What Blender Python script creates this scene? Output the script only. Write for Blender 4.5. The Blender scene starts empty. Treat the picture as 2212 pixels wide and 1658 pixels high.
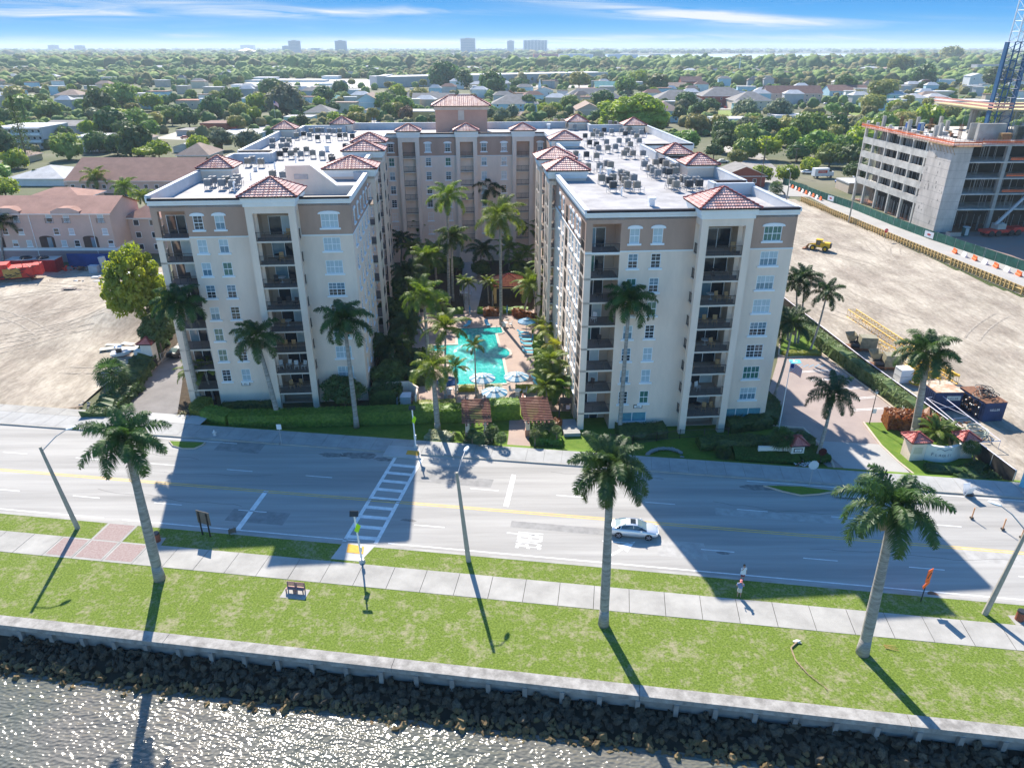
import bpy, math, random
import numpy as np
from math import sin, cos, pi, radians as R
from mathutils import Vector, Matrix, noise
random.seed(7)
rnd=random.random
def U(a,b): return a+(b-a)*rnd()
C=bpy.context.scene.collection
FOC=1546.; PT=R(25.2); CH=42.
ZS=-0.9                                   # level of the building lots
def at(x,y,z=0.):                         # where a line of sight meets height z
    a=(x-1105.5)/FOC; b=(829-y)/FOC
    dz=-sin(PT)+b*cos(PT); dy=cos(PT)+b*sin(PT); t=(z-CH)/dz
    return Vector((a*t,dy*t,z))
def hz(X,Y,vy):                           # height above (X,Y) seen at row vy
    b=(829-vy)/FOC
    return CH+Y*(-sin(PT)+b*cos(PT))/(cos(PT)+b*sin(PT))
A4=R(4.3); BC,BS=cos(A4),sin(A4)
def BW(bx,by,z=0.): return Vector((8.1+bx*BC-by*BS,78+bx*BS+by*BC,z))
SA=-R(7.9)
def SW(s,t,z=0.): return Vector((.9905*s+.1374*t,-.1374*s+.9905*t,z))
def toS(p): return (p[0]*.9905-p[1]*.1374,p[1]*.9905+p[0]*.1374)
def tri(p):                               # shapes are traced on a 2211 px wide copy
    return p
# ---------------- materials
MT={}
def mat(name,col,rough=.85,var=.12,scale=1.5,bump=0.,metal=0.,col2=None,bs=None,det=4,spec=.16,stretch=None,objrand=0.,lo=.35,hi=.65,rot=0.):
    if name in MT: return MT[name]
    m=bpy.data.materials.new(name); m.use_nodes=True; nt=m.node_tree; N=nt.nodes; L=nt.links
    bs_=N['Principled BSDF']; bs_.inputs['Roughness'].default_value=rough; bs_.inputs['Metallic'].default_value=metal
    bs_.inputs['Specular IOR Level'].default_value=spec
    tc=N.new('ShaderNodeTexCoord'); mp=N.new('ShaderNodeMapping'); L.new(tc.outputs['Object'],mp.inputs[0])
    if stretch: mp.inputs['Scale'].default_value=stretch
    mp.inputs['Rotation'].default_value=(0,0,rot); mp.vector_type='POINT'
    c=Vector(col[:3]); c2=Vector(col2[:3]) if col2 else c*(1-var)
    c1=c if col2 else c*(1+var)
    out=None
    if var or col2:
        nz=N.new('ShaderNodeTexNoise'); nz.inputs['Scale'].default_value=scale; nz.inputs['Detail'].default_value=det; nz.inputs['Roughness'].default_value=.65
        L.new(mp.outputs[0],nz.inputs['Vector'])
        cr=N.new('ShaderNodeValToRGB'); cr.color_ramp.elements[0].position=lo; cr.color_ramp.elements[1].position=hi
        cr.color_ramp.elements[0].color=(*c1,1); cr.color_ramp.elements[1].color=(*c2,1)
        L.new(nz.outputs['Fac'],cr.inputs[0]); out=cr.outputs[0]
    if objrand:
        oi=N.new('ShaderNodeObjectInfo'); hs=N.new('ShaderNodeHueSaturation')
        mr=N.new('ShaderNodeMapRange'); mr.inputs['To Min'].default_value=1-objrand; mr.inputs['To Max'].default_value=1+objrand
        L.new(oi.outputs['Random'],mr.inputs['Value']); L.new(mr.outputs[0],hs.inputs['Value'])
        if out: L.new(out,hs.inputs['Color'])
        else: hs.inputs['Color'].default_value=(*c,1)
        out=hs.outputs[0]
    if out: L.new(out,bs_.inputs['Base Color'])
    else: bs_.inputs['Base Color'].default_value=(*c,1)
    if bump:
        nb=N.new('ShaderNodeTexNoise'); nb.inputs['Scale'].default_value=bs or scale*6; nb.inputs['Detail'].default_value=3
        L.new(mp.outputs[0],nb.inputs['Vector']); bp=N.new('ShaderNodeBump'); bp.inputs['Strength'].default_value=min(1,bump); bp.inputs['Distance'].default_value=.05
        L.new(nb.outputs['Fac'],bp.inputs['Height']); L.new(bp.outputs[0],bs_.inputs['Normal'])
    MT[name]=m; return m
def leafmat(name,col,col2,trans=.45,scale=.8,objrand=.2,hue=.02):
    m=bpy.data.materials.new(name); m.use_nodes=True; nt=m.node_tree; N=nt.nodes; L=nt.links
    N.remove(N['Principled BSDF']); o=N['Material Output']
    tc=N.new('ShaderNodeTexCoord'); nz=N.new('ShaderNodeTexNoise'); nz.inputs['Scale'].default_value=scale; nz.inputs['Detail'].default_value=3
    L.new(tc.outputs['Object'],nz.inputs['Vector'])
    cr=N.new('ShaderNodeValToRGB'); cr.color_ramp.elements[0].position=.36; cr.color_ramp.elements[1].position=.64
    cr.color_ramp.elements[0].color=(*col,1); cr.color_ramp.elements[1].color=(*col2,1); L.new(nz.outputs['Fac'],cr.inputs[0])
    oi=N.new('ShaderNodeObjectInfo'); hs=N.new('ShaderNodeHueSaturation')
    mr=N.new('ShaderNodeMapRange'); mr.inputs['To Min'].default_value=1-objrand; mr.inputs['To Max'].default_value=1+objrand*1.3
    m2=N.new('ShaderNodeMath'); m2.operation='MULTIPLY_ADD'; m2.inputs[1].default_value=7.31; m2.inputs[2].default_value=.2
    m3=N.new('ShaderNodeMath'); m3.operation='FRACT'; m4=N.new('ShaderNodeMapRange'); m4.inputs['To Min'].default_value=.5-hue; m4.inputs['To Max'].default_value=.5+hue
    L.new(oi.outputs['Random'],mr.inputs['Value']); L.new(mr.outputs[0],hs.inputs['Value'])
    L.new(oi.outputs['Random'],m2.inputs[0]); L.new(m2.outputs[0],m3.inputs[0]); L.new(m3.outputs[0],m4.inputs['Value']); L.new(m4.outputs[0],hs.inputs['Hue'])
    L.new(cr.outputs[0],hs.inputs['Color'])
    df=N.new('ShaderNodeBsdfDiffuse'); tl=N.new('ShaderNodeBsdfTranslucent'); gl=N.new('ShaderNodeBsdfGlossy'); gl.inputs['Roughness'].default_value=.5
    mx=N.new('ShaderNodeMixShader'); mx.inputs[0].default_value=trans; mg=N.new('ShaderNodeMixShader'); mg.inputs[0].default_value=.035
    hs2=N.new('ShaderNodeHueSaturation'); hs2.inputs['Value'].default_value=1.5; hs2.inputs['Hue'].default_value=.485; hs2.inputs['Saturation'].default_value=1.05
    L.new(hs.outputs[0],df.inputs[0]); L.new(hs.outputs[0],hs2.inputs['Color']); L.new(hs2.outputs[0],tl.inputs[0])
    L.new(df.outputs[0],mx.inputs[1]); L.new(tl.outputs[0],mx.inputs[2]); L.new(mx.outputs[0],mg.inputs[1]); L.new(gl.outputs[0],mg.inputs[2])
    L.new(mg.outputs[0],o.inputs[0]); MT[name]=m; return m
def plain(name,col,rough=.5,metal=0,spec=.5,alpha=None):
    return mat(name,col,rough,0,metal=metal,spec=spec)
# ---------------- mesh builder
class MB:
    def __init__(s): s.v=[]; s.f=[]; s.m=[]; s.M=None
    def P(s,pts):
        n=len(s.v)
        if s.M is not None: pts=[s.M@Vector(p) for p in pts]
        s.v.extend([tuple(p) for p in pts]); return n
    def face(s,pts,m=0):
        n=s.P(pts); s.f.append(tuple(range(n,n+len(pts)))); s.m.append(m)
    def box(s,x0,x1,y0,y1,z0,z1,m=0,top=None):
        n=s.P([(x0,y0,z0),(x1,y0,z0),(x1,y1,z0),(x0,y1,z0),(x0,y0,z1),(x1,y0,z1),(x1,y1,z1),(x0,y1,z1)])
        for k,q in enumerate([(0,3,2,1),(4,5,6,7),(0,1,5,4),(1,2,6,5),(2,3,7,6),(3,0,4,7)]):
            s.f.append(tuple(n+i for i in q)); s.m.append(top if (top is not None and k==1) else m)
    def cb(s,c,sx,sy,sz,m=0,rz=0,rx=0,ry=0):
        o=s.M; T=Matrix.Translation(Vector(c))@Matrix.Rotation(rz,4,'Z')@Matrix.Rotation(ry,4,'Y')@Matrix.Rotation(rx,4,'X')
        s.M=(o@T) if o is not None else T
        s.box(-sx/2,sx/2,-sy/2,sy/2,-sz/2,sz/2,m); s.M=o
    def tube(s,p0,p1,r0,r1=None,n=8,m=0,cap=True):
        r1=r0 if r1 is None else r1; p0=Vector(p0); p1=Vector(p1); d=(p1-p0)
        if d.length<1e-6: return
        q=d.to_track_quat('Z','Y'); a=[]; b=[]
        for i in range(n):
            t=2*pi*i/n; o=q@Vector((cos(t),sin(t),0)); a.append(p0+o*r0); b.append(p1+o*r1)
        k=s.P(a+b)
        for i in range(n):
            j=(i+1)%n; s.f.append((k+i,k+j,k+n+j,k+n+i)); s.m.append(m)
        if cap:
            s.f.append(tuple(k+n+i for i in range(n))); s.m.append(m); s.f.append(tuple(k+n-1-i for i in range(n))); s.m.append(m)
    def bar(s,p0,p1,w,m=0): s.tube(p0,p1,w/2*1.2,n=4,m=m)
    def path(s,pts,rs,n=8,m=0):
        for i in range(len(pts)-1): s.tube(pts[i],pts[i+1],rs[i],rs[i+1],n,m,cap=(i in(0,len(pts)-2)))
    def prism(s,poly,z0,z1,m=0,mt=None):
        n=len(poly); k=s.P([(p[0],p[1],z0) for p in poly]+[(p[0],p[1],z1) for p in poly])
        s.f.append(tuple(k+n+i for i in range(n))); s.m.append(m if mt is None else mt)
        for i in range(n):
            j=(i+1)%n; s.f.append((k+i,k+j,k+n+j,k+n+i)); s.m.append(m)
    def sheet(s,poly,z,m=0):
        s.face([(p[0],p[1],z) for p in poly],m)
    def ico(s,c,r,sub=1,m=0,sq=(1,1,1),nz=.0,seed=0):
        V,F=ICO[sub]; k=[]
        for v in V:
            q=1+nz*noise.noise(Vector(v)*1.7+Vector((seed,seed*.7,0))) if nz else 1
            k.append((c[0]+v[0]*r*sq[0]*q,c[1]+v[1]*r*sq[1]*q,c[2]+v[2]*r*sq[2]*q))
        n=s.P(k)
        for f in F: s.f.append((n+f[0],n+f[1],n+f[2])); s.m.append(m)
    def mesh(s,name,mats,smooth=False):
        me=bpy.data.meshes.new(name); me.from_pydata(s.v,[],s.f)
        for x in mats: me.materials.append(x)
        if any(s.m): me.polygons.foreach_set('material_index',s.m)
        if smooth: me.polygons.foreach_set('use_smooth',[True]*len(s.f))
        me.update(); return me
    def build(s,name,mats,parent=None,loc=(0,0,0),rz=0,smooth=False):
        if not isinstance(mats,(list,tuple)): mats=[mats]
        return link(name,s.mesh(name,mats,smooth),parent,loc,rz)
def link(name,me,parent=None,loc=(0,0,0),rz=0):
    o=bpy.data.objects.new(name,me); C.objects.link(o); o.location=loc; o.rotation_euler=(0,0,rz)
    if parent is not None: o.parent=parent
    return o
def make_ico():
    import bmesh
    r={}
    for s in (1,2,3):
        bm=bmesh.new(); bmesh.ops.create_icosphere(bm,subdivisions=s,radius=1)
        r[s]=([tuple(v.co) for v in bm.verts],[tuple(v.index for v in f.verts) for f in bm.faces]); bm.free()
    return r
ICO=make_ico()
def tag(o,label,cat,group=None,kind=None):
    if label: o['label']=label
    if cat: o['category']=cat
    if group: o['group']=group
    if kind: o['kind']=kind
    return o
def thing(name,label,cat,loc=(0,0,0),rz=0,group=None):
    o=bpy.data.objects.new(name,None); C.objects.link(o); o.location=loc; o.rotation_euler=(0,0,rz); o.empty_display_size=.2
    return tag(o,label,cat,group)
def struct(o,kind='structure'): o['kind']=kind; return o
def dup(root,loc,rz=0,label=None,group=None,sc=None):
    r=root.copy(); C.objects.link(r); r.location=loc; r.rotation_euler=(0,0,rz)
    if sc is not None: r.scale=(sc,sc,sc) if not hasattr(sc,'__len__') else sc
    if label: r['label']=label
    if group: r['group']=group
    for ch in list(root.children):
        c=ch.copy(); C.objects.link(c); c.parent=r
        for g in ch.children:
            d=g.copy(); C.objects.link(d); d.parent=c
    return r
# ---------------- palette
M_=mat
stucco=M_('stucco_cream',(.80,.645,.53),.9,.07,.5,.15,bs=25,stretch=(1,1,.3),det=8)
stucco_in=M_('stucco_inner_shade',(.44,.34,.27),.9,.05,.4)  # the cream stucco darkened, shade of the recesses put into the colour
brown=M_('stucco_brown',(.45,.30,.23),.9,.09,.5,.15,bs=25,stretch=(1,1,.3),det=8)
rosy=M_('stucco_rose',(.50,.30,.23),.9,.06,.35)
trim=M_('white_trim',(.78,.77,.75),.7,.04,.5)
membrane=M_('roof_membrane',(.33,.325,.33),.8,.22,.35,.1,det=12)
parap=M_('parapet_inner',(.52,.53,.55),.8,.1,.3,det=6)
coping=M_('dark_coping',(.035,.03,.035),.5,.1,1)
tile=M_('roof_tile',(.52,.23,.19),.55,.2,1.2,.2,col2=(.68,.46,.41),det=5)
tile_ridge=M_('ridge_tile',(.32,.08,.07),.6,.15,2)
rail=M_('railing_metal',(.10,.085,.075),.5,.1,2)
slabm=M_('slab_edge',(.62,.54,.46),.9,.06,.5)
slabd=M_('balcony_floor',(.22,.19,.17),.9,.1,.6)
frame_w=plain('window_frame_white',(.80,.82,.84),.5)
def glass(name,col,rough=.12): return mat(name,col,rough,.1,.7,spec=.9)
g_dark=glass('glass_dark',(.025,.035,.045)); g_blind=glass('glass_blind',(.40,.50,.54),.3); g_blue=glass('glass_blue',(.12,.22,.28),.15)
g_green=glass('glass_green',(.05,.16,.13),.1)
concrete=M_('concrete_grey',(.36,.35,.33),.9,.1,.5,.15)
conc_lt=M_('concrete_light',(.34,.33,.305),.9,.16,.35,.2,det=7)
asph=M_('asphalt',(.33,.32,.30),.85,.19,.55,.2,stretch=(.05,1,1),det=10,bs=60,rot=R(7.9))
white_paint=M_('road_paint_white',(.72,.72,.70),.7,.12,1.5)
yellow_paint=M_('road_paint_yellow',(.70,.45,.12),.7,.12,1.5)
metal_g=M_('galvanised_metal',(.42,.42,.42),.5,.12,2,metal=.3)
pole_c=M_('concrete_pole',(.36,.33,.28),.85,.12,1.5)
black=plain('black_plastic',(.02,.02,.022),.5)
white=plain('white_plastic',(.78,.78,.78),.5)
wood=M_('timber',(.36,.24,.12),.8,.2,2,.2)
ymetal=M_('yellow_metal',(.72,.43,.03),.5,.12,1.5)
redm=M_('red_machine_paint',(.55,.05,.04),.5,.2,1.2)
navy=M_('navy_container_paint',(.03,.05,.12),.55,.2,.8)
rust=M_('rusty_steel',(.20,.10,.06),.8,.25,2)
orange=plain('orange_plastic',(.85,.20,.04),.6)
rubber=plain('black_rubber',(.018,.018,.018),.8)
# ---------------- camera, sun, sky
cam=bpy.data.cameras.new('Camera'); co=bpy.data.objects.new('Camera',cam); C.objects.link(co)
co.location=(0,0,CH); co.rotation_euler=(pi/2-PT,0,0); cam.sensor_width=36; cam.lens=36*FOC/2211; cam.clip_end=60000; cam.clip_start=.5
bpy.context.scene.camera=co
SAZ=R(16.7); SEL=R(38.5)
sd=bpy.data.lights.new('sun','SUN'); sd.energy=5.0; sd.angle=R(.55); sd.color=(1,.915,.80)
so=bpy.data.objects.new('sun',sd); C.objects.link(so); so.location=(-100,300,250)
so.rotation_euler=Vector((sin(SAZ)*cos(SEL),-cos(SAZ)*cos(SEL),-sin(SEL))).to_track_quat('-Z','Y').to_euler()
w=bpy.data.worlds.new('World'); bpy.context.scene.world=w; w.use_nodes=True
N=w.node_tree.nodes; L=w.node_tree.links; bg=N['Background']
sk=N.new('ShaderNodeTexSky'); sk.sky_type='NISHITA'; sk.sun_disc=False; sk.sun_elevation=SEL; sk.sun_rotation=-SAZ%(2*pi); sk.air_density=1.0; sk.dust_density=.4; sk.ozone_density=2.5
tc=N.new('ShaderNodeTexCoord'); sp=N.new('ShaderNodeSeparateXYZ'); L.new(tc.outputs['Generated'],sp.inputs[0])
def mth(op,a,b=None,c=None):
    n=N.new('ShaderNodeMath'); n.operation=op
    for i,x in enumerate((a,b,c)):
        if x is None: continue
        if isinstance(x,(int,float)): n.inputs[i].default_value=x
        else: L.new(x,n.inputs[i])
    return n.outputs[0]
ax=mth('DIVIDE',sp.outputs[0],mth('MAXIMUM',sp.outputs[1],.05)); el=mth('DIVIDE',sp.outputs[2],mth('MAXIMUM',sp.outputs[1],.05))
cb=N.new('ShaderNodeCombineXYZ'); L.new(mth('MULTIPLY',ax,5.),cb.inputs[0]); L.new(mth('MULTIPLY',mth('ADD',el,mth('MULTIPLY',ax,.03)),75.),cb.inputs[1])
nz=N.new('ShaderNodeTexNoise'); nz.inputs['Scale'].default_value=1.; nz.inputs['Detail'].default_value=8; nz.inputs['Roughness'].default_value=.62; nz.inputs['Distortion'].default_value=.9
L.new(cb.outputs[0],nz.inputs['Vector'])
def blob(cx,cy,rx,ry,amp,slope=0.):     # a streak of cirrus, by bearing and elevation
    dx=mth('DIVIDE',mth('SUBTRACT',ax,cx),rx); yy=mth('SUBTRACT',mth('SUBTRACT',el,cy),mth('MULTIPLY',mth('SUBTRACT',ax,cx),slope))
    dy=mth('DIVIDE',yy,ry); r2=mth('ADD',mth('MULTIPLY',dx,dx),mth('MULTIPLY',dy,dy))
    return mth('MULTIPLY',mth('POWER',2.718,mth('MULTIPLY',r2,-1.)),amp)
def vb(x,y,w_,h_,amp,slope=0.): return blob((x-1105)/1708.,(102-y)/1888.,w_/1708.,h_/1888.,amp,slope)
acc=None
for a_ in [(90,28,260,16,.40,-.01),(560,28,210,13,.42,-.05),(850,28,190,7,.42,0),(1500,38,260,13,.6,-.06),(1250,10,180,9,.3,-.08),(900,95,420,10,.5,0),(1330,84,260,8,.35,.03),(420,78,60,5,.35,0),(60,88,90,6,.3,0),(250,6,300,8,.2,-.02),(1700,84,330,7,.25,0),(1900,45,250,10,.12,0)]:
    b_=vb(*a_); acc=b_ if acc is None else mth('ADD',acc,b_)
cl=mth('MULTIPLY',mth('SUBTRACT',nz.outputs['Fac'],.36),mth('MULTIPLY',acc,9.)); cl.node.use_clamp=True
cl2=mth('MULTIPLY',mth('SUBTRACT',nz.outputs['Fac'],.56),.7); cl2.node.use_clamp=True
cl=mth('ADD',cl,cl2); cl.node.use_clamp=True
gr=N.new('ShaderNodeValToRGB'); L.new(mth('MULTIPLY',el,10.),gr.inputs[0])
e=gr.color_ramp.elements; e[0].position=0; e[0].color=(1.0,2.1,3.0,1); e[1].position=1; e[1].color=(.3,1.1,3.0,1)
for p_,c_ in ((.05,(.85,2.1,3.3,1)),(.18,(.46,1.85,3.4,1)),(.42,(.20,1.5,3.4,1))):
    q=e.new(p_); q.color=c_
low=N.new('ShaderNodeMapRange'); low.inputs['From Min'].default_value=.12; low.inputs['From Max'].default_value=.5; L.new(mth('ABSOLUTE',el),low.inputs['Value'])
m1=N.new('ShaderNodeMix'); m1.data_type='RGBA'; L.new(low.outputs[0],m1.inputs['Factor']); L.new(gr.outputs[0],m1.inputs['A']); hsv=N.new('ShaderNodeHueSaturation'); hsv.inputs['Saturation'].default_value=1.35; L.new(sk.outputs[0],hsv.inputs['Color']); L.new(hsv.outputs[0],m1.inputs['B'])
m2=N.new('ShaderNodeMix'); m2.data_type='RGBA'; L.new(cl,m2.inputs['Factor']); L.new(m1.outputs['Result'],m2.inputs['A']); m2.inputs['B'].default_value=(3.35,3.5,3.65,1)
L.new(m2.outputs['Result'],bg.inputs[0]); bg.inputs[1].default_value=.12
vs=bpy.context.scene.view_settings; vs.view_transform='Standard'; vs.look='None'; vs.gamma=1; vs.exposure=1.15; vs.use_curve_mapping=False
cy=bpy.context.scene.cycles; cy.use_denoising=True; cy.max_bounces=6; cy.volume_bounces=0; cy.transparent_max_bounces=6
# ---------------- ground, street, park, seawall, water
def grid_mesh(name,poly_bounds,nx,ny,fz,m,inside=None):
    x0,x1,y0,y1=poly_bounds; vs=[];fs=[]; idx={}
    for j in range(ny+1):
        for i in range(nx+1):
            x=x0+(x1-x0)*i/nx; y=y0+(y1-y0)*j/ny; idx[i,j]=len(vs); vs.append(fz(x,y))
    for j in range(ny):
        for i in range(nx):
            if inside:
                a=vs[idx[i,j]]; b=vs[idx[i+1,j+1]]
                if not inside((a[0]+b[0])/2,(a[1]+b[1])/2): continue
            fs.append((idx[i,j],idx[i+1,j],idx[i+1,j+1],idx[i,j+1]))
    me=bpy.data.meshes.new(name); me.from_pydata(vs,[],fs); me.materials.append(m); me.polygons.foreach_set('use_smooth',[True]*len(fs))
    return link(name,me)
def grassmat(name,g1,g2,tan,amt):
    m=bpy.data.materials.new(name); m.use_nodes=True; N=m.node_tree.nodes; L=m.node_tree.links; b=N['Principled BSDF']; b.inputs['Roughness'].default_value=.95; b.inputs['Specular IOR Level'].default_value=.1
    tc=N.new('ShaderNodeTexCoord'); out=[]
    for sc,dt in ((.45,8),(2.2,6),(6.,5)):
        n=N.new('ShaderNodeTexNoise'); n.inputs['Scale'].default_value=sc; n.inputs['Detail'].default_value=dt; n.inputs['Roughness'].default_value=.7; L.new(tc.outputs['Object'],n.inputs['Vector']); out.append(n.outputs['Fac'])
    def ramp(src,lo,hi,a,c):
        r=N.new('ShaderNodeValToRGB'); r.color_ramp.elements[0].position=lo; r.color_ramp.elements[1].position=hi; r.color_ramp.elements[0].color=(*a,1); r.color_ramp.elements[1].color=(*c,1); L.new(src,r.inputs[0]); return r.outputs[0]
    a=ramp(out[2],.38,.62,[x*.72 for x in g1],g2); mm=N.new('ShaderNodeMath'); mm.operation='MULTIPLY_ADD'; mm.inputs[1].default_value=.55; L.new(out[0],mm.inputs[0]); q=N.new('ShaderNodeMath'); q.operation='MULTIPLY'; q.inputs[1].default_value=.45; L.new(out[1],q.inputs[0]); L.new(q.outputs[0],mm.inputs[2])
    f=ramp(mm.outputs[0],amt,amt+.12,(0,0,0),(1,1,1)); t=ramp(out[2],.35,.6,[x*.8 for x in tan],tan); mx=N.new('ShaderNodeMix'); mx.data_type='RGBA'; L.new(f,mx.inputs['Factor']); L.new(a,mx.inputs['A']); L.new(t,mx.inputs['B']); L.new(mx.outputs['Result'],b.inputs['Base Color'])
    bp=N.new('ShaderNodeBump'); bp.inputs['Distance'].default_value=.06; L.new(out[2],bp.inputs['Height']); L.new(bp.outputs[0],b.inputs['Normal']); MT[name]=m; return m
grass=grassmat('park_grass',(.115,.175,.024),(.172,.232,.045),(.29,.275,.16),.495)
lawn=M_('lawn_grass',(.085,.16,.02),.95,.2,1.2,.7,col2=(.13,.20,.03),det=8,bs=25)
def land(base,a,b,name):
    return M_(name,a,.95,.2,.012,0,col2=b,det=12)
land_m=land(None,(.055,.08,.025),(.17,.16,.11),'town_ground_mix')
g=MB(); Y0=73.4
p=[SW(-260,Y0),SW(260,Y0)]
g.sheet([(-20000,110),(p[0].x,p[0].y),(p[1].x,p[1].y),(20000,40),(26000,30000),(-26000,30000)],-1.02); struct(g.build('ground',land_m))
# far shore land and hills
g=MB()
for k in range(60):
    a=-9000+k*420; h=35+70*max(0,noise.noise(Vector((k*.13,3,0))))+(60 if 1500<a<9000 else 0)*max(0,sin((a-1500)/7500*pi))
    g.face([(a,22000,-1),(a+420,22000,-1),(a+420,22300,h),(a,22300,h)])
    g.face([(a,22300,h),(a+420,22300,h),(a+420,24000,-1),(a,24000,-1)])
struct(g.build('hills',M_('far_hills',(.05,.08,.05),.95,.2,.001)))
lakem=M_('lake_water',(.36,.45,.50),.55,.05,.01)
def lake(pts,nm='lake'):
    g=MB(); g.sheet([at(x,y,-.9) for x,y in pts],-.95); struct(g.build(nm,lakem))
lake([(985,134),(1110,137),(1400,134),(1400,127),(1180,126.5),(985,128)])
lake([(1340,133),(1500,133),(1720,125.5),(1900,122),(1935,118.5),(1800,116.5),(1500,117.5),(1380,121),(1340,126)])
# road
g=MB()
def strip(g,t0,t1,s0,s1,z,m=0,z0=None):
    P=[SW(s0,t0),SW(s1,t0),SW(s1,t1),SW(s0,t1)]
    if z0 is None: g.sheet(P,z,m)
    else: g.prism(P,z0,z,m)
strip(g,51.6,68.6,-260,260,-.12,0); struct(g.build('road',asph))
# crack-sealed patches and wheel tracks lie in the asphalt
g=MB(); strip(g,38.6,51.55,-260,260,0,0,-1.6)
o=g.build('park_grass',grass); struct(o)
g=MB(); strip(g,51.45,51.75,-260,260,.01,0,-.3); strip(g,68.35,68.65,-260,-37.0,.02,0,-.3); strip(g,68.35,68.65,-36.9,260,.02,0,-.3); struct(g.build('kerb',conc_lt))
g=MB()
gs=MB(); strip(gs,46.12,48.93,-260,260,.0,0,-.2); strip(gs,68.67,71.38,-260,260,.0,0,-.2); struct(gs.build('pavement_joint',M_('joint_dark',(.17,.165,.15),.95,.2,1)))
for i in range(-60,60):
    if -18<=i<=-15: continue
    a=i*2.95+.4; strip(g,46.1,48.95,a,a+2.91,.018+.004*((i*7)%3),0,-.2)
struct(g.build('pavement',conc_lt))
brick=M_('brick_paving',(.27,.19,.175),.9,.12,6,.3,col2=(.33,.27,.25),det=3)
g=MB()
for i in (-18,-17,-16,-15):
    a=i*2.95+.4; strip(g,46.1,48.95,a,a+2.91,.018,0,-.2)
    if i>-18 : strip(g,46.35,48.75,a+.2,a+2.75,.024,1)
strip(g,48.95,51.5,-16*2.95+.3,-15*2.95+.5,.018,0,-.2); strip(g,48.95,51.4,-16*2.95+.55,-15*2.95+.25,.024,1)
struct(g.build('pavement',[conc_lt,brick]))
g=MB()
for i in range(-60,90):
    a=i*2.0; 
    strip(g,68.65,71.4,a,a+1.97,.02+.004*((i*5)%3),0,-.2)
struct(g.build('pavement',M_('concrete_walk_pale',(.34,.34,.33),.9,.12,.5,.15,det=6)))
# wide concrete apron by the left lot
g=MB()
for i in range(-32,-18):
    a=i*2.95; strip(g,71.45,73.2,a,a+2.9,.016,0,-.4)
struct(g.build('pavement',conc_lt))
# lawn slope
g=MB(); g.face([SW(-56,71.4,0),SW(260,71.4,0),SW(260,73.5,-.93),SW(-56,73.5,-.93)]); 
g.face([SW(-260,73.2,0),SW(-56,73.2,0),SW(-56,73.5,-.93),SW(-260,73.5,-.93)]); struct(g.build('lawn',lawn))
# markings
g=MB(); zr=-.116
def mk(t0,t1,s0,s1,m=0,z=zr): strip(g,t0,t1,s0,s1,z,m)
mk(58.75,58.87,-260,260,1); mk(59.05,59.17,-260,260,1)
mk(52.25,52.38,-260,-48); mk(52.25,52.38,-46,-22.0); mk(52.25,52.38,-19.0,40.5)
mk(52.0,52.38,40.5,40.7)
for c in (55.4,):
    for i in range(-30,40):
        a=i*9.1+.9
        if -30<a<-19 : continue
        if 1<a<3: a+=.0
        mk(c,c+.11,a,a+3.0)
for i in range(-30,40):
    a=i*9.1-4.0
    if -26<a<-17: continue
    mk(62.4,62.51,a,a+3.0)
mk(67.9,68.0,16,260); mk(67.9,68.0,-56,-42)
random.seed(31)
for (t0,s0,w_,l_,k_) in ((66.2,-44,2.2,5.5,3),(62.9,-20,1.6,9,3),(54.0,6,2.4,4.5,4),(65.6,26,2.6,7,3),(57.1,34,2.0,12,4),(61.2,12,1.2,16,4),(53.6,-36,2.0,6,3),(66.6,4,1.2,3,4),(56.4,-8,1.0,11,3)):
    g.sheet([SW(s0,t0),SW(s0+l_,t0+U(-.1,.1)),SW(s0+l_+U(-.2,.2),t0+w_),SW(s0,t0+w_)],-.1185,k_)
for (t0,s0,r0) in ((67.0,-30,.9),(67.3,-27,1.3),(66.9,-24,.7),(66.8,17,1.1),(67.2,20,.8),(66.6,28,1.0),(55.2,12,.4),(56.1,-18,.5)):
    g.face([SW(s0+r0*1.7*cos(a*.45)*U(.7,1.2),t0+r0*.55*sin(a*.45)*U(.7,1.2),-.1178) for a in range(14)],5)
for (t0,s0,n_,dt) in ((66.5,-60,14,.25),(64.2,-58,12,-.2),(61.0,-50,10,.3),(57.0,-52,12,.1),(66.9,-5,9,.15),(63.5,12,12,-.2),(56.8,20,14,.2),(66.,38,10,.2)):
    t_=t0; s_=s0
    for k in range(n_):
        s2=s_+U(.8,1.8); t2=t_+U(-.35,.35)+dt*.2; d_=.022
        g.sheet([SW(s_,t_-d_),SW(s2,t2-d_),SW(s2,t2+d_),SW(s_,t_+d_)],-.117,2); s_,t_=s2,t2
# stop bars and crosswalk, cut on the skew
def quad(pts,m=0,z=zr): g.sheet([at(x,y,-.12) for x,y in pts],z,m)
quad([(571,1058),(580,1060),(519,1143),(508,1142)]); quad([(1105,1024),(1114,1026),(1098,1094),(1087,1092)])
A=at(852,984,-.12);B_=at(739,1168,-.12);D=at(914,990,-.12);E_=at(815,1174,-.12)
def lerp(a,b,t): return a+(b-a)*t
def cq(u0,u1,v0,v1):
    P=[lerp(lerp(A,D,u),lerp(B_,E_,u),v) for u,v in ((u0,v0),(u0,v1),(u1,v1),(u1,v0))]; g.sheet(P,zr)
cq(0,.11,0,1); cq(.89,1,0,1)
for k in range(10):
    v=k*.104; cq(.11,.89,v,v+.032 if k else v+.02)
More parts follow.
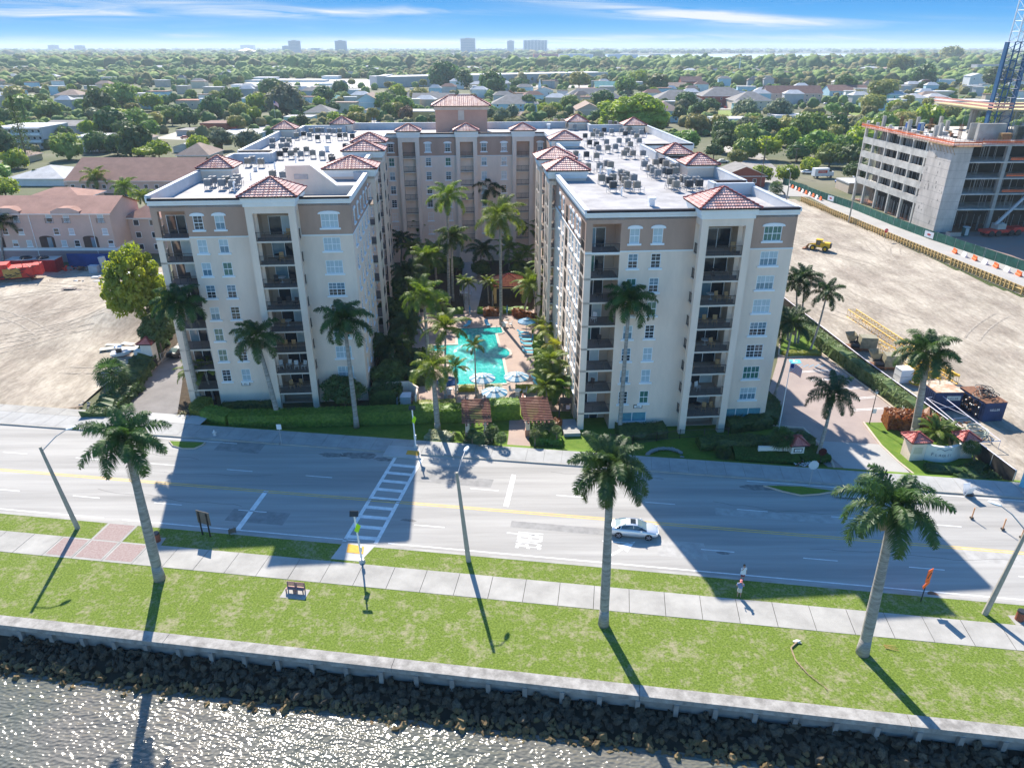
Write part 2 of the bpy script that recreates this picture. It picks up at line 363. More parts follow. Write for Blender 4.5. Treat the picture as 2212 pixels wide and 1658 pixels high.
# merge arrow
S0=toS(at(1318,1199,-.12)); S1=toS(at(1352,1180,-.12))
ax_=Vector((S1[0]-S0[0],S1[1]-S0[1])).normalized(); nn=Vector((-ax_.y,ax_.x)); o_=Vector(S0)
def arr(pts,z=zr): g.sheet([SW(*(o_+ax_*a+nn*b)) for a,b in pts],z)
arr([(0,-.12),(1.6,-.12),(1.6,.12),(0,.12)]); arr([(1.6,-.6),(3.3,0),(1.6,.6)])
struct(g.build('road_marking',[white_paint,yellow_paint,mat('crack_seal',(.13,.125,.12),.7,.1,2),mat('patch_dark',(.255,.25,.24),.85,.15,1.2),mat('patch_pale',(.37,.36,.34),.85,.12,1.2),mat('oil_stain',(.21,.20,.19),.8,.3,2.5)]))
def text(name,body,size,m,M,sx=1.,sy=1.,ext=.0,parent=None,align='LEFT'):
    cu=bpy.data.curves.new(name,'FONT'); cu.body=body; cu.size=size; cu.extrude=ext; cu.align_x=align; cu.resolution_u=2
    o=bpy.data.objects.new(name,cu); C.objects.link(o)
    me=bpy.data.meshes.new_from_object(o); C.objects.unlink(o); bpy.data.objects.remove(o)
    me.materials.clear(); me.materials.append(m); me.transform(Matrix.Diagonal((sx,sy,1,1)))
    n=link(name,me,parent); n.matrix_basis=M; return n
pm=at(1180,1152,-.12); sm=toS(pm)
o=text('road_marking','MERGE',.80,white_paint,Matrix.Translation(SW(sm[0]-2.7,sm[1]+.0,zr))@Matrix.Rotation(SA-pi/2,4,'Z'),1.0,4.4); struct(o)
# manhole + curb ramps
g=MB(); 
def disc(g,c,r,z,m=0,n=20): g.face([(c[0]+r*cos(2*pi*i/n),c[1]+r*sin(2*pi*i/n),z) for i in range(n)],m)
disc(g,at(2015,1284,-.12),.45,-.112); tag(g.build('manhole_cover',rust),'round rusty manhole cover in the road beside the orange sign','manhole cover')
g=MB(); g.sheet([at(x,y,.02) for x,y in((752,1174),(786,1180),(784,1196),(748,1192))],.034); tag(g.build('tactile_paving',mat('tactile_yellow',(.62,.34,.06),.8,.1,3)),'yellow tactile pad at the park end of the crosswalk','tactile pad')
g=MB(); g.sheet([at(x,y,.02) for x,y in((880,972),(905,974),(904,984),(876,981))],.034); tag(g.build('tactile_paving',MT['tactile_yellow']),'yellow tactile pad at the hedge side end of the crosswalk','tactile pad')
g=MB(); g.prism([at(x,y,0) for x,y in((714,1206),(740,1172),(812,1176),(778,1212))],-.1,.012); g.prism([at(x,y,0) for x,y in((840,962),(906,966),(910,990),(826,984))],-.1,.029); struct(g.build('pavement',M_('concrete_new',(.42,.42,.41),.9,.08,.5)))
# planted kerb islands in the road
def island(pts,z=.03):
    P=[at(x,y,0) for x,y in pts]; c=sum(P,Vector())/len(P)
    g=MB(); g.prism(P,-.13,z,0); Q=[c+(p-c)*.93 for p in P]; g.sheet(Q,z+.02,1); return g.build('traffic_island',[M_('kerb_tan',(.50,.42,.34),.9,.1,1),lawn])
tag(island([(1648,1048),(1688,1060),(1730,1069),(1772,1066),(1806,1060),(1730,1050)]),'long grassed kerb island in the road below the entrance','island')
tag(island([(364,952),(372,962),(395,968),(420,968),(438,960),(444,955)]),'short grassed kerb island left beside the crosswalk road','island')
# seawall
sea=M_('seawall_concrete',(.21,.20,.185),.9,.2,1.3,.35,col2=(.38,.365,.34),det=9,stretch=(1,1,1))
seal=M_('seawall_face',(.25,.24,.23),.9,.2,.5,.3)
r=thing('seawall','weathered concrete seawall with a wide cap along the park','seawall')
g=MB()
for i in range(-14,14): a=i*18.3+4; strip(g,37.62,38.62,a,a+18.26,.16+.0*i,0,-.28)
g.build('wall_cap',sea,r)
g=MB(); strip(g,37.9,38.6,-260,260,-.28,0,-4); g.build('wall',seal,r)
for i in range(-26,20):
    g=MB(); a=i*2.72+1; strip(g,37.55,37.9,a,a+.34,-.28,0,-4)
    if -22<i<19: g.build('buttress',seal,r)
# bay water
wm=bpy.data.materials.new('bay_water'); wm.use_nodes=True; N=wm.node_tree.nodes; L=wm.node_tree.links; b=N['Principled BSDF']
b.inputs['Base Color'].default_value=(.105,.10,.075,1); b.inputs['Roughness'].default_value=.16; b.inputs['IOR'].default_value=1.33
tc=N.new('ShaderNodeTexCoord'); mp=N.new('ShaderNodeMapping'); L.new(tc.outputs['Object'],mp.inputs[0]); mp.inputs['Rotation'].default_value=(0,0,R(25)); mp.inputs['Scale'].default_value=(1,1.7,1)
n1=N.new('ShaderNodeTexNoise'); n1.inputs['Scale'].default_value=.8; n1.inputs['Detail'].default_value=0; n2=N.new('ShaderNodeTexNoise'); n2.inputs['Scale'].default_value=2.7; n2.inputs['Detail'].default_value=0
L.new(mp.outputs[0],n1.inputs['Vector']); L.new(mp.outputs[0],n2.inputs['Vector'])
b1=N.new('ShaderNodeBump'); b1.inputs['Strength'].default_value=1; b1.inputs['Distance'].default_value=.13; b2=N.new('ShaderNodeBump'); b2.inputs['Strength'].default_value=1; b2.inputs['Distance'].default_value=.105
L.new(n1.outputs['Fac'],b1.inputs['Height']); L.new(n2.outputs['Fac'],b2.inputs['Height']); L.new(b1.outputs[0],b2.inputs['Normal']); L.new(b2.outputs[0],b.inputs['Normal'])
n3=N.new('ShaderNodeTexNoise'); n3.inputs['Scale'].default_value=.12; n3.inputs['Detail'].default_value=4; L.new(tc.outputs['Object'],n3.inputs['Vector'])
cr=N.new('ShaderNodeValToRGB'); cr.color_ramp.elements[0].position=.35; cr.color_ramp.elements[1].position=.65; cr.color_ramp.elements[0].color=(.15,.14,.12,1); cr.color_ramp.elements[1].color=(.10,.11,.09,1)
L.new(n3.outputs['Fac'],cr.inputs[0]); L.new(cr.outputs[0],b.inputs['Base Color'])
g=MB(); strip(g,-400,37.2,-400,400,-2.25); struct(g.build('water',wm))
# rocks of the bank
rk_g=M_('rock_grey',(.075,.064,.048),.9,.3,2.5,.6,objrand=.35); rk_b=M_('rock_brown',(.19,.12,.065),.7,.4,2.5,.6,objrand=.35,col2=(.13,.11,.05))  # grey is darkened: shadow of the upper bank put into its colour
RK=[]
for k in range(7):
    for mm in (rk_g,rk_b):
        g=MB(); g.ico((0,0,0),1,2,0,(1,U(.6,.9),U(.5,.75)),.75,seed=k*3.3+1); RK.append(g.mesh('rock',[mm],False))
cand=[]
for i in range(3200):
    s=U(-46,46); f=rnd(); t=37.7-3.4*f*(1.0 + .10*noise.noise(Vector((s*.25,0,0)))) 
    p=SW(s,t); z=-1.15-1.45*f
    vis=(t<37.5)
    sz=U(.18,.34)*(1 if rnd()>.15 else 1.4)*(.82 if f>.6 else 1)
    cand.append((sz,s,t,f,p,z))
cand.sort(key=lambda c:-c[0])
g=[MB(),MB()]
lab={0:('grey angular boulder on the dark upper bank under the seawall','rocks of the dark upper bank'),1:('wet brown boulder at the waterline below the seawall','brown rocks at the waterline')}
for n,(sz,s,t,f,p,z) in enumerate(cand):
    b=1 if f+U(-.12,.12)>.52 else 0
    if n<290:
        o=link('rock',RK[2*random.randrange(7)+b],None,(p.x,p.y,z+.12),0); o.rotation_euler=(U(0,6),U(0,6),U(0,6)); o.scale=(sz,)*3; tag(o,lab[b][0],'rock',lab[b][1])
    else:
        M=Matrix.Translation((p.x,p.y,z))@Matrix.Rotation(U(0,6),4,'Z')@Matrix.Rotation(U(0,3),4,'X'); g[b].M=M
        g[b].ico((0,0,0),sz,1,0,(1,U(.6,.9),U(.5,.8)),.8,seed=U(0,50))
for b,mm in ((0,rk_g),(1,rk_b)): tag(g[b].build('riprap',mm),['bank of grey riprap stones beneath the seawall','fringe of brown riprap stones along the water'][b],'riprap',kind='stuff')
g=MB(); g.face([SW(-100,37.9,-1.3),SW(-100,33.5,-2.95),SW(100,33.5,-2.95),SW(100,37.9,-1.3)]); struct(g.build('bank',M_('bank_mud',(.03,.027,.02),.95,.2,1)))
# ---------------- the apartment building (local frame, axes along its walls)
apt=thing('apartment_building','cream and brown nine storey apartment complex with red tiled turrets around a pool courtyard','building',(8.1,78,0),A4)
ZT=26.0; ZR=24.95; ZB=21.45; Z0=-1.0
SL=[1.35+2.84*k for k in range(8)]           # balcony slabs
SILL=[z+1.05 for z in SL]                    # window sills, floors 2 to 9
wallb=MB(); W_IN,W_CR,W_BR,W_RO=1,0,2,3
def facade(x0,y0,x1,y1,holes=(),z0=Z0,z1=25.2,band=True,mb=None,mc=0):
    mb=mb or wallb
    d=Vector((x1-x0,y1-y0)); Lh=d.length; d/=Lh; n=Vector((d.y,-d.x))
    def p(u,w_,z): return (x0+d.x*u+n.x*w_,y0+d.y*u+n.y*w_,z)
    us=sorted({0,Lh,*[h[0] for h in holes],*[h[1] for h in holes]}); zs=sorted({z0,z1,*([ZB] if band else []),*[h[2] for h in holes],*[h[3] for h in holes]})
    for a,b in zip(us,us[1:]):
        for c,e in zip(zs,zs[1:]):
            um=(a+b)/2; zm=(c+e)/2
            if any(h[0]<um<h[1] and h[2]<zm<h[3] for h in holes): continue
            mb.face([p(a,0,c),p(b,0,c),p(b,0,e),p(a,0,e)],W_BR if (band and zm>ZB) else mc)
    for h in holes:
        a,b,c,e,dp=h[:5]
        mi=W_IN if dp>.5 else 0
        mb.face([p(a,0,c),p(a,-dp,c),p(a,-dp,e),p(a,0,e)][::-1],mi); mb.face([p(b,0,c),p(b,-dp,c),p(b,-dp,e),p(b,0,e)],mi)
        mb.face([p(a,0,e),p(b,0,e),p(b,-dp,e),p(a,-dp,e)][::-1],mi); mb.face([p(a,0,c),p(b,0,c),p(b,-dp,c),p(a,-dp,c)],mi)
        mb.face([p(a,-dp,c),p(b,-dp,c),p(b,-dp,e),p(a,-dp,e)],mi)
    return p,d,n
# windows
def win_mesh(w_,h_,cols,arch,var,rows=4):
    f=MB(); t=.05; mt=.035
    f.box(-w_/2,-w_/2+.07,-.1,-.02,0,h_); f.box(w_/2-.07,w_/2,-.1,-.02,0,h_); f.box(-w_/2+.07,w_/2-.07,-.1,-.02,0,.07); f.box(-w_/2+.07,w_/2-.07,-.1,-.02,h_-.07,h_)
    f.box(-w_/2+.07,w_/2-.07,-.09,-.03,h_/2-.04,h_/2+.04)
    for i in range(1,cols):
        x=-w_/2+w_*i/cols; tt=.06 if (cols==4 and i==2) else mt/2
        f.box(x-tt/2-.01,x+tt/2+.01,-.085,-.045,.07,h_-.07)
    for q in (.25,.75):
        if var in (1,3): f.box(-w_/2+.07,w_/2-.07,-.082,-.05,h_*q-.016,h_*q+.016)
    f.box(-w_/2-.22,w_/2+.22,-.02,.14,-.20,-.0)
    if arch:
        n=8; pts=[]
        for i in range(n+1):
            a=pi*(i/n); pts.append((-(w_/2+.28)*cos(a),h_+.06+.30*sin(a)))
        P=[(-w_/2-.28,h_-.08)]+pts+[(w_/2+.28,h_-.08),(w_/2+.08,h_-.08),(w_/2+.08,h_+.05),(-w_/2-.08,h_+.05),(-w_/2-.08,h_-.08)]
        k=f.P([(x,.10,z) for x,z in P]); 
        for i in range(n):   # front faces of the arch head
            f.face([(pts[i][0],.10,h_+.04),(pts[i+1][0],.10,h_+.04),(pts[i+1][0],.10,pts[i+1][1]),(pts[i][0],.10,pts[i][1])])
            f.face([(pts[i][0],.10,pts[i][1]),(pts[i+1][0],.10,pts[i+1][1]),(pts[i+1][0],-.02,pts[i+1][1]),(pts[i][0],-.02,pts[i][1])])
        f.box(-w_/2-.28,w_/2+.28,-.02,.10,h_-.03,h_+.04)
    g=MB(); g.face([(-w_/2+.07,-.07,.07),(w_/2-.07,-.07,.07),(w_/2-.07,-.07,h_*.5),(-w_/2+.07,-.07,h_*.5)],0); g.face([(-w_/2+.07,-.07,h_*.5),(w_/2-.07,-.07,h_*.5),(w_/2-.07,-.07,h_-.07),(-w_/2+.07,-.07,h_-.07)],1)
    mats=[[g_blind,g_blind],[g_dark,g_dark],[g_blue,g_blind],[g_dark,g_blue],[g_green,g_green]][var]
    return f.mesh('window',[frame_w]),g.mesh('pane',mats)
WM={}
def wmesh(kind,arch,var):
    k=(kind,arch,var)
    if k not in WM: WM[k]=win_mesh(1.12 if kind=='n' else 2.05,1.68,2 if kind=='n' else 4,arch,var)
    return WM[k]
win_n=0; extra=MB(); extra_items=[]
def window(p,u,z,ang,kind='n',arch=False,var=None,force=None):
    global win_n
    var=random.choice([0,0,1,1,2,2,3,3,4]) if var is None else var
    fm,gm=wmesh(kind,arch,var); loc=p(u,0,z)
    if win_n<100 and force is not False:
        o=link('window',fm,apt,loc,ang); link('pane',gm,o); win_n+=1
    else: extra_items.append((fm,gm,loc,ang))
def wall_windows(x0,y0,x1,y1,cols,rows,kind='n',holes=(),force=None,**kw):
    H=list(holes)
    for u,kd in cols:
        w2=.56 if kd=='n' else 1.025
        for r_ in rows: H.append((u-w2,u+w2,SILL[r_],SILL[r_]+1.68,.12))
    p,d,n=facade(x0,y0,x1,y1,H,**kw); ang=math.atan2(d.y,d.x)
    # local +y of the window mesh must face outwards: turn by pi
    for u,kd in cols:
        for r_ in rows: window(p,u,SILL[r_],ang+pi,kd,r_==7,force=force)
    return p,d,n
R8=range(7,-1,-1)
# railings and doors
RM={}
def rail_mesh(w_,dense=.125):
    k=round(w_,2)
    if k in RM: return RM[k]
    g=MB(); g.box(-w_/2,w_/2,-.03,.03,1.02,1.07); g.box(-w_/2,w_/2,-.02,.02,.08,.12)
    n=max(2,int(w_/dense))
    for i in range(n+1):
        x=-w_/2+.02+(w_-.04)*i/n; q=.03 if i%8==0 else .011; g.box(x-q/1.5,x+q/1.5,-q,q,.0 if i%8==0 else .12,1.02)
    RM[k]=g.mesh('railing',[rail]); return RM[k]
def railing(x,y,z,w_,ang,parent=apt): return link('railing',rail_mesh(w_),parent,(x,y,z),ang)
DM={}
def door_mesh(w_,var):
    k=(round(w_,1),var)
    if k in DM: return DM[k]
    f=MB(); h=2.25
    for x in (-w_/2,-.03,w_/2-.06): f.box(x,x+.06,-.04,.04,0,h)
    f.box(-w_/2+.06,-.03,-.04,.04,h-.06,h); f.box(.03,w_/2-.06,-.04,.04,h-.06,h)
    g=MB(); g.face([(-w_/2,0,0),(0,0,0),(0,0,h),(-w_/2,0,h)],0); g.face([(0,-.01,0),(w_/2,-.01,0),(w_/2,-.01,h),(0,-.01,h)],1)
    DM[k]=(f.mesh('sliding_door',[frame_w]),g.mesh('pane',[[g_dark,g_dark],[g_green,g_dark],[g_dark,g_blind],[g_blue,g_dark]][var])); return DM[k]
def sdoor(x,y,z,w_,ang,parent=apt):
    a,b=door_mesh(w_,random.randrange(4)); o=link('sliding_door',a,parent,(x,y,z),ang); link('pane',b,o); return o
# hip roofs with rows of barrel tiles
def hip(x0,x1,y0,y1,z,rise,name='roof',ridge=0.,parent=apt,mats=None,du=.115,course=.42):
    g=MB(); cx=(x0+x1)/2; cy_=(y0+y1)/2; w_=x1-x0; d=y1-y0
    rl=max(0,(w_-d)) if ridge else 0
    A=[Vector((x0,y0,z)),Vector((x1,y0,z)),Vector((x1,y1,z)),Vector((x0,y1,z))]
    T0=Vector((cx-rl/2,cy_,z+rise)); T1=Vector((cx+rl/2,cy_,z+rise))
    for a,b,ta,tb in ((A[0],A[1],T0,T1),(A[1],A[2],T1,T1),(A[2],A[3],T1,T0),(A[3],A[0],T0,T0)):
        e=(b-a); Lh=e.length; e/=Lh; mid=(a+b)/2; up=((ta+tb)/2-mid); up=up-e*up.dot(e); S=up.length; up/=S; nn=e.cross(up)
        if nn.z<0: nn=-nn
        ua=(ta-a).dot(e); ub=(tb-a).dot(e); nv=max(3,int(S/course)); n=max(8,int(Lh/du)); prev=None
        for j in range(nv):
            for v_,off in ((j/nv,.07),((j+1)/nv-.0001,0.0)):
                lo=ua*v_; hi=Lh+(ub-Lh)*v_; row=[]
                for i in range(n+1):
                    u=min(max(Lh*i/n,lo),hi); bar=.075*abs(sin(pi*(u/(du*2.6))))
                    row.append(a+e*u+up*(S*v_)+nn*(bar+off))
                k=g.P(row)
                if prev is not None:
                    for i in range(n): g.f.append((prev+i,prev+i+1,k+i+1,k+i)); g.m.append(0)
                prev=k
    for a,t in ((A[0],T0),(A[1],T1),(A[2],T1),(A[3],T0)):
        n=9
        for i in range(n):
            p0=a.lerp(t,i/n); p1=a.lerp(t,(i+1)/n); g.tube(p0+Vector((0,0,.10)),p1+Vector((0,0,.05)),.15,.11,6,1)
    if rl: g.tube(T0+Vector((0,0,.06)),T1+Vector((0,0,.06)),.13,n=6,m=1)
    g.box(x0+.02,x1-.02,y0+.02,y1-.02,z-.10,z-.0,2); 
    return g.build(name,mats or [tile,tile_ridge,coping],parent)
# footprint outline, counter-clockwise; special treatment on faces that show
def plainw(x0,y0,x1,y1,**k): facade(x0,y0,x1,y1,**k)
TOP=25.2
# right block, front, with corner loggia cut away below the top block
def loggia_corner(cx,cy,sx,w_,d_,front_first=True):
    # cx,cy outer corner; sx=+1 block extends to +x from corner, -1 to -x
    x0,x1=(cx,cx+w_) if sx>0 else (cx-w_,cx); y0,y1=cy,cy+d_
    wallb.box(x0,x1,y0,y1,24.5,TOP,W_BR)
    px0=x0 if sx>0 else x1-.75
    wallb.box(px0,px0+.75,y0,y0+.6,Z0,ZB,0); wallb.box(px0,px0+.75,y0,y0+.6,ZB,24.5,W_BR)
    if sx>0: facade(x1,y0+.01,x1,y1,(),z1=24.5,mc=1); facade(x0,y1,x1,y1,(),z1=24.5,mc=1)
    else: facade(x0,y1,x0,y0+.01,(),z1=24.5,mc=1); facade(x0,y1,x1,y1,(),z1=24.5,mc=1)
    for k,z in enumerate(SL):
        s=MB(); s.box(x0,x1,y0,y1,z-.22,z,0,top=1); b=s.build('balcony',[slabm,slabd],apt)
        w2=w_-.78; xc=(px0+.75+x1)/2 if sx>0 else (x0+px0)/2
        railing(xc,y0+.08,z,w2,0,b); 
        railing(x0+.08 if sx>0 else x1-.08,(y0+.6+y1)/2,z,d_-.65,pi/2,b)
        sdoor((x0+x1)/2+(-.3*sx),y1-.05,z,2.3,0,b)
    sdoor((x0+x1)/2,y1-.05,Z0+.05,2.2,0,apt)
loggia_corner(0,0,1,3.9,3.0)
H=[]
# right front: wall from 3.9 to tower, tower back wall, right part
p,d,n=wall_windows(3.9,0,12.2,0,[(1.55,'n'),(4.15,'n')],R8,holes=[(1.1,4.6,-.0,1.15,.12)])
wide=MB(); 
def bigwin(p,u0,u1,z0,z1,n_,ang):
    f=MB(); g=MB(); w_=(u1-u0); 
    for i in range(n_+1):
        x=-w_/2+w_*i/n_; f.box(x-.04,x+.04,-.1,0,0,z1-z0)
    f.box(-w_/2-.1,w_/2+.1,-.02,.12,-.15,0); g.face([(-w_/2,-.06,0),(w_/2,-.06,0),(w_/2,-.06,z1-z0),(-w_/2,-.06,z1-z0)])
    o=f.build('window',[frame_w],apt,p((u0+u1)/2,0,z0),ang+pi); g.build('pane',[mat('glass_teal',(.10,.28,.34),.15,.2,.9,spec=.8)],o)
bigwin(p,1.1,4.6,0,1.15,2,0)
p,d,n=wall_windows(17.9,0,23.7,0,[(3.2,'w')],R8,holes=[(.4,5.2,-.0,1.2,.12)]); bigwin(p,.4,5.2,0,1.2,3,0)
def front_tower(x0,x1,yb,dp,depth_in=1.6,pw=.8,base=Z0):
    # back wall with recess
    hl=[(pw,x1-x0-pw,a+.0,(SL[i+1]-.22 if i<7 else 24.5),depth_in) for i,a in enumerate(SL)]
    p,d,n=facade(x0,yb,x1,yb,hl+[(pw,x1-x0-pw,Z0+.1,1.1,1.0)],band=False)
    yf=yb-dp
    t=MB(); t.box(x0,x0+pw,yf,yf+.7,base,24.5,0); t.box(x1-pw,x1,yf,yf+.7,base,24.5,0)
    t.box(x0,x1,yf,yb-.003,24.5,25.3,0); t.build('pillar',[stucco],apt)
    for i,z in enumerate(SL):
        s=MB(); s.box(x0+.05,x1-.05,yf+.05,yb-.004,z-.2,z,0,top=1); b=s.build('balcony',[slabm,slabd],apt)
        railing((x0+x1)/2,yf+.14,z,x1-x0-2*pw-.02,0,b); railing(x0+.12,(yf+.7+yb)/2,z,dp-.8,pi/2,b); railing(x1-.12,(yf+.7+yb)/2,z,dp-.8,pi/2,b)
        sdoor((x0+x1)/2+.3,yb+depth_in-.05,z+.02,3.1 if x1-x0>5.4 else 2.0,0,b)
    c=MB(); c.box(x0-.12,x1+.12,yf-.12,yb+3.2,25.3,25.75,0); c.box(x0-.28,x1+.28,yf-.28,yb+3.35,25.75,26.4,0); c.build('cornice',[trim],apt)
    hip(x0-.55,x1+.55,yf-.55,yb+3.65,26.45,1.75)
front_tower(12.2,17.9,0,2.0)
front_tower(-38.5,-32.8,10.3,2.0)
# left block front
loggia_corner(-49.9,10.3,1,3.9,3.0)
wall_windows(-46,10.3,-38.5,10.3,[(1.35,'n'),(3.85,'n')],R8)
p,d,n=wall_windows(-32.8,10.3,-26.7,10.3,[(3.5,'w')],R8)
# left block, courtyard side
wall_windows(-26.7,10.3,-26.7,28.5,[(2.8,'n'),(6.2,'n'),(9.5,'n'),(13,'n'),(16,'n')],R8,force=False)
plainw(-26.7,28.5,-28.2,28.5); wall_windows(-28.2,28.5,-28.2,78.5,[(8,'n'),(12,'n'),(15.5,'n'),(25,'n'),(28,'n'),(40,'n'),(44,'n')],R8,force=False)
# centre block front
cx_=lambda a:a+28.2
cent=[(.9,'n'),(8.5,'n'),(12.6,'n'),(20.1,'n'),(24.3,'n'),(31.9,'n')]
wall_windows(-28.2,78.5,4.7,78.5,cent,[7,6,5,4,3],holes=[(15.2,17.8,-.9,1.6,.3)])
for u,k_ in cent:
    for r_ in (2,1,0): window(lambda u,w_,z:(-28.2+u,78.5-.05,z),u,SILL[r_],pi,'n',False,force=(r_==2 and u>8))
def center_tower(x0,x1):
    yb=78.49; dp=.9; yf=yb-dp; pw=.85
    hl=[(pw,x1-x0-pw,a,(SL[i+1]-.22 if i<7 else 24.3),1.9) for i,a in enumerate(SL)]
    facade(x0,yf,x1,yf,hl,z1=25.2,band=False); facade(x1,yf,x1,yb,(),band=False); facade(x0,yb,x0,yf,(),band=False)
    for i,z in enumerate(SL):
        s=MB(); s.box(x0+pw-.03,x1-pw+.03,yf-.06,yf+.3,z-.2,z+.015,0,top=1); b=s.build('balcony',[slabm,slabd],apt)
        railing((x0+x1)/2,yf+.08,z,x1-x0-2*pw-.02,0,b); sdoor((x0+x1)/2,yf+1.85,z+.02,2.0,0,b)
    c=MB(); c.box(x0-.12,x1+.12,yf-.12,yb+2.6,25.2,25.75,0); c.box(x0-.25,x1+.25,yf-.25,yb+2.75,25.75,26.4,0); c.build('cornice',[trim],apt)
    hip(x0-.5,x1+.5,yf-.5,yb+3.0,26.45,1.3)
for a,b in ((-25.7,-21.4),(-13.9,-9.5),(-2.2,2.2)): center_tower(a,b)
# right block courtyard side
plainw(4.7,78.5,4.7,43); plainw(4.7,43,0,43)
cs=[(43-y,'n') for y in (4.2,6.2,9.0,11.2,17.4,20.5,32.5,34.2)]
hl=[(43-15.2,43-13.2,a+.0,a+2.5,1.5) for a in SL]
p,d,n=wall_windows(0,43,0,3.0,cs,R8,holes=hl,force=False)
for u,k_ in cs[:3]: pass
for a in SL: railing(.06,14.2,a,2.0,pi/2)
# small open turrets along the courtyard sides
def side_tower(bx_in,bx_out,y0,y1,zt=26.3,hipd=4.2):
    o=1 if bx_out>bx_in else -1; xa,xb=sorted((bx_in,bx_out)); pw=.6
    t=MB(); xo=(xb-.45) if o>0 else xa
    for yy in (y0,y1-pw): t.box(xo,xo+.45,yy,yy+pw,Z0,24.4,0)
    if y1-y0>4.5: t.box(xo,xo+.3,(y0+y1)/2-.2,(y0+y1)/2+.2,Z0,24.4,0)
    t.box(xa+(.004 if o>0 else 0),xb-(.004 if o<0 else 0),y0,y1,24.4,25.3,0); t.build('pillar',[stucco],apt)
    for z in SL:
        s=MB(); s.box(xa+.01,xb-.01,y0+.05,y1-.05,z-.2,z,0,top=1); b=s.build('balcony',[slabm,slabd],apt)
        railing((xb-.1) if o>0 else xa+.1,(y0+y1)/2,z,y1-y0-1.25,pi/2,b); railing((xa+xb)/2,y0+.12,z,abs(xb-xa)-.15,0,b)
        d_=MB(); xx=bx_in+.012*o; d_.face([(xx,y0+1,z),(xx,y1-1,z),(xx,y1-1,z+2.2),(xx,y0+1,z+2.2)]); d_.build('sliding_door',[g_dark],b)
    c=MB(); xi=bx_in-o*hipd; x2,x3=sorted((xi,bx_out)); c.box(x2,x3,y0-.0,y1+.0,ZR,25.3,1); c.box(x2-.1,x3+.1,y0-.1,y1+.1,25.3,25.8,0); c.box(x2-.25,x3+.25,y0-.25,y1+.25,25.8,zt+.05,0); c.build('cornice',[trim,stucco],apt)
    hip(x2-.5,x3+.5,y0-.5,y1+.5,zt+.1,1.45)
side_tower(0,-1.0,25,30); side_tower(0,-1.1,36.4,41.6); side_tower(4.7,3.9,60.6,64.4)
side_tower(-28.2,-25.6,28.9,33.2); side_tower(-28.2,-26.2,48.1,52.0); side_tower(-28.2,-26.9,60.2,64)
# turrets on the outer sides (set on the roof, wall below flush)
def roof_turret(x0,x1,y0,y1,zt=26.6,r=1.4):
    c=MB(); c.box(x0,x1,y0,y1,ZR,zt-.4,0); c.box(x0-.12,x1+.12,y0-.12,y1+.12,zt-.4,zt,1); c.build('turret',[stucco,trim],apt); hip(x0-.5,x1+.5,y0-.5,y1+.5,zt+.05,r)
for a in ((19.3,23.4,27,31),(19.1,23.1,38.6,42.6),(22.9,27,84.5,88.5),(11.8,15.8,93,96.6),(-49.7,-45.5,29.3,33.0),(-51.2,-47.2,81.8,85.6),(-40.9,-36.8,92,95.4)): roof_turret(*a)
# remaining outer walls
OUT=[(23.7,0),(23.7,13.5),(18.8,13.5),(18.8,15.6),(23.4,15.6),(23.4,31.4),(19,31.4),(19,38.2),(23.4,38.2),(23.4,43),(19,43),(19,54),(28.3,54),(28.3,89),(16,89),(16,97),(-38,97),(-38,92),(-47,92),(-47,86),(-50,86),(-50,50.5),(-44,50.5),(-44,46.6),(-50,46.6),(-49.9,13.3)]
for (a,b),(c,e) in zip(OUT,OUT[1:]): facade(a,b,c,e)
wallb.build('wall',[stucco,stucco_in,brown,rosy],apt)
# string course and cornice along visible fronts
t=MB()
for x0,x1,y in ((3.9,12.19,0),(17.91,23.74,0),(-46,-38.51,10.3),(-32.79,-26.66,10.3),(-28.2,-25.71,78.5),(-21.39,-13.91,78.5),(-9.49,-2.21,78.5),(2.21,4.69,78.5)): t.box(x0,x1,y-.06,y-.002,ZB-.12,ZB+.04)
t.box(0,3.9,-.06,-.002,ZB-.3,ZB-.1); t.box(-49.9,-46,10.24,10.298,ZB-.3,ZB-.1)
t.box(-26.698,-26.64,10.3,28.5,ZB-.12,ZB+.04); t.box(-.06,-.002,3,25,ZB-.12,ZB+.04)
t.build('string_course',[trim],apt)
# parapets and cornice: ring around whole outline
RING=[(0,0),(12.2,0),(17.9,0),*OUT[:-1],(-49.9,10.3),(-38.5,10.3),(-32.8,10.3),(-26.7,10.3),(-26.7,28.5),(-28.2,28.5),(-28.2,78.5),(4.7,78.5),(4.7,43),(0,43)]
c=MB(); q=MB(); cp=MB()
nR=len(RING)
for i in range(nR):
    a=Vector(RING[i]); b=Vector(RING[(i+1)%nR]); d=(b-a); Lh=d.length; d/=Lh; n=Vector((d.y,-d.x))
    if (RING[i],RING[(i+1)%nR]) in (((12.2,0),(17.9,0)),((-38.5,10.3),(-32.8,10.3))): continue
    ang=math.atan2(d.y,d.x); outer=(i in range(3,28)); zt=ZT+(0.35 if outer and i>3 else 0)
    z_off=.004*(i%3)
    def bx(m,u0,u1,w0,w1,z0,z1,mi=0):
        P=[a+d*u0+n*w0,a+d*u1+n*w0,a+d*u1+n*w1,a+d*u0+n*w1]
        P=P if w1<w0 else P[::-1]
        m.prism([(v.x,v.y) for v in P][::-1] if False else [(v.x,v.y) for v in P],z0,z1,mi)
    bx(q,0,Lh,0,-.28,25.2-.25,zt-.003,0)
    bx(c,-.12,Lh+.12,.13,.001,25.2,25.55+z_off); fr_=n.y<-.5; bx(c,-.2,Lh+.2,.24,.001,25.56+z_off,zt-(.26 if fr_ else .12)+z_off)
    bx(cp,-.02,Lh+.02,.26,-.3,zt-(.24 if fr_ else .1)+z_off,zt+.02+z_off,0 if fr_ else 1)
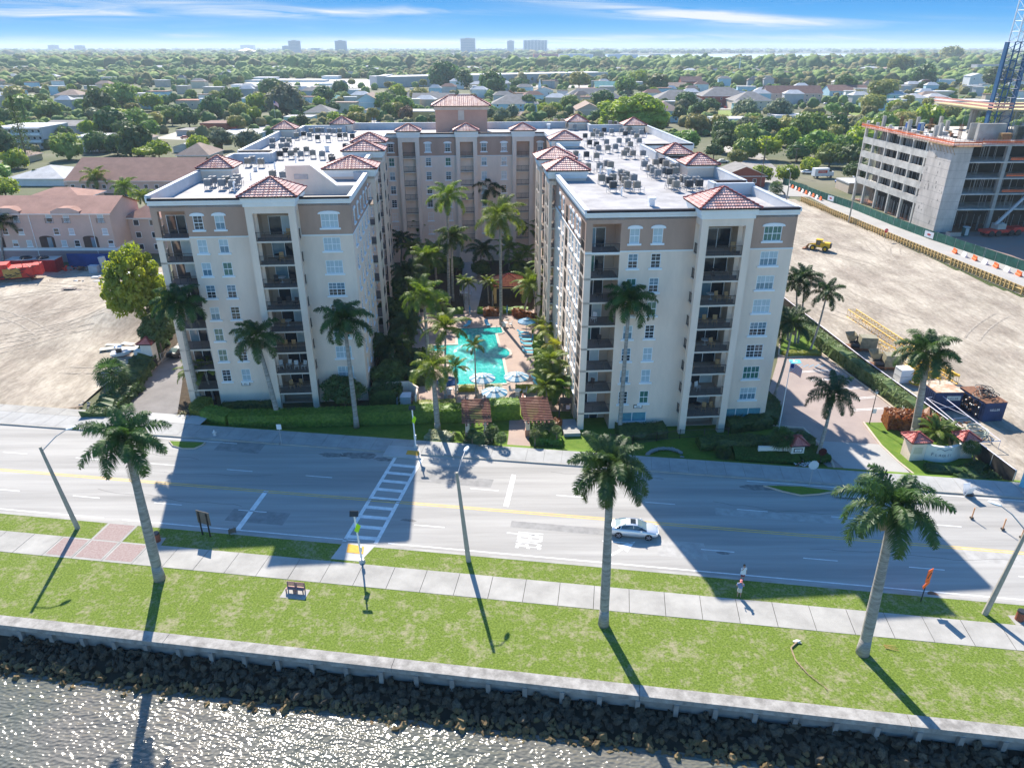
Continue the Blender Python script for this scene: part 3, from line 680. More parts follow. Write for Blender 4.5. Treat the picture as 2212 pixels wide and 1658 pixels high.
q.build('parapet',[parap],apt); c.build('cornice',[trim],apt); cp.build('coping',[coping,M_('coping_blue_grey',(.42,.46,.52),.6,.1,1)],apt)
# roof deck
r_=MB()
for x0,x1,y0,y1 in ((0,18.8,0,43),(18.8,23.7,0,13.5),(18.8,23.4,15.6,31.4),(19,23.4,38.2,43),(4.7,19,43,97),(19,28.3,54,89),(-28.2,4.7,78.5,97),(-38,-28.2,86,97),(-49.9,-26.7,10.3,28.5),(-50,-28.2,28.5,46.6),(-44,-28.2,46.6,50.5),(-50,-28.2,50.5,86),(-47,-38,86,92)):
    r_.sheet([(x0,y0),(x1,y0),(x1,y1),(x0,y1)],ZR)
r_.build('roof',[membrane],apt)
# shaped roof gable on the left block
g=MB(); P=[(-35.3,ZR),(-26.9,ZR),(-26.9,26.1),(-29.2,26.1),(-32.2,28.6),(-35.3,28.6)]
def extr(g,P,y0,y1,m=0,mt=1):
    n=len(P); g.face([(x,y0,z) for x,z in P],m); g.face([(x,y1,z) for x,z in P][::-1],m)
    for i in range(n):
        j=(i+1)%n; g.face([(P[i][0],y0,P[i][1]),(P[i][0],y1,P[i][1]),(P[j][0],y1,P[j][1]),(P[j][0],y0,P[j][1])],mt)
extr(g,P,17.2,18.8); g.box(-34.3,-32.6,17.1,17.19,26.9,27.5,2); g.build('roof_gable',[stucco,trim,metal_g],apt)
# penthouse
g=MB(); facade(-18.1,88,-6.9,88,(),z0=ZR,z1=29.7,band=False,mb=g,mc=3); facade(-6.9,88,-6.9,94,(),z0=ZR,z1=29.7,band=False,mb=g,mc=3); facade(-18.1,94,-18.1,88,(),z0=ZR,z1=29.7,band=False,mb=g,mc=3); facade(-6.9,94,-18.1,94,(),z0=ZR,z1=29.7,band=False,mb=g,mc=3)
g.build('penthouse',[stucco,stucco_in,brown,rosy],apt)
g=MB(); g.box(-18.4,-6.6,87.7,94.3,29.7,30.45); g.box(-13.2,-11.9,87.9,88,27.6,29.6); g.build('cornice',[M_('cornice_taupe',(.55,.47,.40),.8,.1,.5)],apt)
hip(-18.9,-6.1,87.2,94.8,30.5,1.9,ridge=1,du=.16)
g=MB(); 
for i in range(9): g.box(-15.2+i*.25,-14.95+i*.25,86.8,87.7,ZR+.1+i*.2,ZR+.3+i*.2)
g.build('stair',[metal_g],apt)
g=MB(); g.face([(-13,78.38,-.9),(-10.4,78.38,-.9),(-10.4,78.38,1.6),(-13,78.38,1.6)][::1]); g.build('entrance_door',[mat('door_glass_pale',(.45,.55,.60),.3,.1,1)],apt)
# number plates
for x,y in ((7.4,0),(-42.4,10.3)):
    g=MB(); g.box(x-.55,x+.55,y-.06,y-.004,1.75,2.25,0); g.box(x-.47,x+.47,y-.07,y-.061,1.82,2.18,1); o=g.build('number_plate',[black,white],apt)
    text('number','805' if x>0 else '801',.3,black,Matrix.Translation((x,y-.075,1.89))@Matrix.Rotation(pi/2,4,'X'),align='CENTER',parent=o)
# merged remainder of windows
ex=MB(); exg=MB(); vv=[]
mats=[frame_w,g_blind,g_dark,g_blue,g_green]; 
for fm,gm,loc,ang in extra_items:
    T=Matrix.Translation(loc)@Matrix.Rotation(ang,4,'Z')
    for me in (fm,gm):
        k=len(ex.v); ex.v.extend([tuple(T@v.co) for v in me.vertices])
        for pf in me.polygons: ex.f.append(tuple(k+i for i in pf.vertices)); ex.m.append(mats.index(me.materials[pf.material_index]))
o=ex.build('window',mats,apt); o['kind']='stuff'
# rooftop condensers
def condenser(kind):
    g=MB(); col=[M_('ac_grey',(.22,.23,.24),.5,.1,2),M_('ac_beige',(.25,.23,.20),.5,.1,2),M_('ac_dark',(.06,.065,.07),.5,.1,2)][kind]
    w_=.42
    g.box(-w_,w_,-w_,w_,.55,1.38); 
    for i in range(9):
        z=.62+i*.08
        g.box(-w_-.015,w_+.015,-w_-.015,w_+.015,z,z+.025)
    for i in range(4):
        x=-.36+.24*i; g.box(x-.01,x+.01,-w_-.025,-w_-.015,.58,1.36)
    b=g.mesh('casing',[col]); f=MB(); n=16; disc(f,(0,0),.34,1.385,0,n)
    for rr in (.1,.2,.3,.36):
        for i in range(n):
            a=2*pi*i/n;a2=2*pi*(i+1)/n; f.bar((rr*cos(a),rr*sin(a),1.40),(rr*cos(a2),rr*sin(a2),1.40),.012,1)
    fm=f.mesh('fan_grille',[black,metal_g]); l=MB()
    for x in (-.4,.4):
        for y in (-.4,.4): l.box(x-.03,x+.03,y-.03,y+.03,0,.55)
        l.box(x-.025,x+.025,-.42,.42,.5,.55)
    l.box(-.9,.9,-.5,-.44,.36,.41); l.box(.86,.9,-.5,-.44,0,.7); l.box(-.9,-.86,-.5,-.44,0,.7)
    return b,fm,l.mesh('stand',[metal_g])
CM=[condenser(k) for k in range(3)]
def cond(p,rz,lab,grp):
    k=random.choice([0,0,1,1,2]); nm=['light grey','beige grey','dark'][k]
    t=thing('rooftop_condenser',nm+' air conditioning condenser on legs '+lab,'condenser',(p.x,p.y,ZR+.003),rz,nm+' '+grp)
    for n_,me in zip(('casing','fan_grille','stand'),CM[k]): link(n_,me,t)
RZ=[(490,585),(585,580),(640,560),(672,570),(600,680),(660,700),(690,675),(690,740),(755,640),(795,655),(770,680),(785,700),(855,680),(805,735),(880,740),(940,565),(1030,550),(1075,540),(1110,560),(985,600),(1010,620),(1045,640),(1100,620),(1135,630),(1165,590),(1185,620),(1150,710),(1190,735),(1170,690),(1250,690),(1275,700),(1295,730),(1350,700),(1375,725),(395,480),(480,485),(560,495),(780,475),(850,475),(930,475),(800,450),(650,430),(710,420),(560,400),(575,430),(505,385),(640,380),(740,370),(810,370),(830,400),(900,370),(470,330),(530,320),(570,300),(600,320),(550,290),(620,280),(680,290),(760,285),(790,310),(850,305),(880,330),(915,300),(670,220),(715,225),(740,235),(790,235),(825,275),(880,270),(235,205),(290,205),(320,205),(345,205),(330,240),(385,250),(445,240)]
LZ=[(580,780),(620,755),(700,780),(735,755),(790,790),(815,765),(830,735),(1135,700),(1225,710),(1250,700),(1310,710),(1340,700),(920,585),(960,570),(1035,590),(1200,520),(1130,450),(1130,400),(1220,395),(1275,400),(1290,515),(1245,490),(1340,490),(1375,520),(1425,480),(1480,510),(1560,520),(1640,550),(1650,570),(1210,450),(1260,440),(1350,300),(1340,350),(1400,340),(1450,350),(1520,370),(1520,305),(1560,305),(1610,370),(1620,310),(1660,315),(1710,310),(1710,355),(1760,350),(1820,360),(1760,450),(1790,460),(1840,255),(1880,260),(1935,260),(1465,310)]
def roofpt(x,y,rt):
    if rt: vx,vy=(1480+x*.3526)/1.303,(280+y*.3526)/1.303
    else: vx,vy=(400+x*.3255)/1.303,(280+y*.3255)/1.303
    return at(vx,vy,ZR)
for (x,y) in RZ:
    f='near the front of the right roof' if y>530 else ('in the middle of the right roof' if y>340 else 'at the far end of the right roof')
    cond(roofpt(x,y,True),A4+random.choice([0,pi/2,pi]),f,'condensers '+f)
for (x,y) in LZ:
    f='near the front of the left roof' if y>640 else ('in the middle of the left roof' if y>400 else 'at the far end of the left roof')
    cond(roofpt(x,y,False),A4+random.choice([0,pi/2,pi]),f,'condensers '+f)
# vents and hoods on the roof
vm=MB(); vm.box(-.25,.25,-.25,.25,0,.5); vm.box(-.33,.33,-.33,.33,.55,.75); vm.box(-.2,.2,-.2,.2,.5,.55); vm_=vm.mesh('roof_vent',[white]); vp=MB(); vp.tube((0,0,0),(0,0,.8),.09); vp.tube((0,0,.8),(.15,0,.95),.11); vp_=vp.mesh('vent_pipe',[white])
for (x,y,rt) in [(1000,850,1),(960,490,1),(760,770,1),(700,700,1),(180,235,1),(960,300,1),(840,390,1),(1450,700,1),(660,600,1),(590,605,1),(420,500,1),(1450,800,0),(1520,770,0),(800,800,0),(940,690,0),(1150,620,0),(1330,560,0),(1600,450,0),(1680,600,0),(1130,540,0),(980,620,0)]:
    p=roofpt(x,y,rt); s_=U(.8,1.3); o=link('roof_vent',vm_ if rnd()>.4 else vp_,None,(p.x,p.y,ZR+.003),A4); o.scale=(s_,s_,s_*1.1); tag(o,'small white vent hood on the '+('right' if rt else 'left')+' flat roof','roof vent','white vents on the '+('right' if rt else 'left')+' roof')
# balcony furniture
def chair_mesh(m):
    g=MB()
    for x in (-.25,.25):
        for y in (-.25,.25): g.box(x-.02,x+.02,y-.02,y+.02,0,.42)
        g.box(x-.03,x+.03,-.28,.28,.6,.64); g.box(x-.02,x+.02,-.26,-.22,.42,.6)
    g.box(-.27,.27,-.27,.27,.42,.48); g.cb((0,.27,.78),.52,.05,.62,rx=-.15); return g.mesh('patio_chair',[m])
ch_w=chair_mesh(M_('patio_pale',(.55,.56,.56),.7,.05,1)); ch_d=chair_mesh(M_('patio_dark',(.06,.05,.05),.7,.05,1)); ch_b=chair_mesh(M_('patio_bamboo',(.42,.26,.13),.7,.05,1))
def tbl_mesh(m):
    g=MB(); g.tube((0,0,.68),(0,0,.72),.5,n=16); g.tube((0,0,.02),(0,0,.68),.04); g.tube((0,0,0),(0,0,.03),.25,n=12); return g.mesh('patio_table',[m])
tb_w=tbl_mesh(MT['patio_pale']); tb_d=tbl_mesh(MT['patio_dark'])
FL=['ground','second','third','fourth','fifth','sixth','seventh','eighth','ninth']
def bfurn(bx_,by_,k,me,lab,cat,rz=0):
    p=BW(bx_,by_,SL[k]+.003); tag(link(me.name.split('.')[0],me,None,p,A4+rz),lab,cat,'patio furniture on the balconies')
for side,xs,yb in (('left',(-37.4,-36.4,-35.4,-34.4),9.6),('right',(13.3,14.4,15.5,16.6),-.8)):
    for k in range(8):
        lst=random.sample(xs,random.choice([1,2,2,3])) if not (side=='left' and k==1) else xs
        me=random.choice([ch_w,ch_d,ch_d,ch_b]) if k!=1 else ch_w; cn={'patio_pale':'pale','patio_dark':'dark','patio_bamboo':'bamboo'}[me.materials[0].name]
        for x in lst: bfurn(x,yb+U(0,.5),k,me,f'{cn} patio chair on the {FL[k+1]} floor turret balcony of the {side} front','chair',U(-.5,.5))
        if k in (0,3,5,6): bfurn(xs[1]+.5,yb+.9,k,tb_w if k%2 else tb_d,f'round patio table on the {FL[k+1]} floor turret balcony of the {side} front','table')
    for k in (1,3,4,5,6):
        x0=-48 if side=='left' else 2.2
        bfurn(x0+U(-.6,.6),yb+2.2,k,ch_w if k==4 else ch_d,f'patio chair on the {FL[k+1]} floor corner balcony of the {side} front','chair',U(-.8,.8))
# ---------------- palms
lf_royal=leafmat('royal_frond',(.035,.085,.022),(.075,.15,.03),.42,.9,.12)
lf_coco=leafmat('coconut_frond',(.08,.15,.022),(.17,.25,.03),.5,.8,.15)
lf_yel=leafmat('yellow_frond',(.20,.26,.03),(.38,.36,.05),.5,.8,.1)
lf_dk=leafmat('dark_frond',(.025,.06,.02),(.05,.10,.025),.4,.8,.1)
lf_dead=mat('dead_frond',(.32,.24,.15),.9,.2,3)
trunk_m=M_('palm_trunk',(.31,.29,.26),.9,.3,1.6,.5,stretch=(.8,.8,3.5),det=7); trunk_s=M_('sabal_trunk',(.24,.18,.12),.9,.3,3,.5)
shaft_m=M_('crownshaft_green',(.20,.24,.09),.5,.15,2)
def frond(g,base,az,e0,Lf,droop,width,m=0,nl=34,plume=.5,stiff=1.):
    # rachis from base; az azimuth, e0 start elevation, curving down by droop
    n=10; pts=[]; p=Vector(base); e=e0; tw=U(-.15,.15)
    for i in range(n+1):
        pts.append(p.copy()); a=az+tw*(i/n)**2
        p=p+Vector((cos(e)*cos(a),cos(e)*sin(a),sin(e)))*(Lf/n); e-=droop/n*(.45+1.1*i/n)
    for i in range(n):
        r0=.045*(1-i/n)+.008; g.tube(pts[i],pts[i+1],r0,.045*(1-(i+1)/n)+.006,4,m,cap=False)
    for k in range(nl):
        t=.12+.88*k/(nl-1); f=t*n; i=min(n-1,int(f)); q=pts[i].lerp(pts[i+1],f-i); d=(pts[i+1]-pts[i]).normalized()
        side=d.cross(Vector((0,0,1))); side=side.normalized() if side.length>.05 else Vector((cos(az+pi/2),sin(az+pi/2),0)); up=side.cross(d)
        wl=width*(sin(pi*min(1,t*.78+.2))**.6)*U(.85,1.1)
        for sgn in (-1,1):
            pl=U(-.9,1.)*plume if plume else .1
            o=(side*sgn*cos(pl)+up*sin(pl)*.9+d*U(.35,.75)).normalized()
            b_=q; tip=q+o*wl+Vector((0,0,-wl*wl*.62/stiff)); mid=q+o*wl*.55+Vector((0,0,-wl*.05)); wd=d*.030
            k_=g.P([b_-wd*.7,b_+wd*.7,mid+wd*1.15,mid-wd*1.15,tip]); g.f.append((k_,k_+1,k_+2,k_+3)); g.m.append(m); g.f.append((k_+3,k_+2,k_+4)); g.m.append(m)
def crown_royal(seed,mats,n=17,Lf=4.35,up=3,dead=1,width=.85,coco=False,nl=125):
    random.seed(seed); g=MB()
    if not coco: g.tube((0,0,-1.3),(0,0,-.5),.27,.30,10,1,False); g.tube((0,0,-.5),(0,0,.3),.30,.12,10,1)
    for i in range(n):
        az=i*2.399+U(-.25,.25); f=i/(n-1)
        e0=(1.35-1.55*f) if not coco else (1.25-1.35*f); dr=U(1.4,1.8)+.85*f if not coco else U(1.2,1.6)+.4*f
        frond(g,(0,0,.05-.25*f),az,e0+U(-.1,.1),Lf*U(.88,1.08)*(1 if f>.15 else .8),dr,width,0,nl,.75 if not coco else .25)
    g.tube((0,0,.2),(0,0,1.9),.05,.01,5,0)
    if not coco:
        for i in range(dead): frond(g,(0,0,-.4),U(0,6.28),-.6,Lf*.8,.8,width*.5,2,26,.5)
        for i in range(3): a=U(0,6.28); g.ico((.45*cos(a),.45*sin(a),-1.35),.35,1,2,(.8,.8,1.0),.8,seed=i)
    return g.mesh('crown',mats)
def crown_fan(seed,mat_,n=42,r=1.6):
    random.seed(seed); g=MB()
    for i in range(n):
        z=1-1.75*(i+.5)/n; az=i*2.399; q=math.sqrt(max(0,1-z*z)); d=Vector((q*cos(az),q*sin(az),z)); c=d*(r*.55)
        side=d.cross(Vector((0,0,1))).normalized() if q>.1 else Vector((1,0,0)); up=side.cross(d)
        g.tube((0,0,0),c,.03,.02,4,0,False)
        for k in range(15):
            a=-1.5+3*k/14; o=(d*cos(a)+side*sin(a)*.95+up*.12*sin(3*k)).normalized(); L_=r*.62*U(.85,1.05); tip=c+o*L_+Vector((0,0,-.28*L_)); mid=c+o*L_*.6; wd=o.cross(up).normalized()*.05
            k_=g.P([c,mid+wd,tip,mid-wd]); g.f.append((k_,k_+1,k_+2,k_+3)); g.m.append(0)
    return g.mesh('crown',[mat_])
CR={'royal':[crown_royal(s,[lf_royal,shaft_m,lf_dead],n=16+(s*2)%5,dead=s%3,Lf=3.65+.1*s) for s in (1,2,3,4,5)],
    'coco':[crown_royal(s,[lf_coco],n=15,Lf=3.4,width=.7,coco=True,nl=72) for s in (11,12)],
    'yel':[crown_royal(21,[lf_yel],n=13,Lf=2.9,width=.7,coco=True,nl=50)],
    'dark':[crown_royal(31,[lf_dk,shaft_m,lf_dead],n=15,dead=0)],
    'lite':[crown_royal(41,[lf_coco,shaft_m,lf_dead],n=16,dead=0,nl=105),crown_royal(42,[lf_coco,shaft_m,lf_dead],n=17,dead=0,nl=105)],
    'fan':[crown_fan(51,lf_royal),crown_fan(52,leafmat('fan_frond',(.07,.12,.04),(.13,.19,.06),.4,.8,.12))]}
random.seed(99)
def palm(vb_,vc,zb=0.,kind='royal',Lr=None,r=.29,label='',group=None,var=0,rz=None,lean=0.,dyc=0.):
    b=at(vb_[0],vb_[1],zb); z=hz(b.x,b.y+dyc,vc[1]); 
    # lateral shift so that the crown sits over its place
    bb=(829-vc[1])/FOC; zc=(b.y+dyc)*cos(PT)-(z-CH)*sin(PT); X=(vc[0]-1105.5)/FOC*zc
    h=z-zb; dx=X-b.x
    t=thing('palm_tree',label,'palm tree',b,0,group)
    g=MB(); n=9; pts=[];rs=[]
    royal=kind in('royal','dark','lite'); 
    for i in range(n+1):
        f=i/n; pts.append((dx*(f**1.3 if not lean else f+lean*sin(pi*f)),dyc*f,h*f-(.0 if f<1 else .4 if royal else 0)))
        if royal: rs.append(r*(1.28-.5*f/.06 if f<.03 else 1.0+.10*sin(pi*min(1,f*1.6))-.28*f))
        elif kind=='fan': rs.append(r*(1.1-.2*f))
        else: rs.append(r*(1.25-.55*f if f>0 else 1.7))
    pts=[Vector(p) for p in pts]; pts[0].z-=.15
    g.path(pts,rs,12,0); g.build('trunk',[trunk_m if kind!='fan' else trunk_s],t,smooth=True)
    me=CR[kind][var%len(CR[kind])]; c=link('crown',me,t,(dx,dyc,h),rz if rz is not None else U(0,6.28)); c.rotation_euler=(U(-.1,.1),U(-.1,.1),c.rotation_euler.z)
    if Lr: c.scale=(Lr,)*3
    return t
palm((345,1250),(272,948),0,'royal',1.0,.40,'tall royal palm on the park grass at the left, crown over the road',var=3)
palm((1303,1348),(1318,1010),0,'royal',1.0,.36,'tall royal palm in the middle of the park grass in front of the silver car',var=1)
palm((1862,1410),(1932,1095),0,'royal',1.12,.40,'royal palm with bulging trunk at the right of the park grass',var=2)
palm((433,868),(386,655),ZS,'royal',1.02,.31,'royal palm leaning beside the left driveway and corner balconies',var=1,dyc=-4.2)
palm((602,910),(553,728),ZS+.1,'royal',1.0,.30,'royal palm in front of the left building turret',var=4)
palm((770,920),(743,692),ZS+.2,'royal',1.08,.30,'royal palm before the right part of the left front facade',var=0)
palm((945,926),(934,795),ZS+.2,'lite',.88,.34,'short stout palm rising from the hedge by the walled equipment yard',var=0)
palm((1337,935),(1359,650),ZS,'royal',1.0,.26,'slim tall palm in front of the right building facade',var=0)
palm((1972,941),(2003,762),ZS,'royal',1.15,.42,'royal palm with grey trunk behind the entrance sign wall',var=1)
palm((1763,990),(1800,850),ZS,'dark',.82,.20,'slender curved palm at the entrance driveway above the flower bed',lean=.3)
palm((1672,855),(1712,700),ZS,'dark',.85,.17,'curved palm leaning by the right wall of the right building',lean=.3)
palm((1716,742),(1720,608),ZS,'dark',.85,.16,'left palm of the pair over the parking lot island')
palm((1722,742),(1740,600),ZS,'dark',.80,.16,'right palm of the pair over the parking lot island')
palm((1748,760),(1786,632),ZS,'dark',.8,.16,'thin palm leaning right beside the screened fence of the sand lot',lean=.2)
palm((1700,735),(1705,690),ZS,'dark',.9,.2,'short palm on the parking lot island beside the building')
# courtyard palms
GP='palms of the pool courtyard'
for vb_,vc,k,s,r_,lab in [((970,655),(966,425),'lite',1.05,.27,'tallest courtyard palm before the middle balconies of the rear wing'),
 ((978,650),(975,512),'royal',1.0,.24,'courtyard palm whose crown hangs under the tallest palm'),((1082,700),(1080,468),'lite',1.2,.27,'broad bright palm right of the courtyard path'),
 ((1050,560),(1056,405),'dark',1.1,.25,'dark shaded palm before the rear wing'),((920,640),(920,558),'lite',1.1,.22,'bushy palm left of the courtyard path'),
 ((926,790),(915,640),'lite',1.05,.27,'bright palm over the left edge of the pool deck'),((1160,690),(1150,612),'coco',1.3,.16,'yellow green coconut palm by the right building wall'),
 ((1130,680),(1148,622),'coco',1.1,.15,'slanting coconut palm beside the poolside pavilion'),((962,868),(962,706),'coco',1.15,.15,'thin double palm standing in the left end of the pool view'),
 ((1028,858),(1025,745),'coco',.55,.10,'small thin palm standing out against the pool water'),((985,872),(984,792),'coco',.62,.11,'small thin palm at the lower left corner of the pool'),
 ((1195,760),(1190,712),'yel',1.15,.14,'yellowish palm at the right wall above the loungers'),((1190,850),(1188,778),'coco',1.0,.14,'green palm clump beside the lower right loungers'),
 ((1205,865),(1198,815),'coco',1.1,.14,'leafy palm by the wall near the courtyard gate'),((900,560),(902,485),'coco',.9,.14,'small palm at the far left of the courtyard'),
 ((878,540),(875,468),'coco',.8,.13,'thin arching palm against the left end of the rear wing'),((1100,590),(1098,535),'coco',1.1,.15,'palm right of the path with drooping fronds'),
 ((1143,560),(1140,490),'coco',1.0,.15,'palm half hidden beside the right wing turrets'),((1003,655),(1000,606),'coco',.6,.1,'first small palm lining the courtyard path'),((1013,658),(1012,610),'coco',.6,.1,'second small palm lining the courtyard path'),
 ((1055,655),(1052,607),'coco',.6,.1,'small palm right of the path by the pavilion'),((1064,660),(1062,612),'coco',.55,.1,'small palm at the corner of the pavilion roof'),
 ((880,780),(868,740),'coco',.7,.12,'low palm at the left side planting bed of the pool'),((1168,745),(1170,705),'coco',.8,.12,'low palm between the loungers and the right wall'),
 ((866,600),(868,520),'dark',.9,.2,'dark palm against the left wing in the shade'),((880,690),(878,590),'dark',.95,.2,'dark palm in the shaded planting left of the pool'),
 ((1178,650),(1174,575),'coco',1.1,.14,'green palm against the right wing turret, upper'),((1142,600),(1137,545),'coco',1.0,.14,'palm behind the poolside pavilion at the wall'),((1188,705),(1183,655),'coco',.95,.13,'palm leaning over the parasol by the right wall'),((1208,805),(1203,748),'yel',1.1,.13,'yellow green palm halfway down the right courtyard wall'),((1183,880),(1178,835),'coco',.9,.12,'palm beside the lower right loungers, nearest the street'),((1218,880),(1214,838),'coco',.95,.12,'palm tight against the wall near the courtyard gate'),
 ((895,610),(890,535),'coco',1.0,.14,'palm in the dark planting left of the path, upper'),((905,690),(902,615),'lite',.85,.2,'bright palm between the left planting and the deck'),((872,770),(876,705),'dark',.8,.16,'dark palm by the left wing base near the pool'),((942,610),(938,545),'lite',.95,.22,'palm crown filling the left half of the courtyard'),((1032,600),(1042,540),'dark',.9,.18,'dark palm right of the entrance of the rear wing'),((1120,610),(1118,562),'coco',1.0,.14,'palm above the pavilion roof'),((955,700),(948,655),'coco',.85,.13,'palm over the table left of the path'),((850,800),(846,745),'dark',.8,.15,'dark palm beside the left wing above the equipment yard')]:
    palm(vb_,vc,ZS,k,s,r_,lab,GP,var=int(vb_[0]))
# other palms
palm((263,850),(240,805),ZS,'fan',1.45,.28,'fan palm with bushy head beside the left driveway wall')
palm((8,566),(2,480),ZS,'dark',1.05,.22,'palm at the left edge before the pink building')
palm((205,416),(205,382),ZS,'lite',1.3,.2,'bright palm behind the pink building roof')
palm((268,440),(268,405),ZS,'lite',1.2,.2,'palm between the pink building and the brown roofed hall')
palm((325,450),(308,425),ZS,'lite',1.0,.2,'low palm right of the brown roofed hall')
palm((415,850),(412,800),ZS,'coco',.75,.12,'small palm at the corner of the left building by the driveway'); palm((462,862),(438,795),ZS,'coco',.9,.12,'small palm with crossed stems at the left building corner')
palm((1702,575),(1675,400),ZS,'fan',.001,.02,'x') if False else None
palm((1695,420),(1676,405),ZS,'fan',1.5,.25,'fan palm behind the right roof beside the side street',var=1)
# low planting near the pergolas
GQ='small fan palms beside the pergolas'
for x,y,s in ((1035,965,.62),(1062,950,.7),(1082,965,.6),(1020,955,.5),(1165,940,.65),(1186,935,.6),(1202,948,.5),(1155,955,.5)):
    palm((x,y+8),(x,y-20),ZS+.3,'fan',s*.8,.08,'small fan palm in the bed '+('left' if x<1110 else 'right')+' of the entrance path',GQ,var=1)
palm((1690,985),(1688,945),ZS,'fan',.9,.12,'round fan palm in front of the low address wall'); palm((2104,1002),(2098,966),ZS,'fan',.6,.12,'fan palm at the right end of the curved sign wall')
palm((2035,968),(2022,930),ZS,'coco',.85,.14,'bushy palm behind the curved sign wall'); palm((2050,965),(2045,935),ZS,'coco',.7,.12,'second bushy palm behind the curved sign wall')
palm((1565,985),(1562,975),ZS,'fan',.6,.1,'low spiky palm in the shaded bed before the right building')
# ---------------- broadleaf trees
def leafcloud(g,c,r,n,s,m=0,sq=(1,1,.8)):
    for i in range(n):
        z=U(-1,1); a=U(0,2*pi); q=math.sqrt(1-z*z); d=Vector((q*cos(a),q*sin(a),z)); rr=r*U(.80,1.12)
        p=Vector((c[0]+d.x*rr*sq[0],c[1]+d.y*rr*sq[1],c[2]+d.z*rr*sq[2]))
        nrm=(d+Vector((U(-.7,.7),U(-.7,.7),U(-.4,.9)))).normalized(); t=nrm.orthogonal().normalized(); b=nrm.cross(t); a2=U(0,6.28); t,b=t*cos(a2)+b*sin(a2),b*cos(a2)-t*sin(a2); ss=s*U(.6,1.25)
        k=g.P([p+t*ss,p+b*ss*.6,p-t*ss,p-b*ss*.6]); g.f.append((k,k+1,k+2,k+3)); g.m.append(m)
def tree_mesh(seed,mt,nb=16,leaf=.2,per=150,flat=.62,core=True,spread=.8,r0=.26,r1=.46,cf=.80):
    # crown of unit radius about its centre, made of leafy lumps of uneven size
    random.seed(seed); g=MB()
    for i in range(nb):
        a=i*2.399; f=(i+.5)/nb; el=math.asin(1-1.5*f) if i else 1.4; rr=spread*U(.62,1.0); c=(cos(a)*cos(el)*rr*.78,sin(a)*cos(el)*rr*.78,sin(el)*rr*flat)
        r=U(r0,r1)
        if core: g.ico(c,r*cf,1,0,(1,1,.8),.9,seed=seed+i)
        leafcloud(g,c,r,per,leaf)
    if core: g.ico((0,0,-.05),.50,1,0,(1,1,.6),.6,seed=seed)
    return g.mesh('crown',[mt])
def trunk_mesh(seed):
    random.seed(seed); g=MB(); g.tube((0,0,0),(0,0,.8),.09,.06,8)
    for i in range(5):
        a=i*1.26+U(-.3,.3); g.tube((0,0,.6),(cos(a)*.5,sin(a)*.5,1.15+U(-.1,.2)),.045,.02,6)
    return g.mesh('trunk',[M_('bark',(.16,.12,.09),.9,.2,3)])
tl=[leafmat('leaf_mid',(.09,.17,.03),(.17,.25,.05),.35,1.8,.3,.025),leafmat('leaf_dark',(.045,.10,.025),(.09,.16,.04),.3,1.8,.25,.02),leafmat('leaf_bright',(.15,.24,.02),(.26,.33,.03),.45,1.8,.15,.01),leafmat('leaf_olive',(.17,.19,.05),(.27,.26,.07),.35,1.8,.25,.02),leafmat('leaf_russet',(.14,.09,.045),(.20,.14,.07),.35,1.8,.2,.02),leafmat('leaf_grey',(.12,.15,.08),(.19,.22,.12),.35,1.8,.2,.02)]
TN=['mid green','dark green','bright green','olive green','russet brown','grey green']
TM={}
for k in range(6):
    TM[k]=[tree_mesh(100+k*10+j,tl[k],nb=16+j*3,leaf=.085,per=95) for j in range(3 if k<2 else 2)]
TRK=[trunk_mesh(s) for s in (1,2)]
random.seed(123)
def tree(p,r,h,k,label,group=None,var=None,flat=1.,name='tree',cat='tree'):
    t=thing(name,label,cat,p,U(0,6.28),group); me=TM[k][(random.randrange(9) if var is None else var)%len(TM[k])]
    c=link('crown',me,t,(0,0,h-r*.75*flat)); c.scale=(r,r*U(.85,1.1),r*flat)
    q=link('trunk',random.choice(TRK),t,(0,0,-.1)); q.scale=(r*.6,r*.6,max(.6,(h-r*.9)))
    return t
# fine mesh for the closest trees
TM[10]=[tree_mesh(300,leafmat('leaf_lime',(.14,.22,.02),(.27,.34,.035),.5,1.4,.08,.01),nb=70,leaf=.045,per=150,core=True,spread=1.12,r0=.09,r1=.27,cf=.55,flat=.85)]
TM[11]=[tree_mesh(301,tl[1],nb=60,leaf=.05,per=150,spread=1.0,r0=.14,r1=.27,cf=.65)]
TM[12]=[tree_mesh(302,leafmat('leaf_ficus',(.17,.27,.025),(.28,.38,.04),.4,2.,.05,.0),nb=95,leaf=.045,per=170,spread=1.0,flat=.75,r0=.12,r1=.25,cf=.75)]
random.seed(5)
p=at(320,740,ZS); tree(p,5.1,14.2,10,'large lime green tree between the left lot and the left building',flat=1.45)
p=at(352,770,ZS); tree(p,2.9,6.8,11,'dark tree under the lime green tree beside the driveway',flat=1.1)
p=at(745,880,ZS); tree(p,3.0,4.6,11,'dark feathery tree at the foot of the left front facade',flat=.9)
p=at(805,790,ZS); tree(p,3.4,5.2,11,'dark shrub tree beside the courtyard side of the left building'); p=at(840,830,ZS); tree(p,3.0,3.8,11,'dark round tree above the walled equipment yard')
p=at(842,700,ZS); tree(p,3.0,5,1,'dark tree in the shaded planting strip left of the pool, far end'); p=at(862,655,ZS); tree(p,2.8,5,1,'dark tree at the far left bend of the courtyard'); p=at(1125,610,ZS); tree(p,2.6,4.5,1,'dark tree behind the poolside pavilion'); p=at(1040,600,ZS); tree(p,2.6,4.,1,'dark tree right of the rear wing entrance'); p=at(985,590,ZS); tree(p,2.2,3.6,1,'dark tree left of the rear wing entrance')
p=at(1365,290,-1); tree(p,23.5,19,12,'huge bright spreading tree behind the right roof',flat=.6)
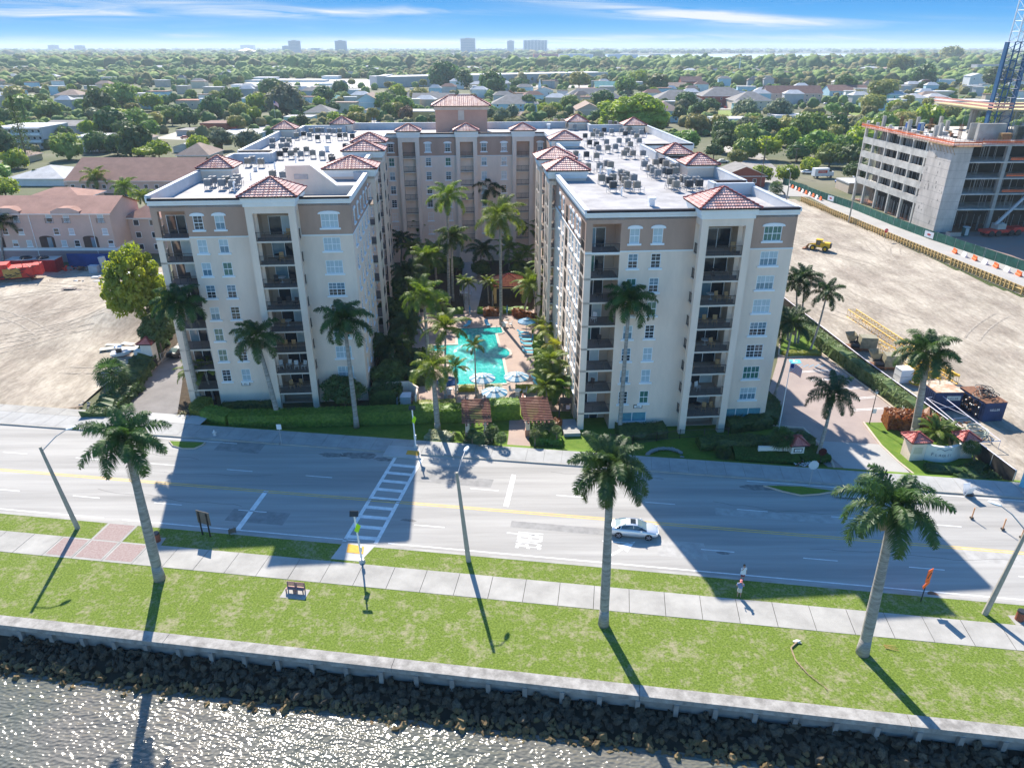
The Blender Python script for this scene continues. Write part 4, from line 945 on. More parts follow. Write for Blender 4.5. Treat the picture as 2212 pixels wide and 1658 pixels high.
# hedges and shrub beds
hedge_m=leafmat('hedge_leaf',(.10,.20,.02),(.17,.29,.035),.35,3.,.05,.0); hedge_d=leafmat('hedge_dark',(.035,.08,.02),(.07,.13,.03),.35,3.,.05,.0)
croton=leafmat('croton_leaf',(.13,.045,.015),(.30,.12,.025),.35,3,.1,.01); varieg=leafmat('pale_leaf',(.22,.26,.14),(.34,.36,.22),.35,3,.1,.01); gold=leafmat('gold_leaf',(.15,.20,.025),(.27,.28,.045),.4,3,.1,.01)
def hedge(pts,w_,h,zb,mt,label,name='hedge',dens=42,leaf=.1,rough=.08,cat='hedge',group=None):
    g=MB(); 
    for a,b in zip(pts,pts[1:]):
        a=Vector(a[:2]);b=Vector(b[:2]); d=(b-a);Lh=d.length;d/=Lh;n=Vector((-d.y,d.x)); ns=max(1,int(Lh/.5)); 
        prof=[(-w_/2,0),(-w_/2*1.02,h*.55),(-w_/2*.9,h*.95),(0,h*1.02),(w_/2*.9,h*.95),(w_/2*1.02,h*.55),(w_/2,0)]; prev=None
        for i in range(ns+1):
            c=a+d*(Lh*i/ns); row=[]
            for (o,z) in prof:
                v=c+n*o; q=noise.noise(Vector((v.x*.9,v.y*.9,z)))*rough*2.2; row.append((v.x+n.x*q,v.y+n.y*q,zb+z+(q if z else 0)))
            k=g.P(row); m_=len(prof)
            if prev is not None:
                for j in range(m_-1): g.f.append((prev+j,k+j,k+j+1,prev+j+1)); g.m.append(0)
            else: g.f.append(tuple(k+j for j in range(m_))); g.m.append(0)
            prev=k
        g.f.append(tuple(prev+j for j in range(m_))[::-1]); g.m.append(0)
        if rough>=.2: dens=max(dens,130); leaf=max(leaf,.17)
        else: dens*=2.2
        for i in range(int(Lh*dens*(w_*.6+h)/2)):
            u=U(0,Lh); s_=U(0,w_*.9+2*h)
            if s_<h: o,z,nv=-w_/2,s_,-n
            elif s_<h+w_*.9: o,z,nv=s_-h-w_*.45,h,Vector((0,0))
            else: o,z,nv=w_/2,s_-h-w_*.9,n
            v=a+d*u+n*o; nr=Vector((nv.x,nv.y,1 if not nv.length else .3))+Vector((U(-.8,.8),U(-.8,.8),U(-.5,.8))); nr.normalize(); t=nr.orthogonal().normalized(); bb=nr.cross(t); ss=leaf*U(.6,1.3); p_=Vector((v.x,v.y,zb+z))+nr*.04
            k=g.P([p_+t*ss,p_+bb*ss*.6,p_-t*ss,p_-bb*ss*.6]); g.f.append((k,k+1,k+2,k+3)); g.m.append(0)
    return tag(g.build(name,[mt]),label,cat,group)
b2=lambda x,y:(BW(x,y).x,BW(x,y).y)
hedge([b2(-46.5,6.0),b2(-43,4.3),b2(-30,4.0),b2(-14.2,3.9)],2.0,1.75,ZS,hedge_m,'long clipped green hedge in front of the left building',dens=60)
hedge([b2(-47.5,9.5),b2(-48.2,7.2),b2(-46.5,6.0)],1.9,1.6,ZS,gold,'yellow green hedge corner beside the left driveway',dens=60)
hedge([b2(-10.9,4.0),b2(-6.9,4.0)],2.0,2.3,ZS,hedge_m,'clipped hedge block between the two pergolas',dens=60)
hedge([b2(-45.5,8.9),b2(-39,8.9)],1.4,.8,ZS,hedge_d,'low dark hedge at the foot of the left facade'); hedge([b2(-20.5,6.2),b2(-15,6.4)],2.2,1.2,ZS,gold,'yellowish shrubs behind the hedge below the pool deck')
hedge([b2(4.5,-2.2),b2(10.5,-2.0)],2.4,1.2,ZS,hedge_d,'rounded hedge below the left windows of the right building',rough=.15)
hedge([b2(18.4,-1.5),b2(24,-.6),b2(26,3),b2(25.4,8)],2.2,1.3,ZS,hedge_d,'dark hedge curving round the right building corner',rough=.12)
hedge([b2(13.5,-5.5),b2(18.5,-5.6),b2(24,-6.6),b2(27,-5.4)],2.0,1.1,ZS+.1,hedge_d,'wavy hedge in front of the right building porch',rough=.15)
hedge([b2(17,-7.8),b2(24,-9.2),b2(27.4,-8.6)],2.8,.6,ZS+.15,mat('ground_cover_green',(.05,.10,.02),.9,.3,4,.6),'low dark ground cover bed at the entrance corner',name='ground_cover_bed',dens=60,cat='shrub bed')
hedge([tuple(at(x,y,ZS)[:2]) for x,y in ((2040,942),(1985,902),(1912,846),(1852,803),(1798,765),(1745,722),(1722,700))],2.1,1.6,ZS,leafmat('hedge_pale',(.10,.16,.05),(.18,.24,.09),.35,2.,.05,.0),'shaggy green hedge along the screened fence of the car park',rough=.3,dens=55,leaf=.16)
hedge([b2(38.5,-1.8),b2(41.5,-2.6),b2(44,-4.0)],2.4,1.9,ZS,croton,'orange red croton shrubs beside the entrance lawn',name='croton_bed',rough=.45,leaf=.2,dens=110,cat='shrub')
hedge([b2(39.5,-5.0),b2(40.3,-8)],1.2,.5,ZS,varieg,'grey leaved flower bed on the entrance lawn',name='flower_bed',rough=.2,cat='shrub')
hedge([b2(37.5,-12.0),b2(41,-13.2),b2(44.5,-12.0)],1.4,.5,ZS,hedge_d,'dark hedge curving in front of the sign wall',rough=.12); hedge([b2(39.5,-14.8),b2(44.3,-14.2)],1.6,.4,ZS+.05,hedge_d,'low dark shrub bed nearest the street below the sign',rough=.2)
hedge([b2(35.2,21.0),b2(41,20.7)],1.2,.5,ZS+.1,gold,'low clipped hedge edging the parking lot island'); 
hedge([(-52.3,79.5),(-52.6,88),(-55,99),(-57.5,109)],3.0,1.3,ZS,hedge_d,'dark shrubs between the sand lot and the left driveway',rough=.5,leaf=.2,dens=60)
hedge([b2(-14.8,12.2),b2(-12,12.2)],1,.7,ZS,gold,'small yellow shrubs at the near end of the pool'); hedge([b2(-11,11.9),b2(-8.6,11.8)],1,.8,ZS,varieg,'pale shrubs beneath the parasols between pool and pergolas'); hedge([b2(-6.8,11.5),b2(-4,11.3)],1.1,.8,ZS,gold,'bushy yellow green shrubs by the right pergola')
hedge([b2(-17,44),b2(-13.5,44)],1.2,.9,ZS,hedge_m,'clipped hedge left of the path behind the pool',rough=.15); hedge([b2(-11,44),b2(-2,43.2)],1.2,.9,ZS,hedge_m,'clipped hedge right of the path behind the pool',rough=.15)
hedge([b2(-10,42.6),b2(-7,42.6)],1.4,1.2,ZS,croton,'orange croton shrub behind the pool by the path',name='croton_bed',rough=.3,cat='shrub'); hedge([b2(-4.5,42.3),b2(-1.2,38)],1.4,1.2,ZS,croton,'orange croton shrubs in the far right corner of the pool deck',name='croton_bed',rough=.3,cat='shrub')
hedge([b2(-4.8,2.3),b2(-2.2,.2)],1.6,1.0,ZS,croton,'orange shrubs between the right pergola and the steps',name='croton_bed',rough=.3,cat='shrub')
hedge([b2(-18.5,-1.2),b2(-15.5,-2.2)],2.4,.7,ZS+.1,varieg,'pale spider leaved bed left of the left pergola',name='flower_bed',rough=.2,cat='shrub'); hedge([b2(-14,-2.5),b2(-10.6,-3.2)],2.0,.5,ZS+.2,hedge_d,'low shrubs under the small palms left of the entrance path'); hedge([b2(-5.8,-2.4),b2(-2.4,-2.6)],2.6,.8,ZS+.1,hedge_m,'mounded green shrubs right of the entrance path',rough=.25)
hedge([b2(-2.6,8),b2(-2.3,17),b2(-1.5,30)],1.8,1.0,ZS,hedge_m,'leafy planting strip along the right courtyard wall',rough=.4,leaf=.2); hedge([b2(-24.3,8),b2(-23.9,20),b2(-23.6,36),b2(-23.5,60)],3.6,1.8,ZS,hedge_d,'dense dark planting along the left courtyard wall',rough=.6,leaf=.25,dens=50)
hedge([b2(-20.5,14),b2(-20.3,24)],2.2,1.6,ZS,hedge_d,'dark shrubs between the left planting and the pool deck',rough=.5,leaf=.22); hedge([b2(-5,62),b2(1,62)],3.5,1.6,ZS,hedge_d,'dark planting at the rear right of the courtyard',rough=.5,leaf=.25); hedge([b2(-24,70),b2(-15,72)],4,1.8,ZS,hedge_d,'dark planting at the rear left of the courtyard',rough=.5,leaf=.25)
hedge([(at(2010,990).x,at(2010,990).y),(at(2075,985).x,at(2075,985).y)],.1,.1,ZS,gold,'x') if False else None
# spiky bromeliads by the driveway, flowers at the entrance
def spiky(p,n,L_,mt,label,name='bromeliad',grp=None):
    g=MB()
    for i in range(n):
        a=U(0,6.28); e=U(.5,1.3); d=Vector((cos(e)*cos(a),cos(e)*sin(a),sin(e))); s=Vector((-sin(a),cos(a),0))*.05; m_=d*L_*.6; t=d*L_+Vector((0,0,-.25*L_))
        k=g.P([s,m_+s*1.2,t,m_-s*1.2,-s]); g.f.append((k,k+1,k+2,k+3,k+4)); g.m.append(0)
    tag(g.build(name,[mt],None,p),label,'plant',grp)
for x,y in ((395,905),(405,912),(418,908),(402,898)): spiky(at(x,y,ZS+.3),40,U(1.,1.4),mat('bromeliad_leaf',(.20,.12,.08),.6,.3,3,col2=(.14,.18,.06)),'spiky reddish bromeliad beside the left driveway mouth',grp='bromeliads beside the driveway')
fl=MB(); fc=[mat('petal_red',(.45,.02,.03),.7,0),mat('petal_white',(.75,.72,.72),.7,0),hedge_d]
A=at(1722,1008,ZS+.5);B_=at(1772,985,ZS+.5)
for i in range(900):
    c=A.lerp(B_,rnd())+Vector((U(-.5,.5),U(-.55,.55),U(-.1,.12))); k=noise.noise(c*1.3); m_=2 if rnd()<.4 else (0 if k>0 else 1); s=U(.05,.11); t=Vector((U(-1,1),U(-1,1),U(-.3,.3)))*s; b=Vector((-t.y,t.x,0))
    fl.face([c+t,c+b,c-t,c-b],m_)
tag(fl.build('flower_bed',fc),'red and white flower bed at the entrance corner behind the round sign','flower bed')
# ---------------- site surfaces
def sandmat():
    m=bpy.data.materials.new('dirt_sand'); m.use_nodes=True; N=m.node_tree.nodes; L=m.node_tree.links; b=N['Principled BSDF']; b.inputs['Roughness'].default_value=.95; b.inputs['Specular IOR Level'].default_value=.1
    tc=N.new('ShaderNodeTexCoord')
    def nz(sc,dt,rot,st,kind='ShaderNodeTexNoise'):
        mp=N.new('ShaderNodeMapping'); mp.inputs['Rotation'].default_value=(0,0,rot); mp.inputs['Scale'].default_value=st; L.new(tc.outputs['Object'],mp.inputs[0]); n=N.new(kind); n.inputs['Scale'].default_value=sc; n.inputs['Detail'].default_value=dt; L.new(mp.outputs[0],n.inputs['Vector'])
        if kind=='ShaderNodeTexNoise': n.inputs['Roughness'].default_value=.68
        else: n.inputs['Distortion'].default_value=9; n.inputs['Detail Scale'].default_value=.35
        return n.outputs['Fac']
    def ramp(src,lo,hi,a,c):
        r=N.new('ShaderNodeValToRGB'); r.color_ramp.elements[0].position=lo; r.color_ramp.elements[1].position=hi; r.color_ramp.elements[0].color=(*a,1); r.color_ramp.elements[1].color=(*c,1); L.new(src,r.inputs[0]); return r.outputs[0]
    a=ramp(nz(.09,12,.5,(1,.75,1)),.40,.60,(.43,.385,.315),(.29,.25,.205)); tr=ramp(nz(.7,5,.42,(1,.14,1)),.36,.50,(.82,.81,.80),(1.0,1,1)); t2=ramp(nz(.9,6,-.6,(1,.12,1)),.36,.47,(.86,.86,.85),(1,1,1)); fi=ramp(nz(2.2,8,.2,(1,.4,1)),.38,.6,(.78,.77,.76),(1.08,1.08,1.08)); fl=ramp(nz(.3,9,1.1,(1,.3,1)),.45,.57,(1.12,1.12,1.12),(.84,.83,.82))
    o=a
    for x in (tr,t2,fi,fl):
        mx=N.new('ShaderNodeMix'); mx.data_type='RGBA'; mx.blend_type='MULTIPLY'; mx.inputs['Factor'].default_value=.8; L.new(o,mx.inputs['A']); L.new(x,mx.inputs['B']); o=mx.outputs['Result']
    L.new(o,b.inputs['Base Color']); bp=N.new('ShaderNodeBump'); bp.inputs['Distance'].default_value=.15; L.new(nz(1.2,9,.5,(1,.5,1)),bp.inputs['Height']); L.new(bp.outputs[0],b.inputs['Normal']); return m
sand=sandmat() or M_('dirt_sand',(.40,.355,.30),.95,.1,.22,.9,col2=(.23,.20,.175),det=14,bs=1.3,stretch=(1,.45,1),rot=.6,lo=.42,hi=.6)
pav=M_('paver_rose',(.35,.29,.26),.9,.08,.25,.2,det=8,col2=(.29,.24,.22))
deckm=M_('pool_deck_pavers',(.40,.31,.26),.9,.1,.3,.2,col2=(.32,.25,.22),det=8)
copem=M_('coping_cream',(.46,.41,.36),.8,.06,1)
def hs(x,y,amp=.35): 
    v=Vector((x*.05,y*.05,0)); r=noise.fractal(Vector((x*.35,y*.12,3)),.7,2,4)*.13+noise.noise(v)*amp
    return r
def sheetobj(name,pts,z,m,kind='structure'):
    g=MB(); g.sheet(pts,z); o=g.build(name,m); 
    if kind: o['kind']=kind
    return o
def inpoly(x,y,P):
    c=False; j=len(P)-1
    for i in range(len(P)):
        if (P[i][1]>y)!=(P[j][1]>y) and x<(P[j][0]-P[i][0])*(y-P[i][1])/(P[j][1]-P[i][1])+P[i][0]: c=not c
        j=i
    return c
PL=[SW(-135,73.3),SW(-63.5,73.3),(-53.2,79),(-54.0,88),(-57.0,100),(-61.5,112),(-67,128),(-74,150),(-140,150)]; PL=[(p[0],p[1]) for p in PL]
mound=[(-67.5,118,6,2.2),(-95,128,18,1.0),(-72,108,5,.5)]
def zl(x,y):
    z=-.82+hs(x,y,.3)
    for mx,my,mr,mh in mound: z+=mh*math.exp(-((x-mx)**2+(y-my)**2)/mr**2)
    return (x,y,max(z,-1.0))
grid_mesh('dirt_lot',(-140,-57,72,150),110,100,zl,sand,lambda x,y:inpoly(x,y,PL))['kind']='structure'
PRt=[(54.2,64.5),(53.6,75),(51.6,95),(49.4,121),(44,170),(44,225),(88,226),(91,197),(92.9,175),(94.9,138),(99,118),(99,60.3)]
def zr_(x,y): return (x,y,max(-.88+hs(x,y,.12)*.6,-1.0))
grid_mesh('dirt_lot',(43,100,59,228),76,170,zr_,sand,lambda x,y:inpoly(x,y,PRt))['kind']='structure'
random.seed(64)
tk=mat('track_dirt',(.32,.28,.23),.95,.25,1.5,.3)
def zgrid(b,nx,ny,fz,x,y):
    x0,x1,y0,y1=b; u=(x-x0)/(x1-x0)*nx; v=(y-y0)/(y1-y0)*ny; i=int(u);j=int(v); fu=u-i;fv=v-j
    q=lambda a,c: fz(x0+(x1-x0)*a/nx,y0+(y1-y0)*c/ny)[2]
    return (q(i,j)*(1-fu)+q(i+1,j)*fu)*(1-fv)+(q(i,j+1)*(1-fu)+q(i+1,j+1)*fu)*fv
def tracks(n,b,nx,ny,fz,P,x0,x1,y0,y1,a0,a1):
    g=MB(); k=0; t_=0
    while k<n and t_<400:
        t_+=1; x,y=U(x0,x1),U(y0,y1); a=U(a0,a1); cv=U(-.03,.03); L_=int(U(14,46)); prev=None
        for i in range(L_):
            if not (inpoly(x,y,P) and inpoly(x+2,y+2,P) and inpoly(x-2,y-2,P)): break
            row=[]
            for o in (-1.2,-.85,.85,1.2):
                xx=x-sin(a)*o; yy=y+cos(a)*o; row.append((xx,yy,zgrid(b,nx,ny,fz,xx,yy)+.035))
            if prev:
                g.face([prev[0],row[0],row[1],prev[1]]); g.face([prev[2],row[2],row[3],prev[3]])
            prev=row; x+=cos(a); y+=sin(a); a+=cv+U(-.02,.02)
        k+=1
    struct(g.build('dirt_track',[tk]))
tracks(20,(43,100,59,228),76,170,zr_,PRt,52,92,80,215,.9,2.3)
tracks(12,(-140,-57,72,150),110,100,zl,PL,-125,-62,78,132,-.4,1.0)
# side street beside the construction site
sheetobj('road',[(94,230),(93,175),(96.5,140),(101,100),(125,95),(118,130),(106,165),(100.5,200),(96,256),(89,262),(83,232)],-.93,M_('side_street',(.34,.33,.31),.9,.08,.2,.1,det=6))
sheetobj('ground',[(100,150),(108,150),(107,228),(190,232),(190,120),(118,120)],-.97,M_('site_concrete',(.20,.18,.165),.9,.2,.1,.2,col2=(.26,.17,.14)))
sheetobj('road',[at(*p,-1) for p in ((1560,300),(1640,420),(1700,437),(1712,396),(1640,330),(1600,296))],-.99,M_('side_street2',(.28,.26,.24),.9,.12,.1))
# driveway on the left with its shade speckle left to the trees
sheetobj('driveway',[at(*p,ZS) for p in ((255,925),(376,929),(385,880),(392,834),(402,760),(398,700),(388,735),(345,785),(300,830),(272,866),(245,900))],-.945,M_('asphalt_drive',(.20,.19,.185),.9,.15,.3,.2,det=8))
sheetobj('ground',[at(*p,ZS) for p in ((374,930),(385,880),(392,834),(402,760),(404,700),(440,700),(470,880),(430,925))],-.962,mat('mulch',(.06,.045,.03),.95,.3,2))
sheetobj('ground',[(-50.5,76.5),(-53.0,78),(-53.5,88),(-56.5,100),(-62,115),(-55,118),(-49,105),(-48.5,90)],-.965,mat('mulch',(.06,.045,.03),.95,.3,2))
sheetobj('driveway',[SW(-56.5,71.45),SW(-48.6,71.45),SW(-48.6,73.6),SW(-56.5,73.6)],.03,M_('concrete_band',(.42,.42,.41),.9,.06,.5))
# front lawn of the complex
sheetobj('lawn',[SW(-47.5,73.4),SW(33,73.4),BW(26,-2),BW(26,6),BW(-1,6),BW(-50,9),BW(-50,4)],-.965,lawn)
# courtyard deck
sheetobj('pool_deck',[BW(-22,9.8),BW(-16.5,7.6),BW(-4,7.6),BW(-2.9,5.0),BW(-.2,5.0),BW(-.2,45),BW(-22,45)],-.935,deckm)
sheetobj('path',[BW(-13.2,45.0),BW(-11,45.0),BW(-9.2,62),BW(-10.5,78),BW(-13,78),BW(-13.7,62)],-.935,M_('path_pale',(.42,.37,.34),.9,.08,.4))
sheetobj('ground',[BW(-28,9),BW(4.6,44),BW(4.6,78),BW(-28,78)],-.99,mat('mulch',(.06,.045,.03),.95,.3,2))
# entrance path under the pergolas
sheetobj('path',[at(*p,ZS) for p in ((1092,978),(1150,981),(1142,950),(1140,905),(1100,905),(1098,940))],-.90,deckm)
# pool
POOL=[(-7.8,14.0),(-7.8,16.2),(-7.9,23.0),(-7.3,23.3),(-6.7,24.2),(-6.6,25.2),(-6.9,26.4),(-7.6,27.2),(-8.2,27.4),(-8.4,33.4),(-7.2,33.6),(-7.2,36.3),(-13.8,36.1),(-14.6,36.1),(-14.6,29.0),(-18.9,28.8),(-18.9,26.6),(-16.6,26.4),(-14.8,14.0)]
P3=[BW(*p) for p in POOL]
g=MB(); c=sum(P3,Vector())/len(P3)
for i in range(len(P3)):
    a=P3[i];b=P3[(i+1)%len(P3)]; d=(b-a).normalized(); n=Vector((d.y,-d.x,0)); g.M=None
    g.prism([(a-d*.02).to_2d(),(b+d*.02).to_2d(),(b+d*.02+n*.42).to_2d(),(a-d*.02+n*.42).to_2d()],-.95,-.84+.004*(i%3))
    g.face([a+Vector((0,0,-.84)),b+Vector((0,0,-.84)),b+Vector((0,0,-1.6)),a+Vector((0,0,-1.6))],1)
pw=bpy.data.materials.new('pool_water'); pw.use_nodes=True; N=pw.node_tree.nodes; L=pw.node_tree.links; b=N['Principled BSDF']
b.inputs['Roughness'].default_value=.04
spec_=1
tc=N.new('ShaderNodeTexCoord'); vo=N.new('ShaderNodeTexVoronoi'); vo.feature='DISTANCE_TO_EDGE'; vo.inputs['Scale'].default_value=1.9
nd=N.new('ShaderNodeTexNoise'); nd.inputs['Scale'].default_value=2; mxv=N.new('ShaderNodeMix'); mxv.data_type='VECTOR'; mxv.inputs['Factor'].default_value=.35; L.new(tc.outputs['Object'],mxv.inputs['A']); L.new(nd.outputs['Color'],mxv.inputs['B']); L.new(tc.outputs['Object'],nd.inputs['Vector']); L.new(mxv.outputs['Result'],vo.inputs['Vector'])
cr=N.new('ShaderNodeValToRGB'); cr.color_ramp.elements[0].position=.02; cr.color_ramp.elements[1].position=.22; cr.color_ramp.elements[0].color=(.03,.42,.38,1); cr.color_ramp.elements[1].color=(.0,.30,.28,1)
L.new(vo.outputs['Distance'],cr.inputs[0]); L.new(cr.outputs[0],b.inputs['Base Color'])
n2=N.new('ShaderNodeTexNoise'); n2.inputs['Scale'].default_value=2.2; n2.inputs['Detail'].default_value=3; L.new(tc.outputs['Object'],n2.inputs['Vector']); bp=N.new('ShaderNodeBump'); bp.inputs['Distance'].default_value=.12; bp.inputs['Strength'].default_value=1; L.new(n2.outputs['Fac'],bp.inputs['Height']); L.new(bp.outputs[0],b.inputs['Normal'])
pool=thing('swimming_pool','turquoise swimming pool with cream coping in the courtyard','pool',(0,0,0)); g.build('coping',[copem,mat('pool_tile',(.03,.12,.2),.3,.1,3)],pool)
# deck lies outside the basin: the water sheet stands just above the deck level
g2=MB(); g2.sheet(P3,-.905); g2.build('water',[pw],pool)
g=MB()
for k in range(2):
    q=BW(-8.0+k*.7,35.2); g.path([(q.x,q.y,-.9),(q.x,q.y,-.1),(q.x-.1,q.y-.5,0.0),(q.x-.1,q.y-1,-.9)],[.025]*4,6)
g.build('handrail',[metal_g],pool)
# right car park and drive
sheetobj('car_park',[at(*p,ZS) for p in ((1640,905),(1655,860),(1678,780),(1690,700),(1700,690),(1770,762),(1822,801),(1864,832),(1905,862),(1945,893),(1935,914),(1864,912),(1900,960),(1760,952),(1735,925),(1700,920))],-.94,pav)
sheetobj('driveway',[at(*p,ZS) for p in ((1758,952),(1902,960),(1965,1022),(1985,1060),(1880,1072),(1838,1050),(1820,1010),(1796,990))]+[],-.85,M_('drive_concrete',(.38,.37,.35),.9,.08,.3,.1,det=6))
sheetobj('driveway',[at(1838,1046,.03),at(1990,1062,.03),at(1990,1085,.03),at(1800,1072,.03)],.035,M_('drive_concrete',(.38,.37,.35)))
sheetobj('driveway',[at(*p,ZS) for p in ((1735,925),(1765,952),(1800,990),(1822,1012),(1842,1052),(1812,1052),(1790,1010),(1745,975),(1720,940))],-.89,pav)
sheetobj('lawn',[at(*p,ZS) for p in ((1864,912),(1935,912),(2000,945),(2110,975),(2165,1045),(2150,1062),(2025,1055),(1976,1027),(1900,960))],-.90,lawn)
g=MB()
def kerbline(pts,z0=-1,z1=-.78,w_=.22):
    P=[at(x,y,ZS) for x,y in pts]
    for a,b in zip(P,P[1:]):
        d=(b-a).normalized(); n=Vector((d.y,-d.x,0))*w_/2; g.prism([(a-n).to_2d(),(b-n).to_2d(),(b+n).to_2d(),(a+n).to_2d()],z0,z1)
kerbline([(1864,912),(1902,962),(1940,998),(1976,1027),(2000,1045),(2024,1056)]); kerbline([(1690,690),(1681,767),(1700,772),(1772,766)]); kerbline([(1772,762),(1822,801),(1864,832),(1905,862),(1943,892)]); kerbline([(272,866),(300,830),(345,782),(387,742),(398,715)]); kerbline([(1640,915),(1700,922),(1735,925),(1765,955),(1795,995),(1812,1040)])
struct(g.build('kerb',MT['kerb_tan']))
sheetobj('lawn',[at(*p,ZS) for p in ((1681,767),(1771,766),(1730,706),(1700,690),(1691,692))],-.83,lawn)
g=MB()
for x0,y0,x1,y1 in ((1732,804,1810,799),(1752,822,1838,818),(1795,842,1862,838),(1845,862,1893,858),(1842,887,1926,882)):
    a=at(x0,y0,ZS);b=at(x1,y1,ZS)
    for o in (0,.35): g.sheet([a+Vector((0,o,0)),b+Vector((0,o,0)),b+Vector((0,o+.12,0)),a+Vector((0,o+.12,0))],-.925)
struct(g.build('road_marking',[white_paint]))
bl=mat('blue_paint',(.10,.42,.66),.7,.1,2); g=MB(); g.sheet([at(*p,ZS) for p in ((1703,776),(1727,776),(1731,784),(1707,785))],-.925,0); 
a=at(1717,780,ZS); disc(g,(a.x,a.y),.35,-.92,1,12); disc(g,(a.x+.05,a.y),.22,-.916,0,12); g.sheet([(a.x-.1,a.y+.2),(a.x+.05,a.y+.2),(a.x+.05,a.y+.75),(a.x-.1,a.y+.75)],-.912,1)
for k in range(5): 
    a=at(1722+k*12,792,ZS); g.sheet([(a.x,a.y),(a.x+.12,a.y),(a.x+1.2,a.y+.9),(a.x+1.08,a.y+.9)],-.925,0)
struct(g.build('road_marking',[bl,white_paint]))
# ---------------- pergolas
terra=M_('terracotta_wood',(.22,.105,.08),.8,.15,2,.1); 
def pergola(x0,x1,label):
    t=thing('pergola',label,'pergola',BW(x0+.15,-1.7),A4); w_=x1-x0-.35; g=MB(); zt=1.75
    for i in range(15):
        y=-.9+i*.43; g.box(-.3,w_+.3,y,y+.09,zt+.12,zt+.27)
    g.build('slats',[terra],t); g=MB()
    for x in (.15,w_-.35): g.box(x,x+.2,-1.2,6.6,zt-.12,zt+.12)
    for k in range(6): g.cb((w_*(k+.5)/6,-1.05,zt+.02),.12,.9,.2,rx=-.25)
    g.build('beam',[terra],t)
    for x,y in ((.1,.3),(w_-.6,.3),(.1,6),(w_-.6,6)):
        g=MB(); g.box(x,x+.5,y,y+.5,.0,zt-.12,0); g.box(x-.06,x+.56,y-.06,y+.56,ZS-.1,.0,1); g.build('post',[stucco,terra_s],t)
terra_s=M_('terracotta_stucco',(.50,.28,.20),.9,.1,1)
pergola(-14.1,-10.8,'left red brown slatted pergola in the hedge below the pool'); pergola(-6.8,-3.5,'right red brown slatted pergola beside the entrance path')
# pavilion roof by the pool
t=thing('pavilion','small open pavilion with orange tiled roof and yellow columns behind the pool','pavilion',BW(-8.0,48.5),A4)
hip(0,6,0,6,2.3,1.6,parent=t,mats=[M_('tile_orange',(.50,.19,.10),.6,.2,2),tile_ridge,coping])
for x in (.2,5.4):
    for y in (.2,5.4): g=MB(); g.box(x,x+.5,y,y+.5,ZS,2.2); g.build('column',[M_('yellow_stucco',(.62,.44,.20),.9,.1,1)],t)
g=MB(); g.box(.1,5.9,.1,5.9,2.0,2.2); g.build('beam',[MT['yellow_stucco']],t)
# equipment yard wall
t=thing('garden_wall','cream stucco wall round the equipment yard behind the hedge','wall'); g=MB()
W_=[at(*p,ZS) for p in ((792,905),(800,862),(862,862),(882,872),(874,908))]
P=[at(820,865,ZS),at(832,852,ZS),at(884,850,ZS),at(903,862,ZS),at(899,884,ZS)]
for a,b in zip(P[1:],P[2:]):
    d=(b-a).normalized(); n=Vector((d.y,-d.x,0))*.12; g.prism([(a-n).to_2d(),(b-n).to_2d(),(b+n).to_2d(),(a+n).to_2d()],-1,.95); 
g.build('wall',[stucco],t)
g=MB(); q=at(862,868,ZS); g.cb(q+Vector((0,0,.5)),3.2,1.5,1.0,0,A4); g.cb(q+Vector((0,0,1.03)),3.3,1.6,.06,1,A4); tag(g.build('storage_cabinet',[white,mat('white_lid',(.7,.72,.75),.5,.05,1)]),'large white cabinet inside the walled yard','cabinet')
g=MB(); q=at(857,855,ZS+.35); g.cb(q,3.2,.6,.7,0,A4); g.cb(q+Vector((-.5,0,.4)),.9,.5,.2,1,A4); tag(g.build('pool_pump',[mat('pump_grey',(.5,.52,.55),.6,.1,1),mat('blue_cover',(.05,.25,.6),.6,.1,1)]),'low grey pump unit with a blue cover behind the white cabinet','pump')
# parasols
def parasol(p,r,h,label,closed=False,cols=None):
    t=thing('parasol',label,'parasol',p,U(0,1)); g=MB(); g.tube((0,0,0),(0,0,h),.035); g.build('pole',[white],t); g=MB(); n=8
    c1,c2=cols
    if closed: g.tube((0,0,h-1.3),(0,0,h-.7),.1,.16,8,0,False); g.tube((0,0,h-.7),(0,0,h+.1),.16,.02,8,0)
    else:
        for i in range(n*2):
            a=2*pi*i/(2*n); b=2*pi*(i+1)/(2*n)
            g.face([(0,0,h),(r*.45*cos(a),r*.45*sin(a),h-.18),(r*.45*cos(b),r*.45*sin(b),h-.18)],i%2)
            g.face([(r*.42*cos(a),r*.42*sin(a),h-.24),(r*cos(a),r*sin(a),h-.62),(r*cos(b),r*sin(b),h-.62),(r*.42*cos(b),r*.42*sin(b),h-.24)],i%2)
            g.face([(r*cos(a),r*sin(a),h-.62),(r*cos(b),r*sin(b),h-.62),(r*cos(b),r*sin(b),h-.78),(r*cos(a),r*sin(a),h-.78)],i%2)
    g.build('canopy',[c1,c2],t); g=MB(); g.tube((0,0,0),(0,0,.08),.3,n=12); g.build('base',[concrete],t)
cb1=leafmat('canvas_blue',(.07,.24,.42),(.08,.26,.45),.3,1,0,0); cb2=leafmat('canvas_white',(.62,.68,.70),(.62,.68,.70),.3,1,0,0); cb3=leafmat('canvas_navy',(.02,.07,.2),(.02,.08,.22),.3,1,0,0)
for x,y,r,cols,lab in ((968,845,1.3,(cb3,cb3),'dark blue parasol at the lower left corner of the pool'),(1042,838,1.55,(cb1,cb2),'blue and white parasol at the near edge of the pool, left'),(1115,835,1.5,(cb1,cb2),'blue and white parasol at the lower right corner of the pool'),(1068,870,1.5,(cb1,cb2),'blue and white parasol between pool and pergolas'),(1137,712,1.3,(cb1,cb1),'plain blue parasol over the loungers at the upper right')):
    parasol(at(x,y+6,ZS),r*1.15,2.6,lab,cols=cols)
